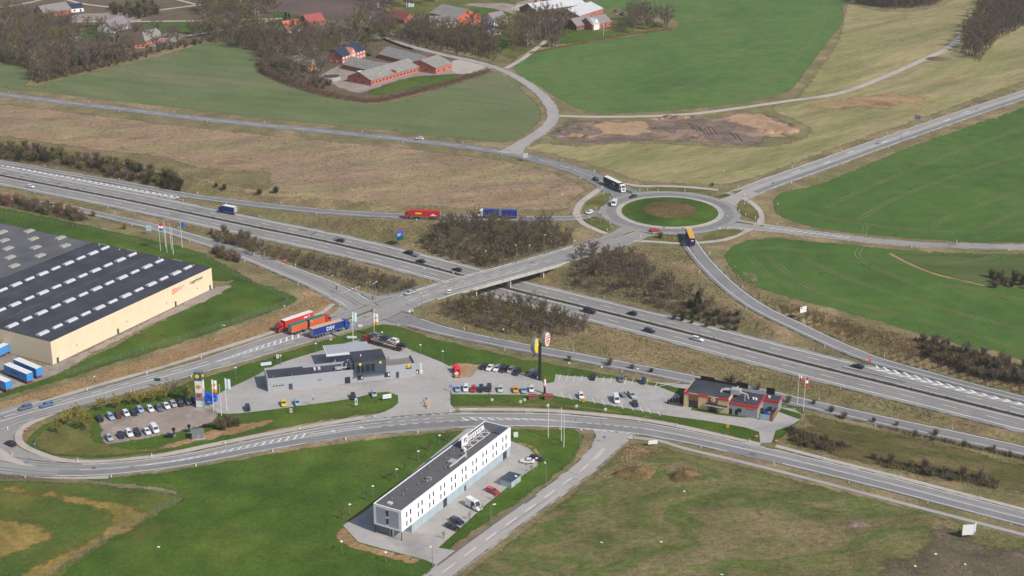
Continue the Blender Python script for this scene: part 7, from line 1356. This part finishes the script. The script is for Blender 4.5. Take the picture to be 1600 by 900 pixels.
# ---- tall mast with two oval signs
w = G(843.5,594); h = height(843.5,594,541); t = thing('sign_mast', 'tall black mast with a yellow green oval sign and a white burger oval sign', 'sign', (w.x, w.y, 0), 0); MB().tube((0,0,-.2),(0,0,h+1.2),.62,.5,10).build('mast', M['mast_black'], t)
def oval(nm, mface, cx, cy, z, rx, rzv, az, m_side):
    n = 28; c, s_ = math.cos(az), math.sin(az); pr = lambda u, v, d: (cx+c*u+s_*d, cy+s_*u-c*d, z+v); mb = MB()
    ring = lambda d, k=1.0: [pr(rx*k*math.cos(2*math.pi*i/n), rzv*k*math.sin(2*math.pi*i/n), d) for i in range(n)]
    mb.loft([ring(-.75,.96), ring(-.65), ring(.65), ring(.75,.96)]); o_ = mb.build(nm, M[m_side], t); k = MB(); k.loft([ring(.755,.86), ring(.80,.84)]); k.build('sign_face', M[mface], o_); return o_, pr
o1, pr1 = oval('oval_sign', 'yellow_sign', -1.6, -.2, h+.4, 1.9, 2.9, 1.0, 'galvanised'); k = MB()
pts = [(1.9*.85*math.cos(a), 2.9*.85*math.sin(a)) for a in np.linspace(-.95, .95, 12)]; vs = [pr1(u, v, .82) for u, v in pts]; k.add(vs, [tuple(range(len(vs)))]); k.build('green_field', M['green_sign'], o1); k = MB(); k.add([pr1(u, v, .86) for u, v in ((-.4,-.4),(1.3,.1),(1.3,1.0),(-.4,.5))], [(0,1,2,3)]); k.build('white_band', M['pale_sign'], o1)
o2, pr2 = oval('oval_sign', 'white_paint', 1.9, .3, h+2.5, 1.8, 2.8, 1.0, 'galvanised'); 
for v0, v1, m in ((1.0,1.8,'orange_sign'),(-1.8,-1.0,'orange_sign')):
    k = MB(); sgn = 1 if v0 > 0 else -1; pts = [(-1.25,v0 if sgn > 0 else v1),(1.25,v0 if sgn > 0 else v1),(.95,(v1 if sgn > 0 else v0)*.86),(0,v1 if sgn > 0 else v0),(-.95,(v1 if sgn > 0 else v0)*.86)]; vs = [pr2(u, v, .83) for u, v in pts]; k.add(vs if sgn > 0 else vs[::-1], [tuple(range(5))]); k.build('bun_shape', M[m], o2)
for body, v in (('BURGER',.5),('KING',-.5)):
    X = Vector(pr2(1,0,.84))-Vector(pr2(0,0,.84)); text(body, .66 if body == 'BURGER' else .85, M['red_sign'], o2, pr2(0, v, .85), X, bold=.03)
k = MB(); k.tube((0,0,h-.6),(-1.6,-.3,h-.6),.14); k.tube((0,0,h+.9),(1.9,.3,h+.9),.14); k.tube((-1.6,-.3,h-2.8),(-2.6,-.6,h-3.6),.2); k.build('bracket', M['mast_black'], t)
# ---- parasol / play stand
w = G(714,586); t = thing('parasol_stand', 'red parasol stand with dark panels on the sandy patio', 'parasol stand', (w.x, w.y, .06), .1); t.scale = (.8,.8,.85)
for i, (x, y, z) in enumerate(((-.2,4.2,2.4),(.3,2.0,2.2))):
    k = MB(); k.loft([[(x-1.4,y-1.2,z),(x+1.4,y-1.2,z),(x+1.4,y+1.2,z),(x-1.4,y+1.2,z)], [(x-.15,y-.15,z+.9),(x+.15,y-.15,z+.9),(x+.15,y+.15,z+.9),(x-.15,y+.15,z+.9)]]); k.build('canopy', M['red_sign'], t); MB().tube((x,y,0),(x,y,z+.8),.06,.06,6).build('pole', M['galvanised'], t); bx('side_cloth', 'red_sign', t, x-1.2, x+1.2, y-1.15, y-1.1, .9, z); bx('dark_window', 'black_plastic', t, x-.1, x+.7, y-1.19, y-1.15, 1.1, 1.8)
bx('counter', 'red_sign', t, -1.3, 1.5, -.6, .4, 0, 1.1); bx('dark_window', 'black_plastic', t, .2, .9, -.65, -.6, .4, .9)
w = G(713.5,590); t = thing('spring_rider', 'small round white and orange ride figure stand beside the parasol stand', 'play stand', (w.x, w.y, .06), 0); MB().tube((0,0,0),(0,0,1.0),.1).build('post', M['galvanised'], t); MB().tube((0,-.1,1.5),(0,.1,1.5),.65,.65,14).build('disc', M['pale_sign'], t); bx('seat', 'orange_sign', t, -.5, .5, -.5, .3, .3, .6); bx('side_panel', 'black_plastic', t, -.95, -.75, -.3, .3, .1, .8); bx('side_panel', 'black_plastic', t, .75, .95, -.3, .3, .1, .8)
w = G(851,615); t = thing('advertising_column', 'white inflatable advertising column with red top beside the sign mast', 'advertising column', (w.x, w.y, .06), 0); h = height(851,615,588); k = MB(); n = 10
k.loft([[(r_*math.cos(2*math.pi*i/n), r_*math.sin(2*math.pi*i/n), h*z) for i in range(n)] for z, r_ in ((.35,.25),(.45,.4),(.6,.45),(.75,.4),(.84,.28))]); k.build('body', M['white_paint'], t); MB().tube((0,0,h*.84),(0,0,h),.34,.12,10).build('top', M['red_sign'], t); MB().tube((0,0,h*.38),(0,0,h*.46),.42,.42,10).build('band', M['red_sign'], t); MB().tube((0,0,0),(0,0,h*.35),.4,.35,8).build('base', M['black_plastic'], t)
# ---- sheds, shelters, kiosks
w = G(798,755); t = thing('bicycle_shelter', 'low shelter with dark slatted roof in the hotel car park', 'shelter', (w.x, w.y, .06), heading(798,755,26,-20))
bx('wall', 'panel_blue_grey', t, -2.6, 2.6, -1.9, -1.75, 0, 2.1); bx('wall', 'panel_blue_grey', t, -2.7, -2.6, -1.9, 1.9, 0, 2.1); bx('wall', 'galvanised', t, 2.6, 2.7, -1.9, 1.9, 0, 2.1)
for i in range(7): bx('roof_slat', 'slate_panel', t, -2.8+i*.8, -2.1+i*.8, -2.1, 2.1, 2.12, 2.25)
for x in (-2.5,2.5):
    for y in (-1.8,1.8): bx('post', 'galvanised', t, x-.06, x+.06, y-.06, y+.06, 0, 2.12)
w = G(309,684); t = thing('kiosk', 'small grey technical kiosk on a pale slab below the gravel car park', 'kiosk', (w.x, w.y, .05), heading(309,684,10,-1.4)); bx('slab', 'concrete', t, -2.2, 2.2, -1.6, 1.6, 0, .15); bx('wall', 'concrete_dark', t, -1.9, 1.9, -1.3, 1.3, .15, 2.3); bx('roof', 'steel_grey', t, -2.05, 2.05, -1.45, 1.45, 2.3, 2.5); bx('door', 'galvanised', t, -.3, .6, -1.33, -1.3, .2, 2.0)
for x, y, l in ((272,681,'black charging post in the gravel car park beside the white van row'),(296,676,'dark charging post in the gravel car park beside the kiosk')): blk('charging_post', l, 'charging post', x, y, [('post_body', 'slate_panel', -.3, .3, -.25, .25, 0, 2.0), ('head', 'black_plastic', -.5, .5, -.3, .3, 2.0, 2.7), ('base', 'concrete', -.5, .5, -.4, .4, 0, .12)])
for x, y, l in ((264,684,'long dark bench-like barrier at the gravel car park edge'),(323,668,'black bin store beside the brown shrubs')): blk('barrier_box', l, 'barrier', x, y, [('box', 'black_plastic', -1.3, 1.3, -.35, .35, .1, 1.0), ('foot', 'concrete', -1.2, -1.0, -.3, .3, 0, .1), ('foot', 'concrete', 1.0, 1.2, -.3, .3, 0, .1)])
w = G(326,629); t = thing('container_stack', 'bright blue recycling containers beside the sign totem', 'container', (w.x, w.y, .05), -.1); 
for x0, x1, y0, y1, h_ in ((-1.9,1.7,-1.4,.6,2.0),(-2.1,-.2,.7,2.6,2.6),(.1,2.4,.7,2.4,2.3)): k = bx('container', 'blue_plastic', t, x0, x1, y0, y1, 0, h_); bx('opening', 'lorry_navy', k, x0+.3, (x0+x1)/2, y0-.03, y0, h_*.45, h_*.8); bx('label_panel', 'light_blue', k, (x0+x1)/2+.1, x1-.3, y0-.03, y0, h_*.3, h_*.6)
for x, y, l in ((832,624,'brown roofed small timber shelter below the white hatchback row end'),(857,624,'brown roofed timber bin shelter beside the advertising column')): blk('bin_shelter', l, 'bin shelter', x, y, [('wall', 'brown_wood', -1.3, 1.3, -.8, -.7, 0, 1.5), ('wall', 'brown_wood', -1.3, -1.2, -.7, .8, 0, 1.5), ('wall', 'brown_wood', 1.2, 1.3, -.7, .8, 0, 1.5), ('roof', 'tile_red', -1.5, 1.5, -1.0, 1.0, 1.5, 1.65)])
# ---- road signs and boards
def board(name, label, px, py, top, wd, ht, face, m, posts=2, group=None, marks=(), back='galvanised', cat='road sign'):
    """panel whose top reaches photo row 'top'; face = yaw of its outward normal"""
    w = G(px, py); h = height(px, py, top); t = thing(name, label, cat, (w.x, w.y, w.z), face+math.pi/2, group)
    p = bx('panel', m, t, -wd/2, wd/2, -.05, .03, h-ht, h); bx('panel_back', back, p, -wd/2+.02, wd/2-.02, .03, .05, h-ht+.02, h-.02)
    for x in ([0] if posts == 1 else [(-.5+(i/(posts-1)))*wd*.8 for i in range(posts)]): MB().tube((x,.1,-.2),(x,.1,h-.05),.07,.07,6).build('post', M['galvanised'], t)
    for x0, x1, z0, z1, mm in marks: bx('panel_mark', mm, p, wd*x0-wd/2, wd*x1-wd/2, -.07, -.05, h-ht+ht*z0, h-ht+ht*z1)
    return t
FC = -math.pi/2
board('motorway_sign', 'large blue and green direction sign beside the motorway before the bridge', 625,384,361,3.4,4.2,heading(625,380,10,5),'blue_sign',3,marks=((0,1,0,.38,'green_sign'),(.15,.7,.66,.72,'white_paint'),(.15,.6,.5,.55,'white_paint'),(.2,.8,.2,.26,'white_paint')))
board('direction_sign', 'blue sign board seen from behind on the hay meadow roadside', 1433,192,180,3.4,2.4,heading(1433,190,4,-3)+math.pi*.0,'blue_sign',2); board('direction_sign', 'pale grey rear of a direction sign at the country road bend', 821,252,239,2.6,2.6,FC+.3,'zinc',2); board('information_board', 'white information board on posts above the curving slip road', 1254,500,479,3.0,2.4,FC+.5,'white_paint',2,marks=((.1,.35,.7,.9,'green_sign'),(.4,.9,.4,.46,'galvanised')),cat='board'); board('direction_sign', 'pale blue direction sign beside the slip road by the flagpoles', 233,366,352,2.4,2.6,FC-.2,'pale_sign',2,marks=((.1,.9,.45,.5,'blue_sign'),)); 
board('direction_sign', 'pale rear of a direction sign on the roundabout splitter verge', 936,342,333,2.4,1.6,FC,'galvanised',2); board('direction_sign', 'green and white direction sign on the bridge railing end', 702,462,452,1.4,1.4,FC+.2,'white_paint',1,marks=((0,1,.2,.5,'green_sign'),)); board('direction_sign', 'green direction sign over the main road below the warehouse', 247,606,591,2.2,1.0,FC,'green_sign',1); board('parking_sign', 'small blue parking sign at the corner of the car row', 704,612,601,.9,.9,FC,'blue_sign',1,marks=((.3,.4,.2,.8,'white_paint'),(.4,.65,.5,.8,'white_paint')))
board('direction_sign', 'pale direction sign on the corner lawn by the slip road mouth', 642,490,484,1.8,1.0,FC+.4,'pale_sign',1)
for x, y, tp, l in ((1207,297,286,'blue keep-right sign on the road between meadow and wheat'),(1037,366,355,'blue arrow sign on the lower left of the roundabout island'),(1066,366,357,'blue arrow sign on the lower right of the roundabout island'),(1152,352,347,'blue keep-right sign on the thin splitter island'),(46,727,718,'blue keep-right sign on the junction island'),(944,692,683,'blue keep-right sign on the hotel road island'),(666,632,623,'blue keep-right sign on the forecourt splitter island'),(55,701,694,'blue and white sign on the green bank inside the bend')):
    w = G(x, y); h = max(1.6, height(x, y, tp)); t = thing('traffic_sign', l, 'traffic sign', (w.x, w.y, .15), 0); MB().tube((0,.05,0),(0,.05,h),.05,.05,6).build('post', M['galvanised'], t); d = MB().tube((0,0,h-.1),(0,-.05,h-.1),.42,.42,14).build('disc', M['blue_sign'], t); MB().tube((-.15,-.07,h+.05),(.15,-.07,h-.25),.06,.06,4).build('arrow', M['white_paint'], d)
w = G(667,636); t = thing('traffic_sign', 'yellow marker box on the forecourt splitter island', 'traffic sign', (w.x, w.y, .3), 0); bx('marker', 'orange_sign', t, -.35, .35, -.3, .3, .1, 1.0); bx('foot', 'black_plastic', t, -.4, .4, -.35, .35, 0, .1)
def round_sign(label, px, py, tp, m='red_sign', both=False):
    w = G(px, py); h = height(px, py, tp); t = thing('traffic_sign', label, 'traffic sign', (w.x, w.y, w.z), 0); MB().tube((0,.06,-.1),(0,.06,h),.05,.05,6).build('post', M['galvanised'], t)
    d = MB().tube((0,0,h-.45),(0,-.06,h-.45),.5,.5,16).build('disc', M[m], t); bx('bar', 'white_paint', d, -.35, .35, -.09, -.06, h-.53, h-.37)
    if both: d2 = MB().tube((0,0,h-1.6),(0,-.06,h-1.6),.45,.45,16).build('disc', M[m], t)
round_sign('double red no-entry sign between thicket and slip road', 446,417,405,both=True); round_sign('red no-entry sign behind the traffic lights', 561,458,448); round_sign('red no-entry sign at the start of the chevron markings', 1358,573,558,both=True); round_sign('red no-entry sign beside the slip road under the field bank', 1315,531,519); round_sign('red no-entry sign at the left of the drive exit', 1182,685,679); round_sign('red no-entry sign at the right of the drive exit', 1213,692,686); round_sign('red and white sign where the cycle path meets the junction', 41,675,669); round_sign('small red sign on the slip road corner', 411,428,417)
# posts with banners
def banner_post(label, px, py, tp, m='white_paint', wd=.9, mark='slate_panel'):
    w = G(px, py); h = height(px, py, tp); t = thing('banner_sign', label, 'banner', (w.x, w.y, w.z), RNG.uniform(-.3,.3)); MB().tube((-wd/2,0,-.1),(-wd/2,0,h),.04,.04,5).build('post', M['galvanised'], t); mb = MB(); mb.slab((-wd/2,0,h*.25),(wd/2,0,h*.3),(wd/2,0,h*.97),(-wd/2,0,h),.03); c = mb.build('banner', M[m], t); bx('banner_mark', mark, c, -wd*.2, wd*.2, -.04, -.02, h*.5, h*.75)
for a in (('white banner flag on the lawn beside the navy car',557,637,622),('white banner flag left of the bright yellow car',455,647,638),('white pump-side banner on the forecourt edge next to the pale blue car',490,634,617),('white banner flag on the lawn behind the lorries',517,535,523),('white banner flag on the lawn behind the garage end',434,562,554),('orange banner flag on the verge beside the restaurant drive',1137,670,663),('orange and white banner beside the lone white hatchback',912,630,622)): banner_post(*a, m='orange_sign' if 'orange' in a[0] else 'white_paint')
board('cloth_banner', 'pale yellow banner strung on the lawn behind the garage end', 416,573,566,3.8,1.2,FC+.35,'pale_sign',2,cat='banner'); board('cloth_banner', 'pale blue banner strung behind the pump canopy', 550,531,525,3.6,.9,FC,'pale_sign',2,cat='banner'); board('cloth_banner', 'white banner strung at the tip of the station lawn', 605,626,616,3.0,1.5,FC+.4,'white_paint',2,cat='banner',marks=((.1,.9,.3,.7,'pale_sign'),)); board('notice_board', 'small white notice board on the lawn at the junction kerb', 563,512,507,1.6,1.0,FC,'white_paint',2,cat='board'); board('notice_board', 'white sign panel on the hotel lawn beside the far end', 806,684,675,1.4,1.8,FC,'white_paint',2,cat='board'); board('billboard', 'white billboard lying low at the vacant lot corner', 1020,697,688,3.0,1.3,FC+.2,'white_paint',2,cat='billboard'); board('notice_board', 'small white tilted board at the corner of the vacant lot', 985,687,682,1.4,.8,FC-.3,'white_paint',2,cat='board')
for x, y, l in ((819+1,631,'below the amber hatchback'),(769,631,'below the black estate car'),(856,640,'below the timber bin shelter'),(901,641,'below the lone white hatchback'),(946,646,'below the marked bays'),(813.5,634,'beside the timber shelter')):
    w = G(x, y); t = thing('verge_sign', 'small round orange and white sign on the verge '+l, 'sign', (w.x, w.y, .05), 0); MB().tube((0,0,0),(0,0,1.3),.04,.04,5).build('post', M['galvanised'], t); d = MB().tube((0,0,1.5),(0,-.06,1.5),.5,.5,14).build('disc', M['pale_sign'], t); bx('disc_mark', 'orange_sign', d, -.25, .25, -.09, -.06, 1.35, 1.65)
# corner billboard, three-sided
w = G(1515,840); h = height(1515,840,819); t = thing('billboard', 'V-shaped white and navy billboard standing in the vacant lot', 'billboard', (w.x, w.y, 0), -.25); k = MB(); k.slab((-2.2,-1.0,1.0),(.9,.2,1.0),(.9,.2,h),(-2.2,-1.0,h),.08); p = k.build('panel', M['white_paint'], t); k = MB(); k.slab((.95,.22,1.0),(1.5,2.2,1.0),(1.5,2.2,h*.94),(.95,.22,h),.08); k.build('panel', M['pale_sign'], t); k = MB(); k.slab((.35,-.06,1.05),(.85,.13,1.05),(.85,.13,h-.05),(.35,-.06,h-.05),-.02); k.build('panel_stripe', M['lorry_navy'], p); k = MB()
for z in (.42,.55,.68): k.slab((-1.6,-.80,h*z),(.1,-.14,h*z),(.1,-.14,h*z+.2),(-1.6,-.80,h*z+.2),-.02)
k.build('panel_text_lines', M['light_blue'], p)['kind'] = 'stuff'
for x, y in ((-2.0,-.8),(.9,.3),(1.45,2.1)): MB().tube((x,y,-.1),(x,y,h*.95),.08,.08,6).build('post', M['brown_wood'], t)
MB().tube((.9,.3,h*.5),(2.6,-1.4,0),.06,.06,5).build('brace', M['brown_wood'], t)
# traffic lights
for x, y, tp, l in ((583,481,464,'on the splitter island corner'),(582,499,484,'on the near kerb of the junction'),(526,459,448,'at the slip road stop line'),(644,498,486,'at the lower slip road mouth')):
    w = G(x, y); h = height(x, y, tp); t = thing('traffic_light', 'black traffic light '+l, 'traffic light', (w.x, w.y, .1), 0); MB().tube((0,0,0),(0,0,h),.07,.07,6).build('post', M['galvanised'], t); hd_ = bx('signal_head', 'black_plastic', t, -.25, .25, -.25, .05, h-1.1, h+.1)
    for i, m in enumerate(('red_sign','orange_sign','green_sign')): MB().tube((0,-.25,h-.1-i*.36),(0,-.3,h-.1-i*.36),.13,.13,10).build('lens', M[m], hd_)
# ---- mesh fences
def fence(label, px, step=3.0, h=1.9):
    r = Road([(x, y, 1) for x, y in px], step); t = thing('mesh_fence', label, 'fence'); k = MB()
    for i, s in enumerate(r.s):
        x, y, _ = r.at(s, 0); z = gz(x, y); MB().tube((x,y,z-.1),(x,y,z+h),.05,.05,5).build('post', M['galvanised'], t)
    for z_ in (.1,.5,.9,1.3,h-.1):
        r.strip(k, -.012, .012, z_); 
    for s in np.arange(0, r.s[-1], .5):
        x, y, _ = r.at(s, 0); tx, ty = math.cos(r.ang(s))*.02, math.sin(r.ang(s))*.02; k.quad((x-tx,y-ty,.05),(x+tx,y+ty,.05),(x+tx,y+ty,h-.05),(x-tx,y-ty,h-.05))
    o_ = k.build('wire_mesh', M['galvanised'], t); o_['kind'] = 'stuff'
def poly_fence(label, px, **kw):
    pts = []
    for a, b in zip(px, px[1:]):
        for i in range(4): pts.append((a[0]+(b[0]-a[0])*i/4, a[1]+(b[1]-a[1])*i/4))
    fence(label, pts+[px[-1]], **kw)
poly_fence('wire mesh fence around the warehouse lawn', [(-20,331),(0,335),(150,363),(320,407),(380,438),(449,468),(447,476),(400,493),(300,526),(200,557),(105,586)]); poly_fence('wire mesh fence between the yellow striped meadow and the hotel lawn', [(-20,744),(145,756.5),(285,777.5),(180,836),(75,902)])
fence('low timber rail along the upper edge of the gravel car park', [(160,652),(200,646),(260,634),(310,625)], h=.8)
# ---- rubble heaps, spoil mounds
def mound(name, label, px, py, rx, ry, h, m, seed, cat='mound'):
    w = G(px, py); r = random.Random(seed); mb = MB(); n = 22; rings = []; ph = [r.uniform(0,6.28) for _ in range(6)]
    for j in range(7):
        t_ = j/6; ring_ = []
        for i in range(n):
            a = 2*math.pi*i/n; k = (1-t_)*(1+.22*math.sin(2*a+ph[0])+.15*math.sin(3*a+ph[1])+.1*math.sin(5*a+ph[2])); ring_.append((rx*k*math.cos(a), ry*k*math.sin(a), h*(1-(1-t_)**2)*(1+.12*math.sin(3*a+ph[3]+j))-.05))
        rings.append(ring_)
    mb.loft(rings, caps=False); o_ = mb.build(name, M[m], None, smooth=True); o_.location = (w.x, w.y, w.z+.02); return tag(o_, label, cat)
mound('earth_mound', 'larger grass grown earth mound in the vacant lot corner', 993,742,5.6,4.4,2.2,'brown_scrub',1); mound('earth_mound', 'smaller grass grown earth mound in the vacant lot', 1069,745,5.4,3.4,1.8,'brown_scrub',2); mound('earth_mound', 'small dark heap in the middle of the vacant lot', 1341,820,3.0,2.2,.8,'bare_soil',3); 
for i_, (x, y, a, b, h, m_) in enumerate(((1045,184,4,3,1.6,'bare_soil'),(1058,185,4.5,3,1.8,'bare_soil'),(1070,184,3.5,3,1.5,'straw_bank'),(1032,186,3.5,2.5,1.3,'bare_soil'),(1020,186,3,2.5,1.1,'straw_bank'),(1083,184,3,2.5,1.2,'bare_soil'))): mound('spoil_heap', 'brown spoil heap in the row along the farm lane', x, y, a, b, h, m_, 30+i_)['group'] = 'spoil heaps along the farm lane'
for i_, (x, y, a, b, h, m_) in enumerate(((880,206,4,4,1.3,'bare_soil'),(898,212,5,3.5,1.4,'straw_bank'),(872,214,3.5,3,1.0,'bare_soil'),(910,202,4,3,1.0,'bare_soil'),(890,198,4,3,1.1,'bare_soil'),(918,214,3,3,1.1,'bare_soil'))): mound('spoil_heap', 'low rubble heap at the village road end of the building plot', x, y, a, b, h, m_, 50+i_)['group'] = 'rubble heaps at the road end of the plot'
for i_, (x, y, a, b, h) in enumerate(((1205,206,5,4,1.4),(1222,207,5.5,4,1.6),(1238,205,4,4,1.2),(1212,212,4,3,1.0))): mound('spoil_heap', 'sandy spoil heap at the meadow end of the building plot', x, y, a, b, h, 'sandy_soil', 70+i_)['group'] = 'sandy heaps at the end of the plot'
k = MB()
for x, y in ((1075,192),(1081,194),(1087,195),(1093,198),(1100,200),(1106,200),(1112,199),(1142,207),(1150,209)):
    r = Road([(x, y, 1), (x+4, y+5, 1), (x+9, y+11, 1)], 2); r.strip(k, -.5, .5, .06)
tag(k.build('digger_ruts', M['timber_dark']), kind='structure')
mound('rubble_heap', 'pale rubble heap in the village farmyard', 815,14,9,8,3.0,'concrete_path',7); mound('brush_heap', 'dark brush heap beside the farm lane wood', 1467,93,7,6,1.8,'twigs_brown',8)
w = G(636,11); t = thing('bale_stack', 'stack of pale green wrapped bales behind the large barn', 'bales', (w.x, w.y, 0), .2)
for i in range(4):
    for j in range(3-i//2): MB().tube((i*1.6,-.7,.7+j*1.25),(i*1.6,.7,.7+j*1.25),.7,.7,12).build('bale', M['pale_sign'], t)
for i, (x, y) in enumerate(((248,855),(1033,847),(940,848),(1069,768),(1430,885),(1462,866),(1508,882),(1128,898))):
    w = G(x, y); k = MB().box(-.35,.35,-.25,.25,0,.12); o_ = k.build('litter', M['white_paint']); o_.location = (w.x, w.y, .03); o_.rotation_euler = (.1, .05, i*1.3); tag(o_, 'scrap of white litter lying on the grass', 'litter', 'white litter scattered on the grass')

# ---- thin spring haze over the whole place
mb = MB(); mb.box(-2600, 2600, -300, 3000, -12, 260); hz = bpy.data.materials.new('haze_air'); hz.use_nodes = True; nt = hz.node_tree
for n_ in list(nt.nodes):
    if n_.type == 'BSDF_PRINCIPLED': nt.nodes.remove(n_)
pv = nd(nt, 'ShaderNodeVolumePrincipled'); pv.inputs['Color'].default_value = (.86, .9, .95, 1); pv.inputs['Density'].default_value = HAZE; pv.inputs['Anisotropy'].default_value = .2
nt.links.new(pv.outputs[0], [n_ for n_ in nt.nodes if n_.type == 'OUTPUT_MATERIAL'][0].inputs['Volume'])
tag(mb.build('haze', hz), kind='stuff')
